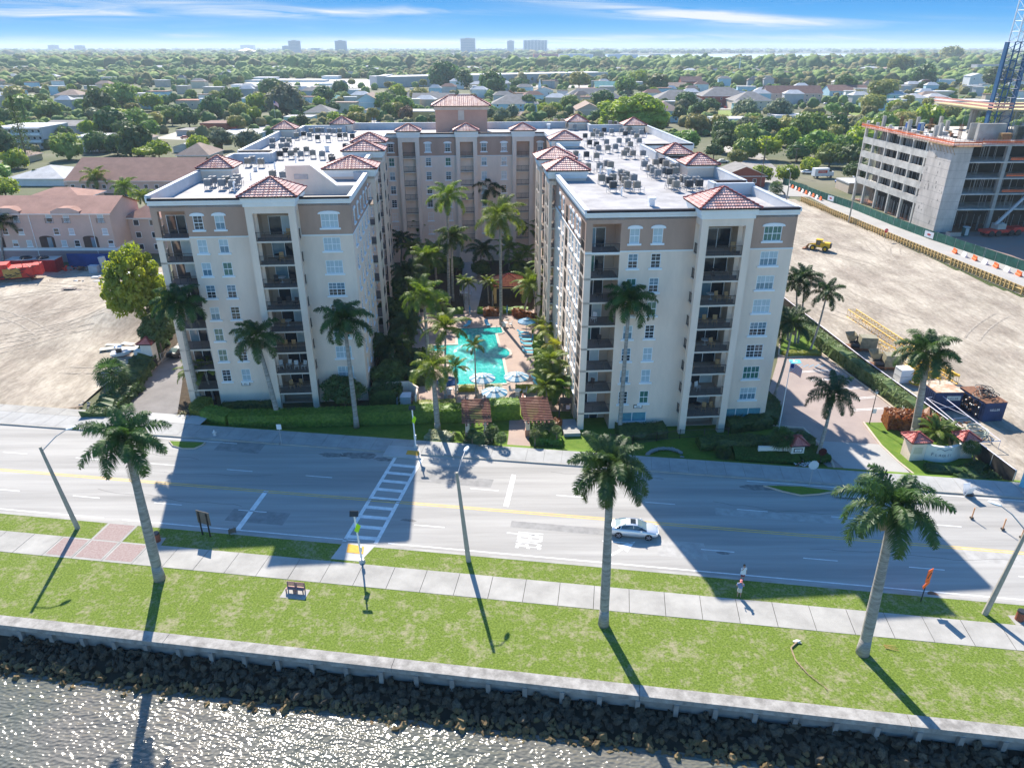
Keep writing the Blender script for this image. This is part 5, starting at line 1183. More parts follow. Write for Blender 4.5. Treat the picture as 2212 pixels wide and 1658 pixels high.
for x,y,lab in ((908,712,'closed blue parasol on the left deck'),(1015,690,'closed blue parasol at the hedge behind the pool'),(1095,690,'closed blue parasol beside the far right table'),(1150,752,'closed blue parasol among the right loungers')):
    parasol(at(x,y,ZS),1,2.6,lab,True,(cb1,cb1))
# loungers and tables
g=MB(); lm=mat('lounger_blue',(.12,.42,.58),.7,.05,2); g.box(-.32,.32,-.9,.5,.32,.40,0); g.cb((0,.75,.55),.64,.7,.06,0,rx=.6); lo_mesh=g.mesh('mattress',[lm]); g=MB()
for x in (-.28,.28):
    for y in (-.8,.5): g.box(x-.025,x+.025,y-.025,y+.025,0,.3)
    g.box(x-.025,x+.025,-.9,.55,.27,.32)
lf_mesh=g.mesh('frame',[white])
LG='sun loungers on the pool deck'
for x,y,rz,lab in ((1009,705,-.5,'behind the pool beside the path'),(1052,703,.2,'behind the pool right of the path'),(1130,722,1.4,'first of the row at the upper right of the pool'),(1133,729,1.4,'second of the row at the upper right of the pool'),(1135,737,1.4,'third of the row right of the pool'),(1137,746,1.4,'fourth of the row right of the pool'),(1140,757,1.4,'fifth of the row right of the pool'),(1143,765,1.4,'sixth of the row right of the pool'),(1163,822,1.4,'first of the lower right group by the wall'),(1167,832,1.4,'second of the lower right group by the wall'),(1170,838,1.4,'third of the lower right group by the wall')):
    t=thing('sun_lounger','blue sun lounger '+lab,'sun lounger',at(x,y,-.93),rz+A4,LG); link('mattress',lo_mesh,t); link('frame',lf_mesh,t)
TG='white round tables on the pool deck'
for x,y,lab in ((910,720,'on the left deck'),(1090,705,'at the far right of the pool'),(1118,852,'under the lower right parasol'),(1070,890,'under the parasol between pool and pergolas'),(1005,640,'left of the courtyard path'),(970,850,'by the dark blue parasol')):
    p=at(x,y,-.93); tag(link('patio_table',tb_w,None,p,0),'white round table '+lab,'table',TG)
    for k in range(3):
        a=k*2.1+U(0,1); tag(link('patio_chair',ch_w,None,p+Vector((cos(a)*.95,sin(a)*.95,0)),a-pi/2),'pale chair round the white table '+lab,'chair','pale chairs round the pool tables')
# gate, iron fences, steps
def ironfence(P,h,label,zb,name='iron_fence',dense=.14,m=rail):
    t=thing(name,label,'fence'); g=MB(); gp=MB()
    for a,b in zip(P,P[1:]):
        a=Vector(a);b=Vector(b); Lh=(b-a).length; n=int(Lh/dense); 
        for z in (.15,h-.1): g.bar((a.x,a.y,zb+z),(b.x,b.y,zb+z),.04)
        for i in range(n): q=a.lerp(b,i/n); g.tube((q.x,q.y,zb+.05),(q.x,q.y,zb+h),.012,n=4,cap=False)
        k=max(1,int(Lh/2.2))
        for i in range(k+1): q=a.lerp(b,i/k); gp.box(q.x-.04,q.x+.04,q.y-.04,q.y+.04,zb,zb+h+.05)
    g.build('bars',[m],t); gp.build('post',[m],t)
ironfence([BW(3.4,-3.6),BW(6,-4.2),BW(9,-3.7),BW(12,-3.2),BW(18,-3.2)],1.2,'low dark iron fence before the right building porch',ZS)
ironfence([BW(-4.2,3.2),BW(-1.9,3.2)],1.9,'dark iron fence left of the courtyard gate',ZS)
t=thing('iron_gate','dark iron gate with notice at the courtyard entrance','gate',BW(-1.8,3.2,ZS),A4); g=MB()
for x in (0,1.5): g.box(x-.05,x+.05,-.05,.05,0,2.9)
g.box(0,1.5,-.05,.05,2.8,2.9); g.box(0,1.5,-.05,.05,2.0,2.06); g.box(.05,1.45,-.04,.04,2.06,2.8,1)
for i in range(12): g.box(.06+i*.12,.08+i*.12,-.01,.01,.05,2)
g.build('gate_frame',[rail,mat('dark_mesh',(.05,.045,.045),.7,0)],t); g=MB(); g.box(.8,1.3,-.08,-.05,1.2,1.8); g.build('notice',[mat('notice_red',(.55,.2,.2),.6,.3,8,col2=(.75,.75,.75))],t)
g=MB()
for i in range(7): g.M=None; g.cb(BW(-.9,2.2-i*.62,ZS+.08-.1*i*.0+.13*(6-i)*.0+.02*i),2.0,.5,.14+.05*i,0,A4)
tag(g.build('steps',[concrete]),'flight of concrete steps below the courtyard gate','steps')
# shell shaped planter curb
g=MB(); 
for i in range(22):
    a=pi*(i/21); c=at(1436-40*cos(a),988-20*sin(a)+ (8 if i>17 else 0),ZS+.15); g.ico(c,.30,1,0,(1,1,.7),.4,seed=i)
tag(g.build('rock_edging',[mat('white_stone',(.26,.26,.25),.8,.1,4)]),'curved edging of white stones in the shaded lawn','edging')
g=MB(); A=at(1400,976,ZS);
# ---------------- entrance walls with tiled caps
sw=M_('sign_wall_white',(.72,.70,.66),.85,.05,1)
def pillar(p,s,h,rz,parent,z=ZS,mt=None,number=None):
    g=MB(); g.M=Matrix.Translation(p)@Matrix.Rotation(rz,4,'Z'); g.box(-s/2,s/2,-s/2,s/2,0,h); g.box(-s/2-.08,s/2+.08,-s/2-.08,s/2+.08,h-.15,h); g.build('pillar',[mt or stucco],parent)
    o=hip(-s/2-.35,s/2+.35,-s/2-.35,s/2+.35,0,.75,parent=parent,du=.1,mats=[M_('cap_tile',(.55,.20,.17),.6,.15,1),tile_ridge,coping]); o.matrix_basis=Matrix.Translation(p+Vector((0,0,h+.05)))@Matrix.Rotation(rz,4,'Z')
t=thing('sign_wall','curved white entrance sign wall with two red tiled pillars and a gull emblem','sign')
pa=at(1968,986,ZS); pb=at(2078,985,ZS); pillar(pa,1.7,2.4,A4,t); pillar(pb+Vector((0,.3,0)),1.5,2.3,A4,t)
g=MB(); n=16; prev=None; tw=[]
for i in range(n+1):
    f=i/n; c=pa.lerp(pb,f); bow=-1.3*sin(pi*f); top=2.1-.15*sin(pi*f); x=c.x; y=c.y+bow; tw.append((x,y))
    for (yy,zz) in ((0,-.1),(0,top),(.35,top),(.35,-.1)): pass
    k=g.P([(x,y,ZS-.1),(x,y,ZS+top),(x,y+.35,ZS+top),(x,y+.35,ZS-.1)])
    if prev is not None:
        for a,b in ((0,1),(1,2),(2,3)): g.f.append((prev+a,k+a,k+b,prev+b)); g.m.append(0)
    prev=k
g.build('wall',[sw],t)
ink=mat('sign_ink',(.16,.17,.20),.6,.0)
def along(u):
    f=(u-pa.x)/(pb.x-pa.x); return pa.y+(pb.y-pa.y)*f-1.3*sin(pi*f)
word='FLAGLER POINTE'; x=pa.x+1.5
for ch in word:
    big=ch in 'FP'; s=.62 if (ch=='F' or ch=='P') else .47
    if ch!=' ':
        y=along(x+.1); y2=along(x+.4); o=text('letter',ch,s,ink,Matrix.Translation((x,y-.03,ZS+.75))@Matrix.Rotation(math.atan2(y2-y,.3),4,'Z')@Matrix.Rotation(pi/2,4,'X'),parent=t)
    x+=.335*(1.25 if s>.5 else 1)*(.7 if ch in ' I' else 1)
g=MB()
for sx in (-1,1):
    pr=None
    for i in range(7):
        f=i/6; X=(pa.x+pb.x)/2-.2+sx*f*.8; Z=ZS+1.5+.22*sin(pi*f*.85); q=(X,along(X)-.05,Z)
        if pr: g.bar(pr,q,.05)
        pr=q
g.build('emblem',[ink],t)
g=MB(); q=pa+Vector((0,-.87,0)); g.box(q.x-.5,q.x+.5,q.y-.02,q.y+.0,ZS+.9,ZS+1.75); g.build('address_plate',[mat('plate_tan',(.58,.50,.38),.7,.05,2)],t)
for k,wd in enumerate(('FIRST','PLACE','DR')): pass
t=thing('address_wall','low white wall with a red tiled pillar and framed number at the entrance','sign'); pc=at(1713,985,ZS); pillar(pc,1.5,1.9,A4,t,mt=sw)
g=MB(); g.box(pc.x-4.2,pc.x-.75,pc.y-.1,pc.y+.2,ZS-.1,ZS+1.3); g.build('wall',[sw],t); g=MB(); y=pc.y-.8; g.M=Matrix.Translation(pc)@Matrix.Rotation(A4,4,'Z'); g.box(-.5,.5,-.80,-.76,1.0,1.5,0); g.box(-.4,.4,-.82,-.80,1.08,1.42,1); g.build('number_plate',[black,white],t)
text('number','805',.28,black,Matrix.Translation(pc)@Matrix.Rotation(A4,4,'Z')@Matrix.Translation((0,-.825,1.14))@Matrix.Rotation(pi/2,4,'X'),align='CENTER',parent=t)
# gate house pillar on the left driveway
t=thing('gate_house','small white gate house with a red tiled roof beside the left driveway','gate house'); pg=at(332,782,ZS)+Vector((-.3,0,0)); pillar(pg,1.6,3.2,0,t,mt=sw); g=MB(); g.box(pg.x-2.1,pg.x-.8,pg.y-.5,pg.y+.5,ZS,ZS+2.0); g.build('cabinet',[sw],t)
g=MB(); a=at(336,790,ZS); g.tube(a,a+Vector((0,0,1.1)),.35,n=12); tag(g.build('waste_bin',[black]),'black waste bin at the foot of the gate house','bin')
ironfence([at(350,783,ZS),at(392,760,ZS)],1.5,'pale sliding gate across the left driveway',ZS,'driveway_gate',.2,metal_g)
# screened fence along the car park
scr=mat('fence_screen',(.05,.045,.04),.9,.2,2); t=thing('screened_fence','long dark screened fence with a pale top rail between car park and sand lot','fence')
P=[Vector((*p,0)) for p in ((54.0,65.4),(53.2,76),(51.2,95.5),(49.4,121.0),(49,128))]; g=MB(); gr=MB(); gp=MB()
for a,b in zip(P,P[1:]):
    d=(b-a).normalized(); n=Vector((d.y,-d.x,0))*.03; g.prism([(a-n).to_2d(),(b-n).to_2d(),(b+n).to_2d(),(a+n).to_2d()],-1,.95); gr.bar(a+Vector((0,0,1.0)),b+Vector((0,0,1.0)),.10)
    k=int((b-a).length/3)
    for i in range(k+1): q=a.lerp(b,i/k); gp.box(q.x-.05,q.x+.05,q.y-.05,q.y+.05,-1,1.02)
g.build('screen',[scr],t); gr.build('top_rail',[mat('rail_pale',(.70,.68,.78),.6,.05,1)],t); gp.build('post',[metal_g],t)
bn=mat('banner_blue',(.05,.30,.48),.6,.3,.6,col2=(.25,.55,.68)); g=MB(); a=Vector((53.6,63.9,0)); b=Vector((58.5,56.9,0)); d=(b-a).normalized(); n=Vector((d.y,-d.x,0))*.04
g.prism([(a-n).to_2d(),(b-n).to_2d(),(b+n).to_2d(),(a+n).to_2d()],-.05,2.2); tag(g.build('banner_fence',[bn]),'blue printed banner on the fence at the right edge by the road','banner')
# ---------------- lamps, signals, signs
def street_lamp(vb_,h,arm,label,lean=(0,0),zb=0.):
    b=at(*vb_,zb); t=thing('street_lamp',label,'street lamp',b); top=Vector((lean[0],lean[1],h)); g=MB(); n=8; g.tube((0,0,-.1),top,.24,.13,8); g.build('pole',[pole_c],t)
    av=Vector((*arm,.8)); g=MB(); g.path([top-Vector((0,0,.5)),top+av*.6,top+av],[.05,.045,.04],6); g.build('arm',[metal_g],t); g=MB(); d=Vector((*arm,0)).normalized(); g.M=Matrix.Translation(top+av+d*.4)@Matrix.Rotation(math.atan2(d.y,d.x),4,'Z'); g.ico((0,0,0),.5,2,0,(1.0,.42,.22)); g.ico((0,0,-.06),.3,1,1,(1.0,.45,.3)); g.build('lamp_head',[mat('lamp_head_pale',(.62,.66,.68),.5,.05,1),g_blind],t)
    return t
street_lamp((168,1140),9.2,(1.6,1.8),'concrete street lamp on the verge at the left of the park',(-.9,-.3)); street_lamp((1012,1211),9.2,(.6,2.2),'concrete street lamp on the verge in the middle',(-.8,.3)); street_lamp((2126,1325),9.0,(-1.4,1.6),'concrete street lamp on the verge at the right edge',(.6,-.4))
street_lamp((1832,481),11,(-.2,1.4),'tall pale lamp post beside the timber wall of the sand lot',(0,0),ZS); street_lamp((1697,440),9,(-.4,1),'lamp post behind the right corner of the right building',(0,0),ZS)
def signal(vb_,h,label,lean=0):
    b=at(*vb_,0); t=thing('beacon_post',label,'signal post',b); g=MB(); g.tube((0,0,0),(lean,0,h),.09,.075,8); g.build('pole',[white],t); g=MB(); g.tube((0,0,0),(0,0,.3),.32,.2,8); g.build('base',[metal_g],t); g=MB(); g.cb((lean,0,h+.25),.75,.12,.5,rx=-.5); g.build('solar_panel',[black],t)
    g=MB(); g.cb((lean*.3,.2,1.3),.25,.2,.5); g.build('push_button',[white],t); g=MB(); s=.42; M=Matrix.Translation((lean*.8+.12,0,h*.74)); g.M=M@Matrix.Rotation(1.0,4,'Z'); g.face([(0,0,-s*1.3),(s,0,0),(0,0,s*1.3),(-s,0,0)]); g.build('warning_sign',[mat('sign_lime',(.42,.75,.02),.5,.0)],t)
    return t
signal((898,966),4.9,'white solar beacon post with a lime sign at the hedge side of the crosswalk',-.15); signal((782,1213),5.0,'white solar beacon post at the park side of the crosswalk',-.25)
def post_sign(vb_,h,shape,face,label,zb=0.,r=.38,post=None,rz=0.,back=None,name='road_sign'):
    b=at(*vb_,zb); t=thing(name,label,'sign',b,rz); g=MB(); g.tube((0,0,0),(0,0,h),.035,n=6); g.build('post',[post or metal_g],t); g=MB()
    pts={'oct':[(r*cos(pi/8+i*pi/4),h-r+r*sin(pi/8+i*pi/4)) for i in range(8)],'disc':[(r*cos(i*pi/10),h-r+r*sin(i*pi/10)) for i in range(20)],'rect':[(-r,h-2.4*r),(r,h-2.4*r),(r,h),(-r,h)]}[shape]
    extr(g,pts,-.06,-.04,0,0); g.build('sign_panel',[face],t); return t
post_sign((608,958),2.6,'rect',white,'small white parking notice on a post at the far kerb',r=.28); post_sign((1747,1050),3.2,'oct',mat('sign_back_pale',(.50,.56,.60),.6,.05,1),'pale back of an octagonal sign on a thin post at the entrance island',r=.55)
post_sign((1770,1003),2.2,'oct',mat('sign_maroon',(.06,.015,.015),.6,0),'dark octagonal sign beside the flower bed',ZS,.5,post=black); post_sign((1909,520),3.0,'oct',mat('sign_red',(.62,.03,.03),.5,0),'red octagonal stop sign by the timber wall of the sand lot',ZS,.5)
for o in [o for o in bpy.data.objects if o.get('label','').startswith('red octagonal')]: text('lettering','STOP',.34,white,Matrix.Translation((-.38,-.07,2.38))@Matrix.Rotation(pi/2,4,'X'),parent=o)
t=thing('notice_board','large brown board on two dark posts seen from behind on the shaded verge','sign',at(446,1156),-.35); g=MB()
for x in (-.45,.45): g.box(x-.05,x+.05,-.05,.05,0,2.6)
g.build('post',[black],t); g=MB(); g.box(-.75,.75,.05,.10,1.3,2.7); g.build('board',[mat('board_brown',(.16,.14,.12),.8,.1,2)],t)
t=thing('tipped_sign','small dark folding sign leaning on the verge by the kerb','sign',at(503,1155),.5); g=MB(); g.cb((0,0,.5),.7,.05,.9,rx=.5); g.build('panel',[mat('dark_panel',(.12,.12,.12),.7,0)],t); g=MB(); g.bar((-.3,.3,0),(-.2,-.1,.9),.05); g.bar((.3,.3,0),(.2,-.1,.9),.05); g.build('leg',[black],t)
t=thing('detour_sign','bright orange roadwork sign on a thin dark stand by the right kerb','sign',at(1988,1298),0); g=MB(); g.tube((0,0,0),(0,0,1.9),.04); g.build('post',[black],t); g=MB(); g.M=Matrix.Translation((0,-.05,1.9))@Matrix.Rotation(.5,4,'Z'); g.box(-.32,.32,-.02,.02,.25,1.5,0); g.cb((-.1,-.03,.0),.85,.03,.42,0,ry=-.5); g.cb((.0,-.035,.9),.12,.02,.6,1,ry=.6); g.build('sign_panel',[mat('sign_orange',(1.,.16,.03),.5,0),black],t)
# folding barricade and markers at the right
t=thing('barricade','white folding sign frame with a black disc on the right pavement','barricade',at(2088,1068),.2); g=MB(); g.cb((0,-.25,.6),.8,.04,1.2,rx=.3); g.cb((0,.25,.6),.8,.04,1.2,rx=-.3); g.build('panel',[white],t); g=MB(); g.tube((.2,.0,.02),(.2,.0,.2),.45,n=14); g.build('sandbag',[black],t)
for x,y,l in ((2098,1118,'first'),(2165,1142,'second'),(2205,1160,'third')):
    t=thing('delineator_post',f'{l} orange marker post from the left at the right roadside','marker post',at(x,y),0,'orange marker posts at the right roadside'); g=MB(); g.tube((0,0,.05),(0,0,1.2),.06); g.build('tube',[mat('faded_orange',(.72,.36,.18),.6,.1,2)],t); g=MB(); g.tube((0,0,0),(0,0,.06),.2,n=10); g.build('base',[rubber],t)
# hydrant, bins, bench, debris
t=thing('fire_hydrant','pale fire hydrant on the lawn edge left of the hedge','hydrant',at(464,940,0)); g=MB(); g.tube((0,0,0),(0,0,.5),.13); g.tube((0,0,.5),(0,0,.62),.17,.12); g.ico((0,0,.64),.13,1); g.tube((-.25,0,.4),(.25,0,.4),.07); g.tube((0,-.05,.4),(0,-.24,.4),.09); g.tube((0,0,0),(0,0,.06),.2); g.build('body',[mat('hydrant_silver',(.6,.6,.6),.5,.05,2)],t)
def bin_(vb_,label,z=0.):
    b=at(*vb_,z); t=thing('litter_bin',label,'bin',b); g=MB()
    for i in range(20): a=2*pi*i/20; g.cb((.3*cos(a),.3*sin(a),.45),.07,.03,.85,rz=a+pi/2)
    g.build('body',[M_('bin_red_brown',(.30,.11,.07),.8,.15,2)],t); g=MB(); g.tube((0,0,.05),(0,0,.84),.27,n=14); g.tube((0,0,.84),(0,0,.98),.34,.3,14); g.build('liner',[black],t)
    g=MB(); g.box(b.x-.6,b.x+.6,b.y-.6,b.y+.5,-.1,.03); struct(g.build('pavement',conc_lt))
bin_((340,1168),'red brown slatted litter bin behind the left palm trunk'); bin_((2200,1338),'red brown litter bin at the right edge by the pavement')
b=at(638,1280); t=thing('park_bench','red brown two seat park bench on a concrete pad at the left','bench',b,SA+pi); M2=M_('bench_recycled',(.36,.21,.19),.7,.12,3); 
for x0 in (-.78,.04):
    g=MB(); 
    for k in range(3): g.box(x0,x0+.74,.12-.16*k-.14,.12-.16*k,.42,.46)
    g.build('seat',[M2],t); g=MB()
    for k in range(3): g.box(x0,x0+.74,-.32,-.28,.55+k*.14,.66+k*.14)
    g.build('backrest',[M2],t)
for x in (-.78,-.06,.06,.72):
    g=MB(); g.box(x,x+.08,.06,.14,0,.42); g.box(x,x+.08,-.34,-.26,0,.9); g.box(x,x+.08,-.3,.1,.36,.42); g.build('leg',[M2],t)
g=MB(); g.prism([SW(*(Vector(toS(b))+Vector(q))) for q in ((-1.1,-.7),(1.1,-.7),(1.1,.55),(-1.1,.55))],-.05,.02); struct(g.build('pavement',conc_lt))
g=MB(); a=at(1712,1388,.05); pts=[at(x,y,.08) for x,y in((1722,1385),(1708,1398),(1718,1425),(1745,1455),(1788,1487))]; g.path(pts,[.08,.06,.045,.03,.01],6)
for i in range(60):
    f=U(.25,1)*4; k=min(3,int(f)); q=pts[k].lerp(pts[k+1],f-k); d=(pts[k+1]-pts[k]).normalized(); n=Vector((-d.y,d.x,0))*random.choice((-1,1)); tip=q+d*.35+n*U(.08,.2)+Vector((0,0,U(-.03,.08))); g.face([q,q+d*.06,tip])
g.ico(at(1722,1384,.1),.26,2,1,(1.3,.6,.3),.9); tag(g.build('fallen_frond',[lf_dead,mat('frond_sheath',(.62,.58,.50),.8,.15,4)]),'long dry palm frond lying on the park grass near the right palm','frond')
g=MB(); 
for k in range(3): a=at(1908+k*2,1392+k*3,.06); g.tube(a,a+Vector((.9,-.12-.1*k,.02)),.04,.015,5)
tag(g.build('dry_sheath',[mat('dry_orange',(.55,.36,.12),.8,.2,3)]),'small dry orange palm sheaths on the grass right of the right palm','debris')
# ---------------- flag poles
def flagpole(vb_,h,label,zb,fs=1.5,tilt=0.):
    b=at(*vb_,zb); t=thing('flag_pole',label,'flag pole',b); g=MB(); g.tube((0,0,0),(0,0,h),.07,.035,8); g.ico((0,0,h+.05),.09,1); g.build('pole',[white],t)
    g=MB(); W=fs; H=fs*.6; rows=13; cols=6
    def fp(u,v): return (.05+u*W*.72,.16*sin(u*5+v)*W*.5-.1*u,h-.15-v*H-(u*u*.35*W))
    for r_ in range(rows):
        for c in range(cols):
            u0,u1=c/cols,(c+1)/cols; v0,v1=r_/rows,(r_+1)/rows; m_=2 if (u1<=.34 and r_<7) else r_%2
            g.face([fp(u0,v0),fp(u1,v0),fp(u1,v1),fp(u0,v1)],m_)
    g.build('flag',[mat('flag_red',(.55,.05,.07),.7,0),mat('flag_white',(.75,.75,.75),.7,0),mat('flag_navy',(.03,.05,.2),.7,0)],t)
flagpole((1681,930),9.2,'white flag pole with a striped flag at the right building corner',ZS,1.9); flagpole((597,272),14,'flag pole with a striped flag behind the left roof',ZS,4)
def lot_lamp(vb_,h,label):
    b=at(*vb_,ZS); t=thing('lantern_post',label,'lamp post',b); g=MB(); g.tube((0,0,0),(0,0,h),.06,.045); g.build('pole',[black],t); g=MB(); g.tube((0,0,h),(0,0,h+.4),.14,.2,6); g.tube((0,0,h+.4),(0,0,h+.6),.24,.03,6,1); g.build('lantern',[g_blind,black],t); return t
t=lot_lamp((1877,915),4.2,'black lantern post with a small notice at the car park corner'); g=MB(); g.box(.05,.5,-.03,-.01,1.5,2.1); g.build('notice',[white],t)
# ---------------- silver coupe
def car(p,rz,paint,label,Lc=4.64,detail=True,name='car',cat='car',group=None,kind='coupe'):
    t=thing(name,label,cat,p,rz,group)
    # lengthwise stations: x, half width, z bottom, z shoulder, z top (bonnet/deck)
    ST=[(-2.30,.62,.42,.72,.80),(-2.22,.78,.30,.78,.93),(-1.9,.88,.26,.82,.99),(-1.4,.91,.24,.82,1.0),(-.5,.915,.20,.80,.96),(.5,.91,.20,.78,.93),(1.0,.905,.20,.76,.91),(1.6,.90,.24,.72,.84),(2.05,.84,.28,.66,.74),(2.25,.70,.34,.60,.64),(2.33,.5,.40,.54,.56)]
    g=MB(); prev=None
    for x,hw,zb_,zs,zt in ST:
        row=[]
        prof=[(-hw*.9,zb_),(-hw,(zb_+zs)/2),(-hw*.985,zs),(-hw*.86,zt-.02),(-hw*.4,zt+.03),(0,zt+.045),(hw*.4,zt+.03),(hw*.86,zt-.02),(hw*.985,zs),(hw,(zb_+zs)/2),(hw*.9,zb_)]
        k=g.P([(x,y,z) for y,z in prof]); m_=len(prof)
        if prev is not None:
            for j in range(m_-1): g.f.append((prev+j,prev+j+1,k+j+1,k+j)); g.m.append(0)
            g.f.append((prev,k,k+m_-1,prev+m_-1)); g.m.append(0)
        else: g.f.append(tuple(k+j for j in range(m_))); g.m.append(0)
        prev=k
    g.f.append(tuple(prev+j for j in range(m_))[::-1]); g.m.append(0)
    # cabin: roof shell and pillars
    CB=[(-1.75,.66,1.0,1.02),(-1.25,.66,.99,1.22),(-.75,.64,.97,1.36),(-.1,.62,.95,1.41),(.35,.61,.94,1.37),(.75,.62,.93,1.20),(1.2,.66,.90,.93)]
    bd=g.build('body',[paint],t,smooth=True)
    r=MB(); gl=MB(); prev=None
    for i,(x,hw,zb_,zt) in enumerate(CB):
        k=[(x,-hw-.13,zb_),(x,-hw*.93+.0,zb_+(zt-zb_)*.86),(x,-hw*.6,zt),(x,hw*.6,zt),(x,hw*.93,zb_+(zt-zb_)*.86),(x,hw+.13,zb_)]
        if prev:
            rear=i<=2; fr=i>=5
            for j in range(5):
                q=[prev[j],prev[j+1],k[j+1],k[j]]
                if j in (0,4): gl.face(q,0)
                elif (rear and j in(1,2,3)) or fr: gl.face(q,1 if j==2 else 1)
                else: r.face(q,0)
        prev=k
    for s in (-1,1):
        pr=None
        for x,hw,zb_,zt in CB:
            q=(x,s*hw*.95,zb_+(zt-zb_)*.88)
            if pr: r.bar(pr,q,.05)
            pr=q
        r.bar((.0,s*.70,.96),(-.05,s*.60,1.36),.05); r.bar((-1.25,s*.78,.99),(-1.15,s*.62,1.2),.07)
    r.build('roof',[paint],t,smooth=False); gl.build('window',[g_dark,mat('windscreen',(.16,.22,.21),.12,.1,2,spec=.9)],t)
    if detail:
        g=MB(); g.box(-.35,.15,-.36,.36,1.41,1.432); g.build('sunroof',[g_dark],t)
        for s in (-1,1):
            g=MB(); g.ico((.72,s*1.02,.98),.11,1,0,(1,.8,.7)); g.build('mirror',[paint],t)
            g=MB(); g.ico((2.12,s*.66,.62),.16,1,0,(1.1,.9,.5)); g.build('headlight',[white],t)
            g=MB(); g.ico((-2.18,s*.68,.78),.16,1,0,(.8,1.0,.5)); g.build('tail_light',[mat('lamp_red',(.6,.02,.10),.4,0)],t)
        g=MB(); g.box(2.27,2.36,-.45,.45,.42,.54); g.build('grille',[black],t)
    for x in (-1.38,1.42):
        for s in (-1,1):
            y=s*.84; g=MB(); g.tube((x,y-.11,.33),(x,y+.11,.33),.335,n=20); w_=g.build('wheel',[rubber],t)
            g=MB(); yy=y+s*.115; g.tube((x,yy-.01,.33),(x,yy+.01,.33),.23,n=16,m=1)
            for k in range(5):
                a=2*pi*k/5; g.cb((x+.13*cos(a),yy+s*.015,.33+.13*sin(a)),.24,.03,.06,0,ry=-a)
            g.build('rim',[mat('alloy',(.45,.42,.45),.35,0,metal=.6),mat('rim_dark',(.06,.05,.06),.6,0)],w_)
    return t
silver=bpy.data.materials.new('silver_paint'); silver.use_nodes=True; b=silver.node_tree.nodes['Principled BSDF']; b.inputs['Base Color'].default_value=(.62,.65,.68,1); b.inputs['Metallic'].default_value=.35; b.inputs['Roughness'].default_value=.28; b.inputs['Coat Weight'].default_value=.5
pc1=at(1367,1163,-.12); cs_=toS(pc1); car(SW(cs_[0],cs_[1]+.85,-.12),SA,silver,'silver coupe with a sunroof driving right on the road')
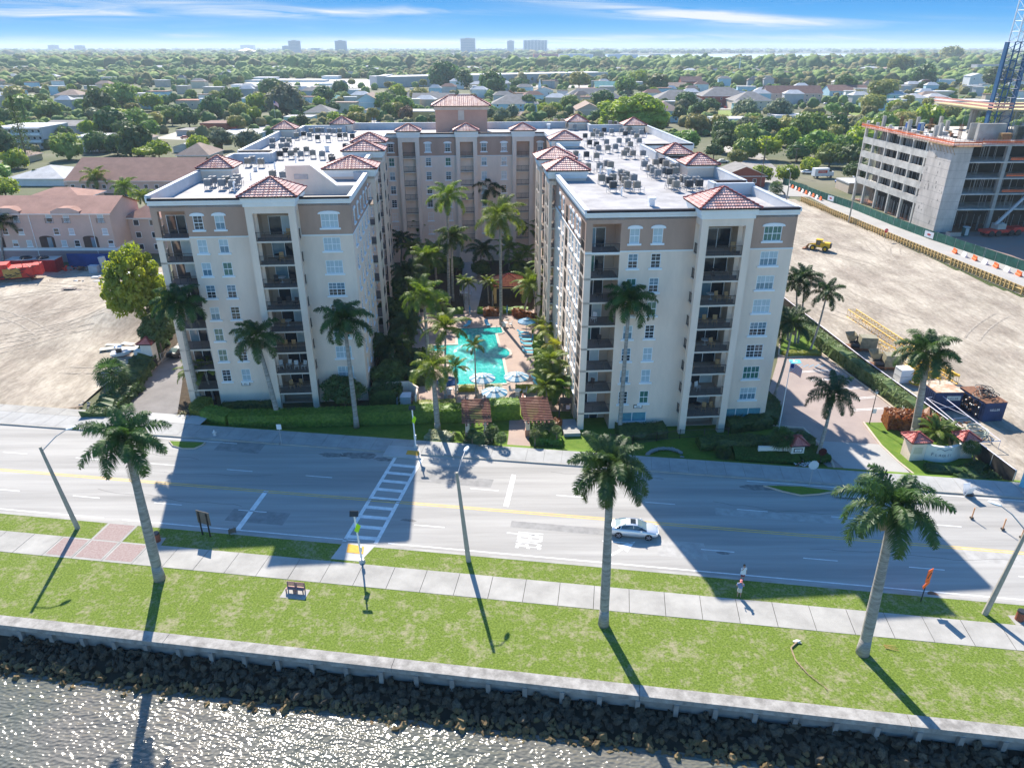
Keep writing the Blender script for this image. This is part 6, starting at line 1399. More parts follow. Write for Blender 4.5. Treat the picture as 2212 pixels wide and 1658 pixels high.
# ---------------- people
skin=mat('skin',(.45,.27,.19),.6,.03,3)
def person(p,rz,label,jt,cl,hair,hat=None):
    t=thing('person',label,'person',p,rz)
    # one skinned body
    names=list(jt.keys()); idx={n:i for i,n in enumerate(names)}
    E=[('pelvis','belly'),('belly','chest'),('chest','neck'),('neck','head'),('head','crown'),('chest','shL'),('shL','elL'),('elL','haL'),('chest','shR'),('shR','elR'),('elR','haR'),('pelvis','hipL'),('hipL','knL'),('knL','anL'),('anL','toL'),('pelvis','hipR'),('hipR','knR'),('knR','anR'),('anR','toR')]
    rad={'pelvis':.13,'belly':.115,'chest':.14,'neck':.055,'head':.088,'crown':.07,'shL':.06,'shR':.06,'elL':.042,'elR':.042,'haL':.032,'haR':.032,'hipL':.095,'hipR':.095,'knL':.06,'knR':.06,'anL':.042,'anR':.042,'toL':.035,'toR':.035}
    vs=[jt[n] for n in names]; es=[(idx[a],idx[b]) for a,b in E]
    for s in 'LR':   # five fingers
        h=Vector(jt['ha'+s]); e=Vector(jt['el'+s]); d=(h-e).normalized(); sd_=d.orthogonal().normalized()
        for f in range(5):
            o=sd_*((f-2)*.02); L_=[.05,.085,.092,.085,.065][f]; k=len(vs); vs.append(tuple(h+d*.03+o)); vs.append(tuple(h+d*(.03+L_)+o*(2.2 if f==0 else 1.2))); es+=[(idx['ha'+s],k),(k,k+1)]; names+=[f'f{s}{f}',f't{s}{f}']
    me=bpy.data.meshes.new('body'); me.from_pydata(vs,es,[]); o=link('body',me,t); o.modifiers.new('skin','SKIN'); 
    for i,n in enumerate(names):
        r=rad.get(n,.010); me.skin_vertices[0].data[i].radius=(r,r)
    me.skin_vertices[0].data[idx['pelvis']].use_root=True
    for i in range(1,len(names)): me.skin_vertices[0].data[i].use_root=False
    sb=o.modifiers.new('sub','SUBSURF'); sb.levels=1; sb.render_levels=1
    dg=bpy.context.evaluated_depsgraph_get(); m2=bpy.data.meshes.new_from_object(o.evaluated_get(dg)); m2.name='body'; o.modifiers.clear(); o.data=m2; m2.materials.clear(); m2.materials.append(skin); m2.polygons.foreach_set('use_smooth',[True]*len(m2.polygons))
    def loft(name,rings,m,n=14):
        g=MB(); prev=None
        for c,rx,ry in rings:
            k=g.P([(c[0]+rx*cos(2*pi*i/n),c[1]+ry*sin(2*pi*i/n),c[2]) for i in range(n)])
            if prev is not None:
                for i in range(n): j=(i+1)%n; g.f.append((prev+i,prev+j,k+j,k+i)); g.m.append(0)
            prev=k
        g.build(name,[m],t,smooth=True)
    for nm,rings,m in cl(jt): loft(nm,rings,m)
    for nm,a,b_,r0,r1,m in [x for x in SLV(jt)]: 
        g=MB(); g.tube(jt[a],Vector(jt[a]).lerp(Vector(jt[b_]),.75 if nm=='sleeve' else 1),r0,r1,10); g.build(nm,[m],t,smooth=True)
    h=Vector(jt['head']); g=MB(); g.ico(h+Vector((0,.02,.06)),.115,2,0,(.95,1.05,1.05)); g.build('hair',[hair],t,smooth=True)
    g=MB(); g.ico(h+Vector((0,-.02,.02)),.105,2,0,(.86,1,1.15)); g.ico(h+Vector((0,-.125,.0)),.02,1); g.ico(h+Vector((-.1,0,.0)),.025,1,0,(.5,1,1)); g.ico(h+Vector((.1,0,0)),.025,1,0,(.5,1,1))
    for s in (-1,1): g.ico(h+Vector((.035*s,-.108,.03)),.014,1,1)
    g.box(h.x-.025,h.x+.025,h.y-.12,h.y-.112,h.z-.055,h.z-.045,2); g.build('face',[skin,black,mat('lips',(.35,.1,.1),.6,0)],t,smooth=True)
    if hat: g=MB(); g.ico(h+Vector((0,0,.10)),.125,2,0,(1,1,.7)); g.box(h.x-.09,h.x+.09,h.y-.24,h.y-.08,h.z+.09,h.z+.11); g.build('cap',[hat],t,smooth=True)
    return t
stand={'pelvis':(0,0,.93),'belly':(0,0,1.1),'chest':(0,0,1.3),'neck':(0,0,1.46),'head':(0,-.01,1.58),'crown':(0,0,1.68),'shL':(-.18,0,1.38),'elL':(-.24,-.1,1.14),'haL':(-.12,-.3,1.28),'shR':(.18,0,1.38),'elR':(.25,.0,1.12),'haR':(.24,-.08,.88),'hipL':(-.09,0,.88),'knL':(-.1,-.02,.49),'anL':(-.11,.02,.09),'toL':(-.12,-.15,.03),'hipR':(.09,0,.88),'knR':(.11,-.05,.49),'anR':(.13,.05,.09),'toR':(.14,-.12,.03)}
wj=dict(stand); wj['elL']=(-.26,-.12,1.22); wj['haL']=(-.12,-.2,1.5)
wcl=mat('cloth_white',(.75,.77,.78),.8,.04,4)
SLV=lambda j:[('sleeve','shL','elL',.085,.075,wcl),('sleeve','shR','elR',.085,.075,wcl)]
person(at(1602,1253,-.1),.2,'person in a loose white top and dark red shorts standing at the kerb',wj,lambda j:[('shorts',[((0,0,.55),.20,.14),((0,0,.75),.2,.15),((0,0,.98),.16,.13)],mat('cloth_maroon',(.20,.04,.08),.8,0)),('shirt',[((0,0,.78),.27,.2),((0,0,1.0),.23,.17),((0,0,1.25),.2,.15),((0,0,1.40),.18,.12),((0,0,1.46),.08,.08)],wcl)],mat('hair_brown',(.12,.07,.04),.8,0))
cj=dict(stand); cj['elL']=(-.28,-.12,1.12); cj['haL']=(-.34,-.25,1.36); cj['elR']=(.28,-.12,1.2); cj['haR']=(.12,-.22,1.5)
blc=mat('cloth_blue',(.16,.24,.42),.8,.1,4); SLV=lambda j:[('sleeve','shL','elL',.085,.07,blc),('sleeve','shR','elR',.085,.07,blc)]
person(at(1595,1287,0),-.3,'person in a pink cap, blue jacket and pale shorts on the shaded verge',cj,lambda j:[('shorts',[((0,0,.52),.2,.15),((0,0,.75),.19,.15),((0,0,.98),.16,.13)],mat('cloth_beige',(.50,.48,.42),.8,.05,5)),('jacket',[((0,0,.95),.19,.15),((0,0,1.2),.2,.15),((0,0,1.40),.18,.12),((0,0,1.46),.08,.08)],blc)],mat('hair_dark',(.05,.03,.02),.8,0),mat('cap_pink',(.85,.25,.22),.7,0))
# ---------------- sand lot plant on the right
def lattice(a,b,w_,h,m,label,bay=1.0,name='crane_boom_section',cat='truss',group=None):
    a=Vector(a);b=Vector(b); d=(b-a); Lh=d.length; d/=Lh; n=Vector((-d.y,d.x,0)); u=Vector((0,0,1)); g=MB(); c=[a+n*(w_/2),a-n*(w_/2),a-n*(w_/2)+u*h,a+n*(w_/2)+u*h]
    for q in c: g.bar(q,q+d*Lh,.11)
    k=int(Lh/bay)
    for i in range(k+1):
        o=d*(Lh*i/k); o2=d*(Lh*min(k,i+1)/k)
        for j in range(4):
            g.bar(c[j]+o,c[(j+1)%4]+o,.05)
            if i<k: g.bar(c[j]+o,c[(j+1)%4]+o2,.045)
    tag(g.build(name,[m]),label,cat,group)
lattice(at(1837,683,ZS),at(2056,830,ZS),1.5,1.3,ymetal,'long yellow lattice boom lying across the sand lot')
lattice(at(1874,742,ZS),at(1922,768,ZS),1.3,1.2,ymetal,'short yellow lattice boom section between the generators')
for k in range(7):
    a=at(1925+k*4,762+k*3.0,ZS+.3); b_=at(1990+k*3,812+k*2,ZS+.3); lattice(a,b_,.35,.35,mat('faded_yellow',(.50,.42,.28),.7,.2,2),'faded lattice rail in the stack beside the long yellow boom',.7,'lattice_rail','rails','faded lattice rails stacked on the sand lot') if k<5 else None
tanm=M_('tan_machine',(.27,.25,.18),.7,.2,1.5)
for x,y,l in ((1855,755,'first tan mixing plant from the building, with raised hopper'),(1907,795,'second tan mixing plant, nearer the blue container')):
    t=thing('grout_plant',l,'machine',at(x,y,ZS),-.15); g=MB(); g.box(-2.2,2.3,-.9,.9,.35,.55); 
    for xx in (-1.6,0,1.6): g.box(xx-.1,xx+.1,-.9,.9,0,.35)
    g.build('chassis',[rust],t); g=MB(); g.box(-.2,2.2,-.85,.85,.55,2.3); 
    for i in range(12): g.box(.0+i*.18,.06+i*.18,-.88,-.85,.7,2.2)
    g.build('enclosure',[tanm],t); g=MB(); g.face([(-2.3,-1,2.5),(-.9,-1,2.7),(-1.0,-.3,1.5),(-1.9,-.3,1.5)]); g.face([(-2.3,1,2.5),(-.9,1,2.7),(-1.0,.3,1.5),(-1.9,.3,1.5)]); g.face([(-2.3,-1,2.5),(-2.3,1,2.5),(-1.9,.3,1.5),(-1.9,-.3,1.5)]); g.face([(-.9,-1,2.7),(-.9,1,2.7),(-1.,.3,1.5),(-1.,-.3,1.5)]); g.build('hopper',[tanm],t)
    g=MB(); g.tube((-1.5,-.5,.9),(-.3,-.5,.9),.35); g.tube((-1.5,.4,1.1),(-.3,.4,1.1),.3); g.tube((-.6,0,.6),(-.6,0,2.2),.12); g.build('engine',[black],t)
g=MB(); g.box(-.9,.9,-.8,.8,0,1.9,0); g.box(-.95,.95,-.85,.85,1.9,2.0,0); g.box(-.93,.93,-.83,.83,.9,.95,1); tag(g.build('storage_tank',[white,metal_g],None,at(1947,822,ZS),.1),'white box tank between the mixing plant and the blue container','tank')
# yellow drilling tool heap
g=MB()
for i in range(26): c=at(1985,812,ZS)+Vector((U(-2.4,3.6),U(-1.6,2.2),U(.3,1.3))); d=Vector((U(-1,1),U(-1,1),U(-.3,.3))).normalized()*U(.5,1.6); g.tube(c-d,c+d,U(.08,.28),n=8)
for k in range(3): 
    c=at(1978+k*6,826-k*2,ZS+.3); n=16
    for i in range(n): a=2*pi*i/n;b_=2*pi*(i+1)/n; g.bar(c+Vector((.8*cos(a),.8*sin(a),.3*k)),c+Vector((.8*cos(b_),.8*sin(b_),.3*k)),.22)
tag(g.build('drilling_tools',[ymetal]),'heap of bright yellow drilling tools behind the blue container','machine parts')
def container(p,rz,w_,d,h,m,roofm,label,txt=None,openside=False,tpos=(-.2,1.75),board=False):
    t=thing('shipping_container',label,'container',p,rz); g=MB(); n=int(w_/.3)
    g.box(-w_/2,w_/2,-d/2,d/2,.05,h)
    if not openside:
        for i in range(n): g.box(-w_/2+.1+i*w_/n,-w_/2+.22+i*w_/n,-d/2-.05,-d/2,.2,h-.2) if txt is None else None
    for i in range(int(d/.4)): g.box(-w_/2-.05,-w_/2,-d/2+.1+i*.4,-d/2+.28+i*.4,.2,h-.2); g.box(w_/2,w_/2+.05,-d/2+.1+i*.4,-d/2+.28+i*.4,.2,h-.2)
    g.build('body',[m],t); g=MB(); g.box(-w_/2-.03,w_/2+.03,-d/2-.03,d/2+.03,h,h+.06); g.build('roof',[roofm],t)
    if txt:
        if board: g=MB(); g.box(tpos[0]-.15,tpos[0]+1.65,-d/2-.03,-d/2-.005,tpos[1]-.12,tpos[1]+.5); g.build('name_board',[mat('name_board_pale',(.55,.58,.55),.6,.1,2)],t)
        text('lettering',txt,.42,mat('ink_navy',(.05,.1,.2),.5,0) if board else white,Matrix.Translation((tpos[0],-d/2-.045,tpos[1]))@Matrix.Rotation(pi/2,4,'X'),parent=t)
    return t
rr=M_('rusty_roof',(.60,.52,.42),.9,.2,.9,.2,col2=(.36,.18,.09))
ca=at(2003,887,ZS); container(Vector((56.3,84.6,ZS)),.02,3.6,3.6,2.7,navy,rr,'navy container with a rusty pale roof beside the right palm trunk','KELLER',tpos=(-.1,1.7),board=True)
t=container(Vector((60.4,82.4,ZS)),.12,2.9,4.8,2.6,navy,rust,'dark open sided tool container heaped with hoses at the right','KELLER',tpos=(-.7,1.5))
g=MB(); g.box(-1.5,-1.46,-1.7,2.2,.3,2.3,0)
for i in range(40): g.ico((-1.52,U(-1.6,2.1),U(.4,2.2)),U(.08,.2),1,1+i%2)
g.build('tool_rack',[black,metal_g,rust],t)
g=MB()
for k in range(16):
    c=Vector((60.4+U(-.8,.8),82.4+U(-1.6,1.2),ZS+2.75+U(0,.5))); r=U(.4,.9); n=12; tl_=(U(-.3,.3),U(-.3,.3))
    for i in range(n): a=2*pi*i/n;b_=2*pi*(i+1)/n; f_=lambda q:c+Vector((r*cos(q),r*sin(q),tl_[0]*cos(q)+tl_[1]*sin(q))); g.bar(f_(a),f_(b_),.07)
tag(g.build('hose_heap',[black]),'tangle of black hoses on top of the open tool container','hoses')
for (x,y),r0,lab in (((2108,938),1.15,'large coil of pale hose beside the tool container'),((1962,893),.8,'coil of grey hose left of the navy container')):
    g=MB(); c=at(x,y,ZS)
    for k in range(9):
        r=r0*U(.75,1.05); n=18; z=.08+k*.09; ox,oy=U(-.12,.12),U(-.12,.12)
        for i in range(n): a=2*pi*i/n;b_=2*pi*(i+1)/n; g.bar(c+Vector((ox+r*cos(a),oy+r*sin(a),z)),c+Vector((ox+r*cos(b_),oy+r*sin(b_),z)),.09)
    tag(g.build('hose_coil',[mat('hose_pale',(.42,.45,.38),.7,.1,2) if r0>1 else mat('hose_grey',(.2,.22,.22),.7,.1,2)]),lab,'hose')
g=MB(); q=[Vector((53.9,83.5,.7)),Vector((55.5,83.0,1.3)),Vector((57.2,73.0,.3)),Vector((54.8,73.0,.1))]
for i in range(4): g.bar(q[i],q[(i+1)%4],.09)
for f in (.25,.5,.75): g.bar(q[0].lerp(q[3],f),q[1].lerp(q[2],f),.06)
g.bar(q[0],q[1].lerp(q[2],.5),.05); 
for p_ in q: g.bar(p_,(p_.x,p_.y,ZS),.06)
tag(g.build('pipe_frame',[mat('pipe_pale',(.62,.60,.68),.5,.05,1)]),'long frame of pale pipes leaning over the screened fence','frame')
g=MB()
for i in range(60): c=Vector((56.2+U(-1.4,1.6),77.5+U(-3.2,2.5),ZS+U(.05,.5))); d=Vector((U(-1,1),U(-1,1),U(-.2,.3)))*U(.2,.8); g.tube(c,c+d,U(.03,.1),n=5,m=i%3)
tag(g.build('scrap_heap',[rust,wood,metal_g]),'heap of rods, planks and scrap between pipe frame and containers','scrap')
# wheel loader
def loader(p,rz,label,sc=1.):
    t=thing('wheel_loader',label,'loader',p,rz); t.scale=(sc,)*3
    g=MB(); g.box(-3.0,-.4,-1.1,1.1,1.2,2.3); g.box(-3.3,-3.0,-.9,.9,1.0,2.2,1); g.box(-.4,1.8,-.6,.6,.9,1.6); g.box(-3.1,-.6,-1.25,1.25,1.0,1.2); g.box(-2.9,-1.2,-.9,.9,2.3,2.42); g.build('body',[ymetal,black],t)
    g=MB(); g.box(-.6,.9,-.75,.75,1.6,3.0,1); g.box(-.75,1.05,-.85,.85,3.0,3.15,0)
    for x in (-.6,.9):
        for y in (-.77,.77): g.box(x-.06,x+.06,y-.06,y+.06,1.6,3.0,0)
    g.build('cab',[ymetal,g_dark],t)
    for x in (-1.9,1.5):
        for s in (-1,1):
            y=s*1.15; g=MB(); g.tube((x,y-.3,.78),(x,y+.3,.78),.8,n=18); w_=g.build('wheel',[mat('dusty_tyre',(.05,.045,.035),.9,.2,3)],t); g=MB(); g.tube((x,y+s*.28,.78),(x,y+s*.33,.78),.4,n=12); g.build('rim',[ymetal],w_)
    g=MB()
    for s in (-.5,.5): g.path([(1.0,s,1.7),(2.6,s,1.5),(3.2,s,.6)],[.14,.12,.12],6)
    g.build('lift_arm',[ymetal],t); g=MB(); 
    P=[(3.1,.15),(4.3,.05),(4.4,.15),(3.5,.35),(3.3,1.2),(3.1,1.3)]; k=[(x,-1.4,z) for x,z in P]; k2=[(x,1.4,z) for x,z in P]; g.face(k); g.face(k2[::-1])
    for i in range(len(P)): j=(i+1)%len(P); g.face([k[i],k2[i],k2[j],k[j]])
    g.build('bucket',[rust],t)
loader(at(1767,540,ZS),pi-.55,'yellow wheel loader standing on the sand lot',.8)
# timber form wall, green fence, barriers
t=thing('timber_form_wall','long yellow brown timber form wall with braces along the side street','wall'); g=MB(); gb=MB(); W=[Vector((*p,0)) for p in ((88.8,222.5),(91.2,197),(93.2,176),(95.6,152),(97.8,131.5),(100,118))]
for a,b in zip(W,W[1:]):
    d=(b-a);Lh=d.length;d/=Lh;n=Vector((d.y,-d.x,0)); g.prism([(a-n*.08).to_2d(),(b-n*.08).to_2d(),(b+n*.08).to_2d(),(a+n*.08).to_2d()],-1,.55)
    for i in range(int(Lh/1.15)): q=a+d*i*1.15; gb.box(q.x-.32,q.x-.1,q.y-.1,q.y+.1,-1,.65); gb.bar((q.x-.35,q.y,.3),(q.x-1.3,q.y,-.9),.1)
    gb.bar(a+Vector((-.2,0,.0)),b+Vector((-.2,0,.0)),.16)
g.build('panel',[mat('form_ply',(.42,.30,.14),.85,.2,1.2)],t); gb.build('brace',[mat('form_timber',(.62,.45,.20),.85,.15,2)],t)
t=thing('screened_fence','long green screened fence along the side street by the construction site','fence'); gsm=mat('green_screen',(.035,.12,.09),.8,.25,.8); W=[Vector((*p,0)) for p in ((93.8,254),(96.5,228.2),(99.6,211),(101.2,190),(103.0,176),(106.3,158),(108.5,146),(113,125))]; g=MB(); gp=MB()
for a,b in zip(W,W[1:]):
    d=(b-a);Lh=d.length;d/=Lh;n=Vector((d.y,-d.x,0))*.03; g.prism([(a-n).to_2d(),(b-n).to_2d(),(b+n).to_2d(),(a+n).to_2d()],-1,1.15)
    for i in range(int(Lh/3)+1): q=a+d*i*3; gp.tube((q.x,q.y,-1),(q.x,q.y,1.3),.05,n=6)
g.build('screen',[gsm],t); gp.build('post',[metal_g],t)
for q,s in (((102.9,175.3),3.0),((108.7,144.5),2.4),((97.5,222),3.)):
    g=MB(); g.box(-s/2,s/2,-.06,-.03,-.6,.9,0); g.ico((0,-.06,.15),.5,1,1,(1.5,.05,.6)); tag(g.build('fence_banner',[white,mat('banner_red',(.55,.10,.10),.6,0)],None,(q[0]-.1,q[1],0),R(-78)),['white banner with a red mark in the middle of the green fence','white banner with a red mark on the green fence at the right edge','pale notice on the far part of the green fence'][int(s*0+[175.3,144.5,222].index(q[1]))],'banner')
def barrier_mesh(m):
    g=MB(); P=[(-.28,0),(.28,0),(.22,.35),(.1,.5),(.09,.95),(-.09,.95),(-.1,.5),(-.22,.35)]
    k=[(x,-.95,z) for x,z in P];k2=[(x,.95,z) for x,z in P]; g.face(k); g.face(k2[::-1])
    for i in range(len(P)): j=(i+1)%len(P); g.face([k[i],k2[i],k2[j],k[j]])
    return g.mesh('road_barrier',[m])
bo=barrier_mesh(mat('barrier_orange',(.80,.14,.04),.6,.05,1)); bw=barrier_mesh(white)
BA=[]
for i in range(11): BA.append(Vector((101.9,162,0)).lerp(Vector((107.2,132,0)),i/10)*1)
for i in range(10): BA.append(Vector((94.0,248,0)).lerp(Vector((95.6,225,0)),i/9))
for i,q in enumerate(BA): o_=i%2==0; far=i>=11; tag(link('road_barrier',bo if o_ else bw,None,(q.x,q.y,-.9),R(-9)),('orange' if o_ else 'white')+' water filled barrier '+('at the far end of the green fence' if far else 'along the near part of the green fence'),'barrier',('orange' if o_ else 'white')+(' far' if far else ' near')+' barriers on the side street')
# ---------------- concrete frame under construction
cb_=thing('unfinished_building','unfinished grey concrete car park frame with orange edge netting','building',(107.6,182,ZS),R(2.5))
conc_b=M_('concrete_frame',(.50,.48,.44),.9,.22,.4,.2,det=8); cf=MB(); cc=MB(); cn=MB(); X1=80; Y1=44; LV=[5.8,9.6,13.4,17.3,21.3]; 
for z in LV: cf.box(0,X1,0,Y1,z-.3,z,0)
cf.box(1,X1,.5,Y1,-.05,.02,1); cf.build('slab',[conc_b,rust],cb_)
for z in LV[1:-1]+[LV[0]]: 
    g=MB(); g.box(-.15,.1,10.0,Y1,z-.5,z+1.3); g.build('parapet',[conc_b],cb_)
g=MB(); g.box(-.15,.1,10.0,26,LV[-1]-.7,LV[-1]+.0); g.build('parapet',[conc_lt],cb_)
for y in (11,17.5,24,31,38,43.6):
    g=MB(); g.box(-.17,.55,y-.3,y+.3,0,LV[-1]+(1.8 if y>20 else 0)); g.build('column',[conc_b],cb_)
for x in (14,27,40,53,66):
    g=MB(); g.box(x-.45,x+.45,.1,1.0,0,LV[-1]); g.build('column',[conc_lt],cb_)
    for y in (13,26): g=MB(); g.box(x-.3,x+.3,y,y+.6,0,LV[-1]-.4); g.build('column',[concrete],cb_)
g=MB(); g.box(-.2,.2,-.2,9.98,0,LV[-1]-.35); g.box(.2,4.6,-.25,.2,0,LV[-1]-.35); g.build('shear_wall',[M_('concrete_cast',(.50,.46,.42),.9,.2,.35,.1,det=8,stretch=(1,1,.4))],cb_)
PM=MB(); PM.tube((0,0,0),(0,0,3.6),.06,n=5,cap=False); PM=PM.mesh('shoring_prop',[metal_g]); rest=MB(); np_=0
for z in LV[:-1]+[0]:
    for i in range(110):
        x=U(.8,60) if i%2 else U(.5,2.2); y=U(9.5,42) if i%2==0 else U(1.0,8)
        if i%6==0 and np_<95: link('shoring_prop',PM,cb_,(x,y,z)); np_+=1
        else: rest.tube((x,y,z),(x,y,z+3.6),.06,n=4,cap=False)
o=rest.build('shoring_props',[metal_g],cb_); o['kind']='stuff'
g=MB(); g.box(4.7,5.0,9,Y1-1,0,LV[-1]-.4); g.box(6,X1,9.0,9.2,0,LV[-1]-.5); g.build('inner_wall',[mat('dark_interior',(.06,.055,.05),.9,.2,.5)],cb_)  # near-black sheets behind the facade, painted as the shade of the interior
g=MB()
for (a,b) in (((-.9,9),(-.9,Y1+1)),((-.9,-1),(6,-1)),((6,-1),(7,.2)),((7,.2),(X1,.2)),((-.9,-1),(-.9,9))):
    a=Vector((*a,0));b=Vector((*b,0)); d=(b-a);Lh=d.length;d/=Lh;n=Vector((d.y,-d.x,0))*.04
    for z0,z1,m_ in ((.15,.5,0),(.62,1.0,1),(1.1,1.3,0)): g.prism([(a-n).to_2d(),(b-n).to_2d(),(b+n).to_2d(),(a+n).to_2d()],LV[-1]+z0-.2,LV[-1]+z1-.2,m_)
    for i in range(int(Lh/1.2)+1): q=a+d*i*1.2; g.tube((q.x,q.y,LV[-1]-.5),(q.x,q.y,LV[-1]+1.6),.045,n=4,m=2)
for z in (LV[3],LV[2],LV[1]): g.box(15,X1,-.02,.06,z+.4,z+.75,1); g.box(15,X1,-.02,.06,z+.9,z+1.0,1)
g.build('edge_netting',[mat('net_pink',(.60,.30,.24),.8,.15,2),mat('net_orange',(.72,.16,.06),.7,.15,2),rust],cb_)
g=MB()
for z in [1.6,3.4]+LV[:-1]+[(a+b)/2 for a,b in zip(LV,LV[1:])]: g.box(-.215,-.2,-.2,9.98,z,z+.05); g.box(-.2,4.6,-.265,-.25,z,z+.05)
for k in range(30): y=U(0,9.6); z=U(1,19); s_=U(.1,.5); g.box(-.208,-.2,y,y+s_,z,z+s_*U(.5,2.5))
g.build('joint_lines',[mat('conc_dark_joint',(.25,.24,.22),.9,.2,1)],cb_)
g=MB()
for i in range(8): y=-1+i*1.4; g.bar((-1.2,y,LV[-1]-.3),(-.1,y,LV[-1]-2.2),.1); g.bar((-1.2,y,LV[-1]-.35),(0,y,LV[-1]-.35),.1)
g.box(-1.2,0,-1.3,9.5,LV[-1]-.3,LV[-1]-.2); g.box(-1.2,6.5,-1.3,0,LV[-1]-.3,LV[-1]-.2); g.build('edge_platform',[wood],cb_)
g=MB(); g.box(9,16,6,7,LV[-1],LV[-1]+4.3); g.build('core_wall',[conc_lt],cb_); g=MB(); g.box(10,12.5,11,11.4,LV[-1],LV[-1]+4); g.build('core_wall',[conc_lt],cb_)
for x,y in ((8,20),(5,30),(14,27),(23,12),(3,14),(30,20),(12,38),(20,40),(4,42),(17,14),(36,10),(44,12),(52,9)):
    g=MB(); g.box(x-.4,x+.4,y-.4,y+.4,LV[-1],LV[-1]+3.2); g.build('column',[conc_lt],cb_)
for x,y in ((6,36),(11,30),(9,13),(30,5)):
    g=MB(); 
    for i in range(10):
        a=2*pi*i/10; g.tube((x+.4*cos(a),y+.4*sin(a),LV[-1]),(x+.4*cos(a),y+.4*sin(a),LV[-1]+3.6),.03,n=4)
    for k in range(12): g.tube((x,y,LV[-1]+.3*k),(x,y,LV[-1]+.3*k+.04),.46,n=10)
    g.build('rebar_cage',[rust],cb_)
g=MB()
for k in range(14): g.box(17,19.5,3,4.5,LV[-1]+.2+k*.28,LV[-1]+.3+k*.28)
tag(g.build('form_stack',[mat('form_green',(.03,.05,.045),.8,.1,1)],None,cb_.location,R(2.5)),'tall stack of dark formwork panels on the top deck edge','formwork')
g=MB()
for k in range(14): g.box(13,15.5,2.5,4.0,LV[-1]+.2+k*.16,LV[-1]+.28+k*.16)
tag(g.build('form_stack',[wood],None,cb_.location,R(2.5)),'low stack of brown formwork boards left of the dark stack on the top deck','formwork')
for k in range(75):
    x=U(1.5,45); y=U(2,42); 
    if x<17 and y<9: continue
    g=MB(); w_=U(.6,2.6); d_=U(.5,1.8); n_=random.randrange(2,7); 
    for q in range(n_): g.cb((0,0,.08+q*.16),w_*U(.85,1),d_*U(.85,1),.12,0,U(-.08,.08))
    m_=random.choice([wood,metal_g,MT['form_green'],conc_lt,rust,white]); tag(g.build('material_stack',[m_],None,Vector((107.6,182,ZS+LV[-1]+.01))+Vector((x*cos(R(2.5))-y*sin(R(2.5)),x*sin(R(2.5))+y*cos(R(2.5)),0)),U(0,3)),{'timber':'brown timber','galvanised_metal':'grey metal','form_green':'dark formwork','concrete_light':'pale board','rusty_steel':'rusty steel','white_plastic':'white sheet'}[m_.name]+' stack on the top deck of the unfinished building','building material','material stacks on the top deck, '+m_.name.replace('_',' '))
# upper decks of the taller part
g=MB(); g.box(20,X1,18,Y1,27.4,27.8,0); g.box(19,X1,17,Y1,27.8,28.0,1); 
g.build('slab',[concrete,mat('deck_ply',(.55,.46,.24),.85,.2,.6)],cb_)
g=MB()
for i in range(110): x=U(20,60); y=U(18,40) if i%2 else U(18,20); g.tube((x,y,LV[-1]),(x,y,27.4),.06,n=4,cap=False)
for i in range(14): x=20+i*2.6; g.bar((x,18.2,LV[-1]),(x+2.6,18.2,27.2),.1); g.bar((x,18.3,LV[-1]+2.5),(x+2.6,18.3,LV[-1]+2.5),.1)
o=g.build('scaffold',[metal_g],cb_); o['kind']='stuff'
for x,y in ((24,18.5),(34,18.5),(45,18.5),(24,32),(56,18.5)):
    g=MB(); g.box(x-.8,x+.8,y-.5,y+.5,LV[-1],27.4); g.build('column',[conc_lt],cb_)
g=MB()
for z in (28.4,29.2): g.box(19,X1,16.9,17,z,z+.45); g.box(18.9,19,17,Y1,z,z+.45)
g.build('edge_netting',[mat('net_pink',(.60,.30,.24))],cb_)
# tower crane
t=thing('tower_crane','blue lattice tower crane mast with a pale upper section at the right edge','crane',(129,202,ZS))
def mast(g,x,y,z0,z1,w_,m,bay=2.2):
    k=int((z1-z0)/bay)
    for a in (-1,1):
        for b in (-1,1): g.box(x+a*w_-.12,x+a*w_+.12,y+b*w_-.12,y+b*w_+.12,z0,z1,m)
    for i in range(k):
        za=z0+i*bay; zb_=za+bay
        for s in (-1,1):
            g.bar((x-w_,y+s*w_,za),(x+w_,y+s*w_,zb_),.12,m); g.bar((x+s*w_,y-w_,za),(x+s*w_,y+w_,zb_),.12,m); g.bar((x-w_,y+s*w_,zb_),(x+w_,y+s*w_,zb_),.12,m); g.bar((x+s*w_,y-w_,zb_),(x+s*w_,y+w_,zb_),.12,m)
g=MB(); mast(g,0,0,0,44,2.0,0); g.box(-1.7,1.7,-1.7,1.7,28,39,0) if False else None
for a in (-1,1): g.box(a*2.7-.2,a*2.7+.2,-.6,.6,18,44,0)
g.build('mast',[mat('crane_blue',(.035,.10,.20),.5,.1,1)],t); g=MB(); mast(g,.2,0,44,80,1.7,0,2.4); g.build('upper_mast',[mat('crane_pale',(.55,.62,.70),.5,.1,1)],t)
# mobile crane
t=thing('mobile_crane','red mobile crane with a long grey boom inside the unfinished building yard','mobile crane',at(2155,508,ZS),.2)
g=MB(); g.box(-5,6,-1.3,1.3,.9,1.6); g.box(3,6.2,-1.2,1.2,1.6,2.0); g.build('chassis',[redm],t)
for x in (-3.4,-1.4,2.4,4.4):
    for y in (-1.25,1.25): g=MB(); g.tube((x,y-.25,.75),(x,y+.25,.75),.75,n=14); g.build('wheel',[rubber],t)
g=MB(); g.box(-1.8,.6,-1.1,1.1,1.7,3.0); g.ico((-.2,-.5,2.6),.8,1,0); g.build('cab',[conc_lt],t); g=MB(); g.path([(-1.8,0,2.6),(14,0,19)],[.45,.3],6); g.build('boom',[metal_g],t)
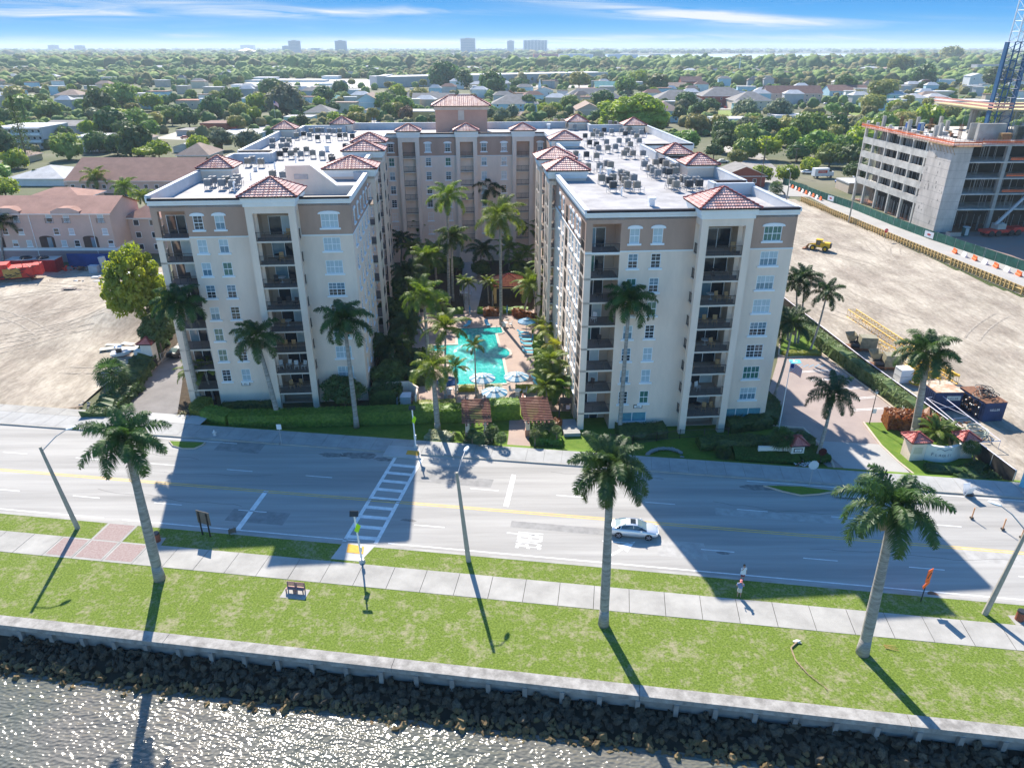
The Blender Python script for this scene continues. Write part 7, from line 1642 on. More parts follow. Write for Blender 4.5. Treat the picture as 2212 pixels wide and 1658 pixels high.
# portable toilets on deck and by the wall
for p_,l in ((Vector((113.6,178.5,ZS)),'dark green portable toilet at the foot of the concrete corner'),(Vector((112,214,20.5)),'blue portable toilet on the top deck, left'),(Vector((114.5,212,20.5)),'blue portable toilet on the top deck, right of the first')):
    g=MB(); g.box(-.6,.6,-.6,.6,0,2.1,0); g.box(-.66,.66,-.66,.66,2.1,2.3,1); g.box(-.4,.4,-.63,-.6,.2,1.95,1); tag(g.build('portable_toilet',[mat('toilet_green',(.03,.09,.08),.5,0) if 'green' in l else mat('toilet_blue',(.03,.10,.32),.5,0),mat('toilet_grey',(.35,.4,.42),.5,0)],None,p_,0),l,'toilet')
g=MB(); g.box(-1.5,1.5,-.8,.8,0,1.0); g.box(-1.4,1.4,-.7,.7,1.0,1.02,1); tag(g.build('skip',[conc_lt,rust],None,(110.5,178.2,ZS),.1),'pale skip of rubble beside the dark green portable toilet','skip')
t=thing('box_truck','white box truck with a red mark beyond the green fence','truck',at(1772,384,ZS),.15); g=MB(); g.box(-3.2,2.2,-1.2,1.2,.7,3.4); g.build('cargo_box',[white],t); g=MB(); g.box(2.3,4.2,-1.1,1.1,.6,2.2); g.box(2.3,3.4,-1.0,1.0,2.2,2.9,1); g.build('cab',[white,g_dark],t)
g=MB(); g.box(-2.0,1.5,-1.23,-1.2,1.8,2.7); g.build('livery',[mat('livery_red',(.65,.10,.06),.5,0)],t); text('lettering','U-HAUL',.7,white,Matrix.Translation((-1.7,-1.25,2.0))@Matrix.Rotation(pi/2,4,'X'),parent=t)
for x in (-2,3.2):
    for y in (-1.05,1.05): g=MB(); g.tube((x,y-.12,.45),(x,y+.12,.45),.45,n=12); g.build('wheel',[rubber],t)
t=car(at(1742,375,ZS),.0,white,'white pickup parked under the trees by the side street',detail=False)
car(at(1815,395,ZS),.5,mat('car_blue',(.05,.15,.4),.3,0),'blue car beside the white box truck',detail=False)
car(at(388,765,ZS),R(80),black,'black car behind the sliding driveway gate',detail=False)
# ---------------- left lot machines
t=thing('drill_rig','large red drilling rig on tracks at the left edge of the sand lot','drill rig',Vector((-100.3,138.5,ZS)),.35)
g=MB(); g.box(-4,4.5,-1.5,1.5,1.3,3.4); g.box(-3.5,.5,-1.6,1.2,3.4,4.2); g.box(4.5,6,-1.2,1.2,1.6,3.6); g.build('body',[redm],t)
g=MB(); g.box(-.5,2.5,-1.75,-1.5,1.5,3.3); g.build('side_panel',[M_('panel_ochre',(.42,.26,.08),.7,.2,1)],t)
for y in (-1.6,1.6):
    g=MB(); g.tube((-3.5,y,.6),(-3.5,y+.01,.6),.6); g.box(-3.5,3.5,y-.35,y+.35,.0,1.2); g.tube((-3.5,y-.35,.6),(-3.5,y+.35,.6),.6,n=12); g.tube((3.5,y-.35,.6),(3.5,y+.35,.6),.6,n=12); g.build('track',[mat('track_grey',(.14,.12,.10),.9,.2,3)],t)
g=MB()
for a,b in (((3,-1.2,4.6),(6,-1.2,4.6)),((3,1.2,4.6),(6,1.2,4.6)),((3,-1.2,4.6),(3,1.2,4.6)),((6,-1.2,4.6),(6,1.2,4.6)),((3,-1.2,3.4),(3,-1.2,4.6)),((6,-1.2,3.4),(6,-1.2,4.6)),((6,1.2,3.4),(6,1.2,4.6))): g.bar(a,b,.1)
for k in range(9): a=Vector((U(-2,4),-1.4,U(2,4))); g.path([a,a+Vector((.8,-.6,-.6)),a+Vector((1.8,-.2,-.4))],[.07]*3,6)
g.box(-3.8,-1.5,-1.2,1.2,4.2,5.0); g.build('hose_rack',[black],t)
container(Vector((-100,146.5,ZS)),.05,10,3,2.9,mat('container_maroon',(.20,.02,.03),.6,.15,1),M_('lid_pale',(.45,.40,.36),.8,.1,1),'long maroon container with tyres on top at the left edge')
for x,l in ((-101.5,'flat black tyre ring on the maroon container'),(-98,'black domed cover on the maroon container')):
    g=MB()
    for i in range(16): a=2*pi*i/16;b_=2*pi*(i+1)/16; g.bar((x+1.1*cos(a),146.5+.8*sin(a),2.25),(x+1.1*cos(b_),146.5+.8*sin(b_),2.25),.3)
    if 'domed' in l: g.ico((x,146.5,2.2),1.1,1,0,(1,.8,.5))
    tag(g.build('tyre',[black]),l,'tyre')
g=MB(); a=Vector((-94,147.6,0)); b=Vector((-81.5,147.8,0)); g.box(-95.5,-83.0,150.6,150.75,-1,1.9); tag(g.build('blue_hoarding',[mat('hoarding_blue',(.02,.06,.22),.8,.15,.8)]),'blue hoarding between the sand lot and the pink building','hoarding')
def junk(name,label,cat,vx,vy,mm,kind,sz,rz=0.,n=12):
    p=at(vx,vy+(12 if vy<586 else 0),ZS+.02); g=MB()
    if kind=='box': g.box(-sz[0]/2,sz[0]/2,-sz[1]/2,sz[1]/2,0,sz[2]); g.box(-sz[0]/2-.05,sz[0]/2+.05,-sz[1]/2-.05,sz[1]/2+.05,sz[2],sz[2]+.08); g.box(-sz[0]/2+.1,sz[0]/2-.1,-sz[1]/2-.04,-sz[1]/2,.15,sz[2]-.15)
    elif kind=='slabs':
        for k in range(n): g.cb((U(-sz[0],sz[0])*.5,U(-sz[1],sz[1])*.5,.05+k*.04+sz[2]*k/n),sz[0]*U(.6,1.),sz[1]*U(.4,.8),.06,k%len(mm),U(-.4,.4))
    elif kind=='cyl': g.tube((0,0,0),(sz[0]*.1,0,sz[2]),sz[1],n=14); g.tube((0,0,sz[2]*.5),(0,0,sz[2]*.54),sz[1]*1.06,n=14); g.tube((0,0,.05),(0,0,.15),sz[1]*1.06,n=14)
    elif kind=='heap':
        for k in range(n): c=Vector((U(-.5,.5)*sz[0],U(-.5,.5)*sz[1],U(0,1)*sz[2])); d=Vector((U(-1,1),U(-.4,.4),U(-.2,.4)))*U(.3,.9); g.tube(c,c+d,U(.06,.25),n=6,m=k%len(mm))
    elif kind=='lump':
        for k in range(n): g.ico((U(-.5,.5)*sz[0],U(-.5,.5)*sz[1],U(.2,.7)*sz[2]),U(.3,.6)*sz[2],1,k%len(mm),(1.4,1,.8),.8,seed=k)
    tag(g.build(name,mm,None,p,rz),label,cat)
bluetarp=mat('tarp_blue',(.03,.16,.60),.6,.1,2); alum=mat('alu_blue_grey',(.36,.40,.46),.6,.15,1.5); grn=mat('net_green',(.02,.45,.12),.7,.2,2)
junk('machine_parts','heap of red machine parts before the blue hoarding','machine parts',142,573,[redm,black,redm],'heap',(6,1.5,1.2),n=34); junk('machine_parts','rusty and brown parts right of the red machine heap','machine parts',180,574,[rust,black],'heap',(3,1.2,1.0),n=18)
junk('grey_cabinet','grey blue cabinet before the blue hoarding','cabinet',206,578,[alum],'box',(1.8,1.2,1.6)); junk('water_tank','upright pale cylinder tank leaning on the blue hoarding','tank',230,575,[mat('tank_pale',(.42,.44,.46),.5,.1,2)],'cyl',(-4,.7,3.2)); junk('tarpaulin','bright blue tarpaulin heap at the foot of the pale tank','tarpaulin',248,583,[bluetarp],'lump',(2.6,.9,.7),n=8); junk('wooden_crate','brown wooden crate box beside the blue tarpaulin','crate',291,577,[M_('crate_brown',(.24,.13,.08),.8,.15,2)],'box',(3.0,1.5,1.5))
junk('auger','long dark auger screw lying on the sand','auger',135,612,[rust,metal_g],'heap',(9,.6,.4),n=60); junk('metal_sheets','flat stack of blue grey metal sheets on the sand, left','metal sheets',197,614,[alum,concrete],'slabs',(4.5,1.6,.1),.1,8); junk('metal_sheets','large stack of blue grey aluminium panels by the lime tree','metal sheets',296,600,[alum,alum,white],'slabs',(6.5,2.6,.5),.05,12); junk('metal_sheets','crumpled grey sheets between the two panel stacks','metal sheets',235,603,[alum,wood],'slabs',(3.4,1.4,.3),.2,10)
junk('plastic_drum','blue plastic drum on the sand','drum',306,630,[mat('drum_blue',(.02,.10,.25),.5,.1,1)],'cyl',(0,.42,1.0)); junk('round_bale','low rusty brown pile of plates on the sand','pile',157,633,[mat('pile_brown',(.20,.17,.16),.9,.2,2)],'slabs',(2.8,1.1,.5),0,12); junk('debris_net','crumpled bright green net at the left edge','net',32,653,[grn],'lump',(2.4,1.3,.7),n=12); junk('scrap_metal','grey frame parts lying at the left edge below the net','frame',8,672,[metal_g,concrete],'heap',(3,2,.3),n=16)
junk('white_boards','scattered white boards on the sand beside the boat','boards',262,752,[mat('board_white',(.5,.5,.5),.7,.05,1),mat('board_cream',(.46,.44,.38),.8,.05,1)],'slabs',(3.6,2.0,.12),.05,7); junk('dark_planks','dark planks half buried in the sand by the pavement','planks',150,888,[mat('old_plank',(.22,.17,.13),.9,.2,2)],'slabs',(2.0,.6,.3),.4,5); junk('boulder_edge','broken concrete rubble along the pavement edge','rubble',215,878,[conc_lt,concrete],'lump',(6,2.2,.3),n=34)
t=thing('motor_boat','small white and red motor boat lying in the sand lot','boat',at(262,770,ZS),.3); t.scale=(.75,)*3; g=MB(); prev=None
for x,hw,zb_,zt in ((-1.8,.75,.2,.95),(-.6,.85,.1,.95),(.6,.75,.15,1.0),(1.5,.4,.3,1.1),(2.1,.04,.6,1.2)):
    k=g.P([(x,-hw,zt),(x,-hw*.7,zb_+.2),(x,0,zb_),(x,hw*.7,zb_+.2),(x,hw,zt)])
    if prev is not None:
        for j in range(4): g.f.append((prev+j,k+j,k+j+1,prev+j+1)); g.m.append(1 if j in(1,2) else 0)
        g.f.append((prev,prev+4,k+4,k)); g.m.append(0)
    else: g.f.append(tuple(k+j for j in range(5))); g.m.append(0)
    prev=k
g.build('hull',[white,redm],t); g=MB(); g.box(-.7,.3,-.35,.35,.9,1.7); g.bar((-.7,-.3,1.7),(-.7,-.3,2.2),.06); g.bar((.3,.3,1.7),(.3,.3,2.2),.06); g.box(-.9,.5,-.6,.6,2.2,2.26,1); g.build('console',[black,white],t)
# ---------------- buildings of the town
def wcol(n,c): return mat(n,c,.9,.08,.2)
roofc={k:mat('roof_'+k,c,.9,.14,.35,.1,det=6) for k,c in dict(brown=(.20,.12,.10),tan=(.28,.21,.17),grey=(.22,.21,.20),white=(.50,.50,.50),red=(.34,.17,.12),teal=(.16,.34,.31),orange=(.52,.28,.17),pale=(.42,.42,.42),pink=(.33,.19,.15)).items()}
wallc={k:mat('wall_'+k,c,.9,.06,.3) for k,c in dict(cream=(.58,.50,.38),white=(.68,.68,.66),pink=(.58,.42,.35),yellow=(.60,.42,.18),teal=(.30,.50,.48),blue=(.38,.55,.62),brick=(.30,.10,.07),grey=(.42,.42,.42),green=(.45,.56,.48),red=(.42,.15,.12),beige=(.48,.40,.32)).items()}
whole=[]
def house(vx0,vx1,vyb,vyt,depth,roof,wc,rc,label,rise=2.5,rz=0.,nwin=0,floors=1,name='house',cat='house',eave=.6,zb=-1.,winname='window',pane=None,minh=2.5,dx=None):
    a=at(vx0,vyb,zb); b=at(vx1,vyb,zb); Y=(a.y+b.y)/2; W_=(b.x-a.x); h=max(minh,hz(a.x,Y,vyt)-zb)
    t=thing(name,label,cat,(a.x,Y,zb),rz); d=depth
    m=MB(); m.box(0,W_,0,d,0,h); m.build('wall',[wallc[wc]],t); r=MB(); e=eave
    if roof=='flat':
        r.box(-.2,W_+.2,-.2,d+.2,h,h+.35,0); r.box(.3,W_-.3,.3,d-.3,h+.35,h+.36,0)
    elif roof=='hip':
        k=min(W_,d)/2; lx=k if W_>=d else W_/2; ly=k if d>W_ else d/2
        A=[(-e,-e,h),(W_+e,-e,h),(W_+e,d+e,h),(-e,d+e,h)]; T=[(lx,ly,h+rise),(W_-lx,ly if W_>=d else d-ly,h+rise)] if W_>=d else [(W_/2,ly,h+rise),(W_/2,d-ly,h+rise)]
        if W_>=d: F=[[A[0],A[1],T[1],T[0]],[A[1],A[2],T[1]],[A[2],A[3],T[0],T[1]],[A[3],A[0],T[0]]]
        else: F=[[A[0],A[1],T[0]],[A[1],A[2],T[1],T[0]],[A[2],A[3],T[1]],[A[3],A[0],T[0],T[1]]]
        for q in F: r.face(q)
        r.box(-e,W_+e,-e,d+e,h-.2,h-.01,1)
    elif roof in('gable','gabley'):
        if roof=='gable': # ridge along x
            y=d/2; r.face([(-e,-e,h),(W_+e,-e,h),(W_+e,y,h+rise),(-e,y,h+rise)]); r.face([(-e,d+e,h),(-e,y,h+rise),(W_+e,y,h+rise),(W_+e,d+e,h)])
            g=MB(); g.face([(0,0,h),(0,d,h),(0,y,h+rise*.97)]); g.build('gable',[wallc[wc]],t); g=MB(); g.face([(W_,0,h),(W_,y,h+rise*.97),(W_,d,h)]); g.build('gable',[wallc[wc]],t)
        else:
            x=W_/2; r.face([(-e,-e,h),(x,-e,h+rise),(x,d+e,h+rise),(-e,d+e,h)]); r.face([(W_+e,-e,h),(W_+e,d+e,h),(x,d+e,h+rise),(x,-e,h+rise)])
            g=MB(); g.face([(0,0,h),(W_,0,h),(x,0,h+rise*.97)]); g.build('gable',[wallc[wc]],t); g=MB(); g.face([(0,d,h),(x,d,h+rise*.97),(W_,d,h)]); g.build('gable',[wallc[wc]],t)
        r.box(-e,W_+e,-e+.02,-e+.2,h-.2,h-.01,1)
    r.build('roof',[roofc[rc],trim],t)
    if nwin:
        ww=min(1.3,W_/nwin*.5); wm_=MB(); wm_.box(-ww/2,ww/2,-.06,-.004,0,1.35); wp=MB(); wp.face([(-ww/2+.1,-.065,.1),(ww/2-.1,-.065,.1),(ww/2-.1,-.065,1.25),(-ww/2+.1,-.065,1.25)]); me=wm_.mesh('window',[frame_w]); mp_=wp.mesh('pane',[pane or g_dark])
        for fl in range(floors):
            for i in range(nwin):
                x=W_*(i+.5)/nwin; z=h*(fl+.45)/floors-.3
                o=link('window',me,t,(x,0,z)); link('pane',mp_,o)
    whole.append((vx0,vx1,vyb,vyt)); foot.append((a.x,Y,W_,d,rz)); return t,W_,h
foot=[]
# pink apartment building on the left
t,W_,h=house(-60,259,566,461,13,'gable','pink','pink','pink three storey apartment building with white gables behind the left lot',2.6,name='apartment_building',cat='building',eave=.5)
g=MB(); g.box(-.12,W_+.12,-.12,13.12,0,2.6); g.build('plinth',[mat('wall_mauve',(.34,.24,.24),.9,.06,.4)],t); g=MB(); g.box(-.18,W_+.18,-.18,13.18,2.6,3.15); g.build('band',[trim],t)
wx=W_/320
def pkwin(x,z,w_,hh,kind):
    g=MB(); g.box(-w_/2,w_/2,-.05,-.004,0,hh); g.box(-w_/2-.15,w_/2+.15,-.12,-.004,-.15,0); o=g.build('window',[frame_w],t,(x,0,z)); g=MB(); g.face([(-w_/2+.08,-.056,.08),(w_/2-.08,-.056,.08),(w_/2-.08,-.056,hh/2-.03),(-w_/2+.08,-.056,hh/2-.03)],0); g.face([(-w_/2+.08,-.056,hh/2+.03),(w_/2-.08,-.056,hh/2+.03),(w_/2-.08,-.056,hh-.08),(-w_/2+.08,-.056,hh-.08)],1); g.build('pane',[g_dark if kind else g_blind,g_blind if rnd()>.4 else g_dark],o)
X_=lambda vx:(vx+60)/319*W_
for vx in (25,62,132,168,240):
    pkwin(X_(vx),h-1.9,1.3,1.8,vx==132); r_=rail_mesh(1.8); link('railing',r_,t,(X_(vx),-.25,h-2.1),0)
for vx in (32,65,140,172,243): pkwin(X_(vx),h-4.6,1.2,1.4,vx in(32,140))
for vx in (46,76,150,178,250,-30): pkwin(X_(vx),h-7.2,1.2,1.4,vx in(46,178))
for vx in (95,160,190,262): pkwin(X_(min(vx,252)),.5,1.1,1.1,1)
for vx in (115,208,8):
    g=MB(); x=X_(vx); 
    for z0,z1 in ((3.3,5.8),(.2,2.5)):
        g.box(x-1.6,x+1.6,-.06,-.2+.19,z0,z1-.4,0)
        n=8
        g.face([(x+1.6*cos(pi*i/n),-.06,z1-.4+.45*sin(pi*i/n)) for i in range(n+1)],0); g.face([(x+.1,-.07,z0),(x+1.1,-.07,z0),(x+1.1,-.07,z1-.3),(x+.1,-.07,z1-.3)],1)
    g.build('loggia',[mat('loggia_dark',(.09,.06,.05),.9,.1,1),g_blue],t)
for vx in (22,148):
    g=MB(); x=X_(vx+22); w2=X_(60)-X_(0); P=[(x-w2*.5,h-.35),(x+w2*.5,h-.35),(x+w2*.5,h+.5),(x+w2*.2,h+1.2),(x-w2*.2,h+1.2),(x-w2*.5,h+.5)]; extr(g,P,-.45,2.0,0,1); g.build('roof_gable',[wallc['pink'],roofc['pink']],t)
for vx in (90,228-10):
    g=MB(); g.box(X_(vx)-.06,X_(vx)+.06,-.14,-.004,.3,h-.2); g.build('downpipe',[trim],t)
t,W_,h=house(292,360,548,470,12,'hip','pink','pink','pink hip roofed wing beside the left building',2.4,nwin=2,floors=3,name='apartment_building',cat='building'); 
house(150,420,418,407,26,'gable','pink','brown','long brown roofed hall behind the pink building',5.5,nwin=12,name='hall',cat='building',minh=4.)
house(60,185,470,430,12,'hip','pink','pink','pink hip roof behind the pink apartment building',2.2,name='apartment_building',cat='building')
house(20,140,402,392,20,'hip','white','pale','white and pale grey metal roof behind the pink roofs',3,name='house')
BL=[(0,100,322,277,22,'flat','grey','white','three storey grey motel with white railings at the left edge',0,8,3),(165,226,328,297,14,'flat','white','white','plain white modern block behind the dark trees at the left',0,2,1),(236,318,327,301,13,'hip','cream','tan','two storey house with solar panels on a tan hip roof',3,5,2),(436,492,294,268,16,'flat','brick','brown','red brick building behind the left roof',0,3,1),(382,436,294,284,14,'flat','grey','grey','low grey carport left of the red brick building',0,0,1),(465,556,306,292,26,'flat','white','white','large flat pale roof behind the left roof',0,0,1),
(384,452,349,338,16,'hip','beige','tan','brown hip roof between palms behind the left building',4,0,1),(15,62,352,338,10,'hip','cream','tan','small cream house with tan roof at the left',2,3,1),(242,310,214,203,14,'flat','cream','pale','long low beige building in the middle left distance',0,8,1),(382,452,236,218,14,'flat','beige','red','beige mission style building in the left distance',0,5,1),(122,176,228,206,18,'hip','pink','tan','pink house with tan hip roof in the left distance',4,2,1),(77,104,200,192,10,'hip','white','white','small white roof among trees in the far left',2,0,1),(28,70,157,147,14,'hip','blue','pale','pale blue house far in the left',3,0,1),
(100,168,296,272,18,'gable','grey','grey','long grey gabled roof behind the motel',2,0,1),(170,250,283,270,16,'flat','grey','grey','low grey flat roof in front of the dark trees',0,0,1),(20,105,238,222,14,'flat','green','pale','pale green low building in the left distance',0,6,1),(375,425,330,318,9,'gabley','white','pale','small white shed between the trees left of the hip roof',1.5,0,1),
(615,675,276,254,13,'flat','green','pale','pale green flat roofed house behind the left roof',0,3,2),(660,718,266,243,16,'hip','beige','grey','grey hip roofed house cluster behind the left roof',4,2,1),(767,812,259,246,10,'gabley','white','tan','small white gabled house with two windows',2.5,2,1),(762,826,240,222,26,'gabley','blue','tan','tall house with big tan gable roof',6,2,1),(700,743,224,215,12,'hip','blue','teal','pale blue house with teal hip roof in the distance',3,2,1),(672,716,203,188,14,'flat','blue','pale','light blue block in the distance',0,1,2),(740,785,205,195,16,'flat','white','white','white low block beside the light blue block',0,0,1),
(880,938,264,242,18,'flat','yellow','pale','yellow block left of the penthouse',0,0,1),(890,980,233,221,24,'gable','beige','grey','grey gabled roofs behind the yellow block',6,0,1),(1062,1162,242,225,24,'hip','blue','grey','pale house with large grey hip roof right of the penthouse',6,4,2),(1155,1194,209,196,16,'gabley','white','tan','white church with a brown roof',3,2,1),(1285,1332,196,190,20,'gable','cream','teal','building with a bright teal gable roof',6,0,1),(1217,1342,222,212,24,'hip','brick','grey','long grey hip roof over brick walls in the middle distance',7,7,1),(1245,1298,257,238,30,'gabley','beige','tan','pale row house with tan gable roof beside the big tree',4,0,1),
(1405,1470,265,240,26,'hip','blue','tan','pale blue house with brown hip roof right of the big tree',5,3,2),(1415,1512,238,215,24,'hip','beige','grey','cream house with grey hip roof behind the blue house',6,6,2),(1515,1612,232,208,24,'hip','brick','grey','brick townhouse with grey hip roof by the lawn',6,6,2),(1585,1665,238,218,24,'hip','cream','grey','cream townhouse with grey hip roof beside the lawn',6,5,2),(1540,1644,274,258,16,'flat','white','white','low white flat roofed building in front of the lawn',0,0,1),(1470,1515,188,176,16,'gable','brick','brown','brown roofed hall in the right distance',5,0,1),(1428,1500,197,188,18,'hip','beige','tan','tan roofed building behind the grey roofs',4,0,1),
(1655,1773,222,203,20,'gable','pink','brown','long pink and white row of townhouses with brown roof',6,9,2),(1790,1874,208,197,20,'gable','blue','brown','pale blue row of townhouses with brown roof',5,5,1),(1917,1958,228,205,14,'hip','teal','pale','teal house with pale hip roof',3,2,2),(1955,2000,232,212,14,'hip','green','pale','pale green house with grey roof beside the teal house',3,2,2),(1998,2048,230,212,14,'hip','teal','pale','second teal house, nearer the crane',3,2,2),(2040,2145,247,220,24,'flat','white','white','plain white block behind the unfinished building',0,0,1),(1673,1765,267,251,16,'flat','white','white','white roofed open shed in the right middle distance',0,0,1),(1765,1830,272,258,14,'flat','white','pale','low white sheds right of the open shed',0,0,1),
(1560,1650,404,380,12,'gabley','orange' if False else 'brick','grey','small orange brick house with grey roof behind the right building',3,2,1),(1830,1885,418,398,10,'flat','beige','pale','beige low shed left of the unfinished building',0,0,1),(2107,2172,157,140,20,'flat','grey','grey','grey concrete building in the far right',0,8,3),(2090,2125,190,165,14,'gabley','white','pale','white steep house beside the crane',3,2,2),(1385,1440,160,152,16,'flat','teal','pale','teal low building in the far middle',0,0,1),(1850,1900,145,139,16,'flat','white','white','white shed in the far right distance',0,0,1),(1610,1650,148,143,18,'hip','blue','white','white roofed house in the far right distance',2,0,1),(880,945,226,214,20,'gable','blue','grey','pale gabled roof left of the penthouse, far',5,0,1),(500,560,196,184,18,'flat','white','white','white industrial block in the rail yard',0,0,1),(560,640,200,188,18,'flat','grey','grey','grey shed beside the rail yard',0,2,1),(1105,1150,262,250,12,'hip','yellow','tan','small yellow house right of the penthouse',2,0,1),(945,1000,262,250,14,'flat','beige','pale','beige flat wall behind the penthouse',0,0,1)]
for r_ in BL:
    house(r_[0],r_[1],r_[2],r_[3],r_[4],r_[5],r_[6],r_[7],r_[8],r_[9],nwin=r_[10],floors=r_[11])
# solar panels, steeples
so_=[o for o in bpy.data.objects if o.get('label','').startswith('two storey house with solar')][0]
g=MB(); 
for i in range(4): g.box(3+i*2.3,5+i*2.3,2.0,4.6,0,.1)
o=g.build('solar_panel',[mat('solar_dark',(.01,.015,.03),.3,0)],so_,(0,-2.0,[c for c in so_.children if c.name.startswith('wall')][0].bound_box[6][2]+.25)); o.rotation_euler=(R(22),0,0)
ch=[o for o in bpy.data.objects if o.get('label','').startswith('white church')][0]; g=MB(); g.box(3,6,2,5,4,9); g.tube((4.5,3.5,9),(4.5,3.5,16),1.6,.05,4); g.build('steeple',[white],ch)
p=at(1594,168,-1); g=MB(); g.tube((0,0,0),(0,0,8),1.6,1.4,4); g.tube((0,0,8),(0,0,30),1.3,.05,6); tag(g.build('church_spire',[white],None,p),'thin white church spire in the right distance','spire')
# motel railings
mo=[o for o in bpy.data.objects if o.get('label','').startswith('three storey grey motel')][0]
W0=at(100,322).x-at(0,322).x
for k in range(3): g=MB(); g.box(0,W0,-1.4,-.01,k*3.1+2.9,k*3.1+3.05); g.box(0,W0,-1.45,-1.38,k*3.1+3.05,k*3.1+4.0) if k<2 else None; g.build('gallery',[frame_w],mo)
# long warehouse
def slab_b(vx0,vx1,vyb,vyt,depth,wc,rc,label,nw=0,fl=1,name='building',cat='building',yb2=None,cols=None):
    a=at(vx0,vyb,-1); b=at(vx1,yb2 or vyb,-1); d=(b-a); Lh=d.length; rz=math.atan2(d.y,d.x); h=hz(a.x,a.y,vyt)+1; t=thing(name,label,cat,a,rz)
    g=MB(); g.box(0,Lh,0,depth,0,h); g.build('wall',[wc],t); g=MB(); g.box(-.5,Lh+.5,-.5,depth+.5,h,h+max(.6,h*.03)); g.build('roof',[rc],t)
    if nw:
        for f in range(fl):
            g=MB()
            for i in range(nw): x=Lh*(i+.5)/nw; z=h*(f+.3)/fl; g.box(x-Lh/nw*.32,x+Lh/nw*.32,-.15,-.01,z,z+h/fl*.45)
            g.build('window',[g_blue],t)
    return t,Lh,h
slab_b(830,1312,190,168,45,wallc['grey'],roofc['white'],'very long low warehouse with a white roof in the distance',0,yb2=176,name='warehouse',cat='warehouse')
slab_b(815,832,190,166,60,wallc['grey'],roofc['white'],'end bay of the long warehouse with loading doors',0,name='warehouse',cat='warehouse')
# far towers, each a thing
hzw=mat('tower_grey',(.34,.38,.42),.8,.05,.01); gls=mat('tower_glass',(.12,.24,.32),.3,.1,.02); tw=mat('tower_white',(.58,.62,.66),.8,.05,.01)
def tower(vx0,vx1,vyb,vyt,wm_,label,n=5,fl=10,depth=None,base=None):
    a=at(vx0,vyb,-1); b=at(vx1,vyb,-1); W_=b.x-a.x; h=hz(a.x,a.y,vyt)+1; D=depth or W_*.6; t=thing('tower_block',label,'tower',a); g=MB(); g.box(0,W_,0,D,0,h); g.build('wall',[wm_],t)
    g=MB(); 
    for f in range(fl): z=h*(f+.35)/fl; g.box(W_*.03,W_*.97,-W_*.012,-.05,z,z+h/fl*.35)
    g.build('window',[gls],t); g=MB(); g.box(W_*.3,W_*.7,D*.2,D*.7,h,h*1.05); g.box(-W_*.01,W_*1.01,-W_*.01,D*1.01,h,h*1.01); g.build('roof',[wm_],t)
    if base: 
        for i in range(n): g=MB(); x=W_*i/n; g.box(x,x+W_/n*.3,-W_*.06,0,0,h*.98); g.build('balcony_stack',[wm_],t)
for a in [(106,124,113,98,hzw,'first far tower block from the left on the horizon'),(163,181,114,99,hzw,'second far tower block from the left on the horizon'),(520,547,110,98,gls,'wide dark block behind the white tent roof'),(611,626,119,100,hzw,'lower slab left of the stepped grey tower'),(625,648,120,89,hzw,'stepped grey tower in the left half of the skyline'),(672,690,116,105,gls,'short dark block between the grey and the glass tower'),(725,748,119,89,gls,'blue glass tower in the skyline'),(995,1026,119,84,hzw,'tall grey tower near the middle of the skyline'),(1095,1110,117,89,hzw,'slim pale tower right of the tall grey tower')]: tower(*a)
tower(1130,1181,119,88,tw,'broad white twin tower with stacked balconies',n=7,fl=14,base=True)
tower(930*1.0,931,112,108,tw,'x') if False else None
tower(1035,1092,118,107,tw,'long low white block between the two grey towers',fl=4)
for a in [(1152,1205,134,118,wallc['red'],'red and white apartment block by the lake, first from left'),(1208,1280,134,118,tw,'red and white apartment block by the lake, second from left'),(1311,1377,133,118,tw,'white apartment block by the lake with a red end'),(1405,1443,137,118,tw,'white apartment block by the lake at the right end')]: tower(*a,fl=6)
for a in [(665,800,150,139,wallc['cream'],roofc['tan'],'cream apartment row with tan roof in the distance',14,2),(847,935,152,140,wallc['white'],roofc['tan'],'white apartment row beyond the warehouse, left part',10,2),(940,1022,151,136,wallc['teal'],roofc['tan'],'pale green apartment row beyond the warehouse, right part',9,3),(1013,1105,142,137,wallc['orange'] if 'orange' in wallc else wallc['pink'],roofc['orange'],'long orange tiled roofs beside the lake',0,1),(95,205,118,113.5,wallc['white'],roofc['white'],'long white mall roof in the far left, first',0,1),(240,322,119,115,wallc['white'],roofc['white'],'long white mall roof in the far left, second',0,1),(500,700,178,175,wallc['white'],roofc['pale'],'pale concrete yard sheds of the rail yard',0,1),(545,590,176,169,wallc['white'],roofc['white'],'white rail yard shed with a flat roof',0,1),(695,728,172,166,wallc['white'],roofc['white'],'small white shed in the rail yard',0,1)]: slab_b(*a[:4],30,*a[4:],name='apartment_row' if a[7] else 'shed',cat='building')
p=at(534,118,-1); g=MB(); hh=hz(p.x,p.y,105)+1; ww=at(556,118).x-p.x; g.tube((0,0,0),(0,0,hh),ww*1.3,1,8); tag(g.build('tent_roof',[white],None,p),'white tent shaped stadium roof in front of a dark block','tent roof')
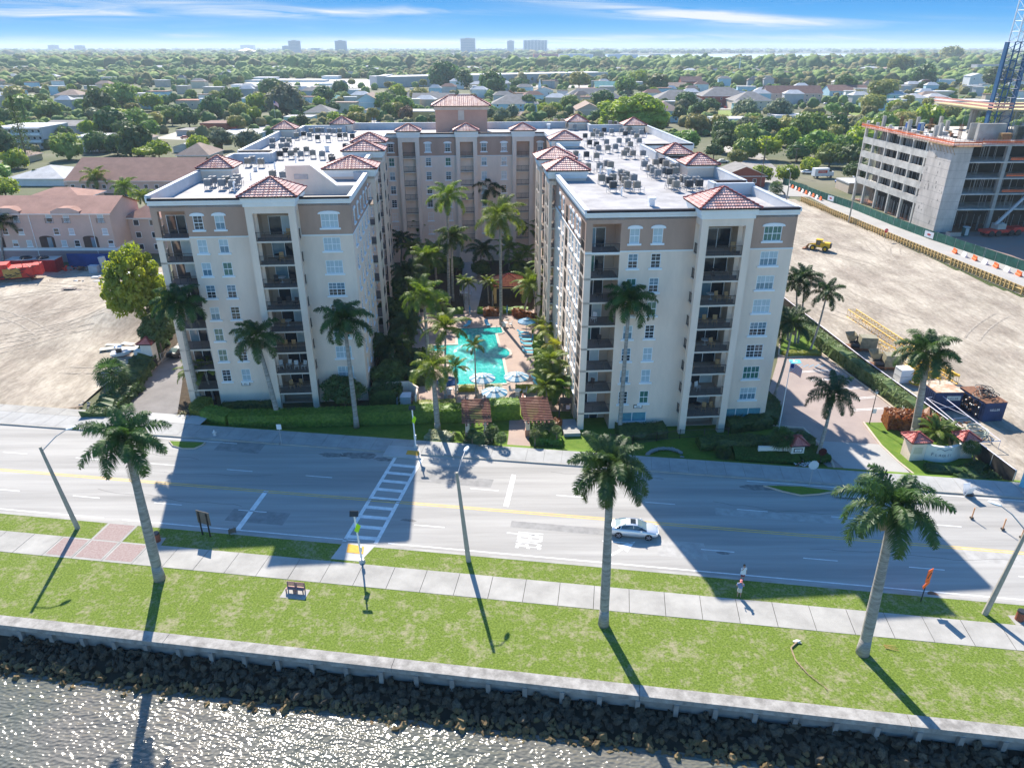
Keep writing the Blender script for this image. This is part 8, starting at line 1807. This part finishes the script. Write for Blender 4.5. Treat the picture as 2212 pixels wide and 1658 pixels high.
# rail yard pale ground, lawns, streets in town
def patch(pts,m,name='ground',z=-.99):
    sheetobj(name,[at(x,y,-1) for x,y in pts],z,m)
pgm=mat('yard_concrete',(.50,.48,.46),.9,.15,.05); patch([(500,190),(840,190),(815,172),(560,170)],pgm); patch([(430,205),(560,205),(560,192),(470,190)],pgm,z=-.985)
lg=mat('town_lawn',(.16,.22,.05),.95,.15,.1,col2=(.22,.26,.08)); patch([(1470,239),(1587,239),(1600,252),(1480,252)],lg,'lawn'); patch([(1845,250),(1960,235),(1850,222),(1800,235)],lg,'lawn',-.98)
street=mat('town_street',(.34,.33,.32),.9,.1,.1); patch([(1480,237),(1620,237),(1612,228),(1500,228)],street,'road',-.975); patch([(800,262),(835,300),(868,300),(826,240)],street,'road',-.975)
sf=mat('suburb_pale',(.40,.37,.32),.9,.2,.06)
for q in [((330,300),(470,306),(480,296),(400,280)),((500,290),(560,300),(620,262),(590,255)),((1520,330),(1640,330),(1660,300),(1560,290)),((980,190),(1320,190),(1320,184),(980,186)),((1640,262),(1900,262),(1900,250),(1680,248))]: patch(q,sf,'ground',-.98)
# ---------------- town trees
random.seed(77)
Z_BLOCK=[(-60,560,385,600),(330,1720,262,600)]
def blocked(x,y,r):
    P=at(x,y,-1); b=P.x*BC; 
    dx=P.x-8.1;dy=P.y-78; bx=dx*BC+dy*BS; by=-dx*BS+dy*BC
    if -53-r<bx<31+r and by<100+r: return True
    if P.x>38 and P.x<190 and P.y<262: return True
    if P.x>95 and P.y<235: return True
    if P.x<-45 and P.y<200: return True
    for X,Y,W_,d,rz in foot:
        if X-r*.6<P.x<X+W_+r*.6 and Y-r*1.0<P.y<Y+d+r*.3: return True
    for a in PB:
        if inpoly(x,y,a): return True
    return False
PB=[[(500,190),(840,190),(815,172),(560,170)],[(1470,237),(1587,239),(1600,252),(1480,252)],[(975,141),(1420,141),(1420,125),(975,126)],[(1330,139),(1530,139),(1960,126),(1960,114.5),(1330,117)],[(1470,300),(1640,420),(1720,430),(1712,396),(1640,330),(1600,296)]]
TREEGRP=0; cnt=0
NEARN=[(x,y) for x,y in ()]
def zone(x,y):
    h=('at the far left','left of the centre','behind the apartment roofs','right of the centre','at the far right')[min(4,int(max(0,x)/443))]
    d='near the construction and old houses' if y>300 else ('among the nearer houses' if y>240 else ('among the middle houses' if y>205 else 'in the distant canopy'))
    return h+' '+d
placed=[]
def put(x,y,rv,k,flat=None,h=None):
    global cnt
    P=at(x,y,-1); zc=P.y*cos(PT)+(CH+1)*sin(PT); r=rv*.70*zc/FOC; h=h or r*1.4
    f=flat or U(.85,1.15); z=zone(x,y)
    tree(P,r,h,k,TN[k]+' broadleaf tree '+z,TN[k]+' trees '+z,flat=f,name='tree'); placed.append((P.x,P.y,r)); cnt+=1
# trees that can be told apart in the photo: x, base y, crown radius in px, kind
for a in [(300,340,72,1),(255,335,45,1),(215,300,40,1),(150,345,60,0),(480,325,46,5),(540,330,50,5),(250,300,70,1),(300,290,58,0),(225,262,70,1),(265,238,60,0),(330,240,40,2),(60,255,52,0),(40,230,46,3),(20,280,45,1),(110,262,45,0),(410,275,42,1),(460,255,50,1),(500,235,44,1),(520,260,40,3),(620,250,66,5),(560,240,40,2),(700,225,40,1),(735,205,30,1),(770,280,40,3),(725,275,35,2),(830,240,42,0),(870,250,44,0),(905,225,36,3),(860,215,34,2),(960,190,55,1),(1000,192,42,1),(1060,205,50,1),(1140,240,36,1),(1185,262,34,3),(1230,245,40,0),(1300,240,44,1),(1350,205,40,0),(1380,185,34,2),(1120,200,30,1),(820,180,28,1),(1480,240,40,1),(1530,250,38,1),(1605,262,48,5),(1680,262,46,5),(1560,330,50,1),(1610,345,48,0),(1500,290,45,3),(1480,330,50,0),(1640,395,40,2),(1700,395,42,2),(1740,310,70,0),(1690,300,50,3),(1760,345,66,0),(1800,300,52,1),(1850,330,58,2),(1830,365,55,1),(1880,250,48,3),(1930,250,36,2),(2000,275,52,2),(2040,265,40,3),(1650,345,52,2),(1720,350,45,1),(1560,300,42,1),(1620,285,42,0),(1900,225,55,3),(1820,205,44,1),(1990,185,48,1),(1610,315,50,0),(1655,300,48,1),(1790,360,52,0),(1845,395,46,1),(1770,330,50,3),(1810,340,50,0),(1700,318,46,2),(1590,360,38,3),(1745,372,34,2),(1870,300,48,2),(1905,290,50,0),(1950,285,44,3),(2150,195,50,1),(2150,225,44,0),(1250,195,40,3),(1420,205,44,1),(5,330,55,1),(40,365,46,2),(-10,400,55,0),(15,430,50,2),(85,395,30,1),(345,345,44,2),(310,400,30,2),(215,330,46,1),(260,382,40,1),(145,315,42,1),(430,330,40,2),(590,215,44,1),(1540,345,36,1),(2050,140,40,3),(1940,165,46,3)]:
    put(*a)
for vx,vy,r_,k in ((60,350,20,1),(66,300,16,1),(205,250,12,1)):   # tall narrow conifers
    P=at(vx,vy,-1); t=thing('conifer','tall thin dark conifer '+('beside the motel' if vx==60 else 'behind the motel' if vx==66 else 'in the left distance'),'tree',P); g=MB(); hh=26 if vx==60 else 20; g.tube((0,0,0),(0,0,hh),.45,.05,6); g.build('trunk',[MT['bark']],t); g=MB()
    for i in range(60): z=4+(hh-4.5)*i/60; r=(hh-z)*.16+.5; c=(U(-.3,.3),U(-.3,.3),z); leafcloud(g,c,r,26,.32,0,(1,1,.3))
    g.build('crown',[tl[1]],t)
# large yellow canopy and two round clipped trees
put(262,283,48,2,.6); put(328,300,22,2,.7,); put(316,352,36,2,.6); 
tries=0
while cnt<299 and tries<20000:
    tries+=1; y=165+ (rnd()**1.25)*150; x=U(-40,2250); rv=U(15,27)*(y-85)/110*1.05
    P=at(x,y,-1); zc=P.y*cos(PT)+(CH+1)*sin(PT); r=rv*zc/FOC
    if r>8: r=8; rv=r*FOC/zc
    if blocked(x,y,r*.7): continue
    if any((P.x-a)**2+(P.y-b)**2<(r+c)**2*.30 for a,b,c in placed): continue
    n_=noise.noise(Vector((P.x*.01,P.y*.01,0))); k=random.choice([0,0,1,1,2,2,3,3,5] if n_>-.1 else [0,1,2,3,3,4,5])
    put(x,y,rv,k,h=r*1.3)
print('trees',cnt,tries)
# far canopy, too many to count
def canopy(name,label,N_,y0,y1,seed,ks,lv=2,sz=1.):
    random.seed(seed); V=[];F=[];Mi=[]; iv,if_=ICO[lv]; iv=np.array(iv); if_=np.array(if_); n=0; i=0; tr=0
    while i<N_ and tr<N_*4:
        tr+=1; y=y0+(y1-y0)*(rnd()**(.8)); x=U(-80,2290)
        P=at(x,y,-1)
        if P.y>200 and blocked(x,y,1): continue
        r=sz*U(3.4,7.6)*(1 if P.y<1500 else 1.9 if P.y<3500 else 3.6); 
        hh=r*U(.75,1.1)*(1 if P.y<3500 else .6)
        nz_=1+(.16 if lv>2 else .2)*np.random.RandomState(i).randn(len(iv),1).clip(-1.3,1.3)
        v=iv*nz_*np.array([r,r*1.1,hh])+np.array([P.x,P.y,-1+hh*.75]); V.append(v); F.append(if_+n); n+=len(iv)
        q=noise.noise(Vector((P.x*.004,P.y*.004,seed)))+U(-.35,.35); Mi+= [ks[0] if q>.12 else ks[1] if q>-.15 else ks[2]]*len(if_); i+=1
    V=np.concatenate(V);F=np.concatenate(F); me=bpy.data.meshes.new(name); me.vertices.add(len(V)); me.vertices.foreach_set('co',V.ravel()); me.loops.add(len(F)*3); me.polygons.add(len(F)); me.loops.foreach_set('vertex_index',F.ravel()); me.polygons.foreach_set('loop_start',np.arange(0,len(F)*3,3)); me.polygons.foreach_set('loop_total',np.full(len(F),3))
    for m_ in canm: me.materials.append(m_)
    me.update(); me.polygons.foreach_set('material_index',np.array(Mi)); me.update(calc_edges=True); o=link(name,me); tag(o,label,'woodland',kind='stuff')
def cmat(n,a,b): return M_(n,a,.95,.2,.35,.6,col2=b,det=6,bs=1.2)
canm=[cmat('canopy_a',(.12,.19,.045),(.21,.27,.08)),cmat('canopy_b',(.065,.12,.035),(.13,.19,.06)),cmat('canopy_c',(.13,.13,.045),(.19,.17,.08))]
canopy('distant_wood','continuous tree canopy of the suburbs reaching to the horizon',9000,185,103.8,3,(0,1,2))
canopy('undergrowth','low trees and bushes filling the gaps between the houses',1300,330,180,4,(0,1,2),3,.55)
random.seed(9); g=MB()
# small far roofs showing between the trees
rfm=[roofc['white'],roofc['tan'],roofc['grey'],wallc['cream']]; hcount=0; 
for i in range(2500):
    y=U(116,245); x=U(-20,2240)
    if blocked(x,y,6) : continue
    P=at(x,y,-1); s=U(9,18)*(1 if P.y<1200 else 1.8); hh=U(4,6)+ (5 if y<150 else 2.5); zt=hh
    if hcount>=250: break
    wall_k=random.choice(['white','cream','beige','blue','grey']); rc=random.choice(['white','white','tan','grey','pale','brown'])
    t=thing('house','small '+{'white':'white','tan':'tan','grey':'grey','pale':'pale grey','brown':'brown'}[rc]+' roofed house with '+wall_k+' walls '+zone(x,y),'house',(P.x,P.y,-1),U(-.2,.2),rc+' roofs with '+wall_k+' walls '+zone(x,y)); g=MB(); g.box(-s/2,s/2,-s*.3,s*.3,0,hh); g.build('wall',[wallc[wall_k]],t)
    g=MB(); 
    if rnd()<.5: g.box(-s/2-.4,s/2+.4,-s*.3-.4,s*.3+.4,hh,hh+.5)
    else:
        A=[(-s/2-.6,-s*.3-.6,hh),(s/2+.6,-s*.3-.6,hh),(s/2+.6,s*.3+.6,hh),(-s/2-.6,s*.3+.6,hh)]; T=[(-s*.22,0,hh+2.8),(s*.22,0,hh+2.8)]
        for q in ([A[0],A[1],T[1],T[0]],[A[1],A[2],T[1]],[A[2],A[3],T[0],T[1]],[A[3],A[0],T[0]]): g.face(q)
    g.build('roof',[roofc[rc]],t); hcount+=1
# utility poles
for vx,vy,h,l in ((1640,412,11,'by the orange brick house'),(1648,355,10,'by the side street trees'),(1712,380,10,'beside the white pickup'),(1340,262,11,'left of the big tree'),(1590,262,10,'by the lawn'),(1190,200,10,'near the church'),(1845,215,10,'by the blue townhouses'),(155,330,10,'beside the white block'),(1500,250,9,'at the lawn edge')):
    p=at(vx,vy,-1); t=thing('utility_pole','wooden utility pole '+l,'utility pole',p); g=MB(); g.tube((0,0,0),(0,0,h),.16,.1,6); g.build('pole',[M_('pole_wood',(.22,.17,.13),.9,.1,2)],t); g=MB(); g.box(-1.1,1.1,-.06,.06,h-.6,h-.45); g.build('crossarm',[MT['pole_wood']],t)
# parked cars by the houses
pcs=[mat('pc_%d'%i,c,.35,0,spec=.6) for i,c in enumerate(((.6,.6,.62),(.08,.08,.09),(.2,.22,.26),(.35,.05,.05),(.65,.65,.6)))]
gb=MB(); prof=[(-2.2,.35),(-2.2,.85),(-1.5,.95),(-1.1,1.4),(.4,1.42),(1.1,.95),(2.1,.8),(2.25,.35)]
def carmesh(m_):
    g=MB(); extr(g,prof,-.85,.85,0,0); g.box(-1.0,.5,-.87,.87,1.0,1.32,1)
    for x in (-1.4,1.4): g.tube((x,-.88,.32),(x,.88,.32),.32,n=10,m=2)
    return g.mesh('parked_car',[m_,g_dark,rubber])
CMh=[carmesh(m_) for m_ in pcs]; CN=['silver','black','dark grey','red','white']
for i,(vx,vy) in enumerate([(1520,232),(1535,232),(1548,233),(1565,234),(1600,231),(1783,226),(1790,226),(1797,225),(1806,228),(1815,227),(1823,226),(470,300),(478,298),(400,300),(412,305),(1485,256),(570,228),(585,226),(600,229),(612,232),(500,205),(520,204),(540,203),(1712,372),(1560,352)]):
    k=i%5; p=at(vx,vy,-1); zz=zone(vx,vy); tag(link('parked_car',CMh[k],None,p+Vector((0,0,.05)),random.choice([0,pi/2,.3])),CN[k]+' car parked '+zz,'car',CN[k]+' cars parked '+zz)
# ---------------- haze
g=MB(); g.box(-16000,16000,-60,21500,-5.5,95); hzm=bpy.data.materials.new('haze'); hzm.use_nodes=True; nt=hzm.node_tree; nt.nodes.remove(nt.nodes['Principled BSDF']); v=nt.nodes.new('ShaderNodeVolumePrincipled'); v.inputs['Density'].default_value=.00010; v.inputs['Color'].default_value=(.72,.86,1,1); v.inputs['Anisotropy'].default_value=.1
nt.links.new(v.outputs[0],nt.nodes['Material Output'].inputs['Volume']); o=g.build('haze',[hzm]); tag(o,'pale blue haze over the distant suburbs','haze',kind='stuff')
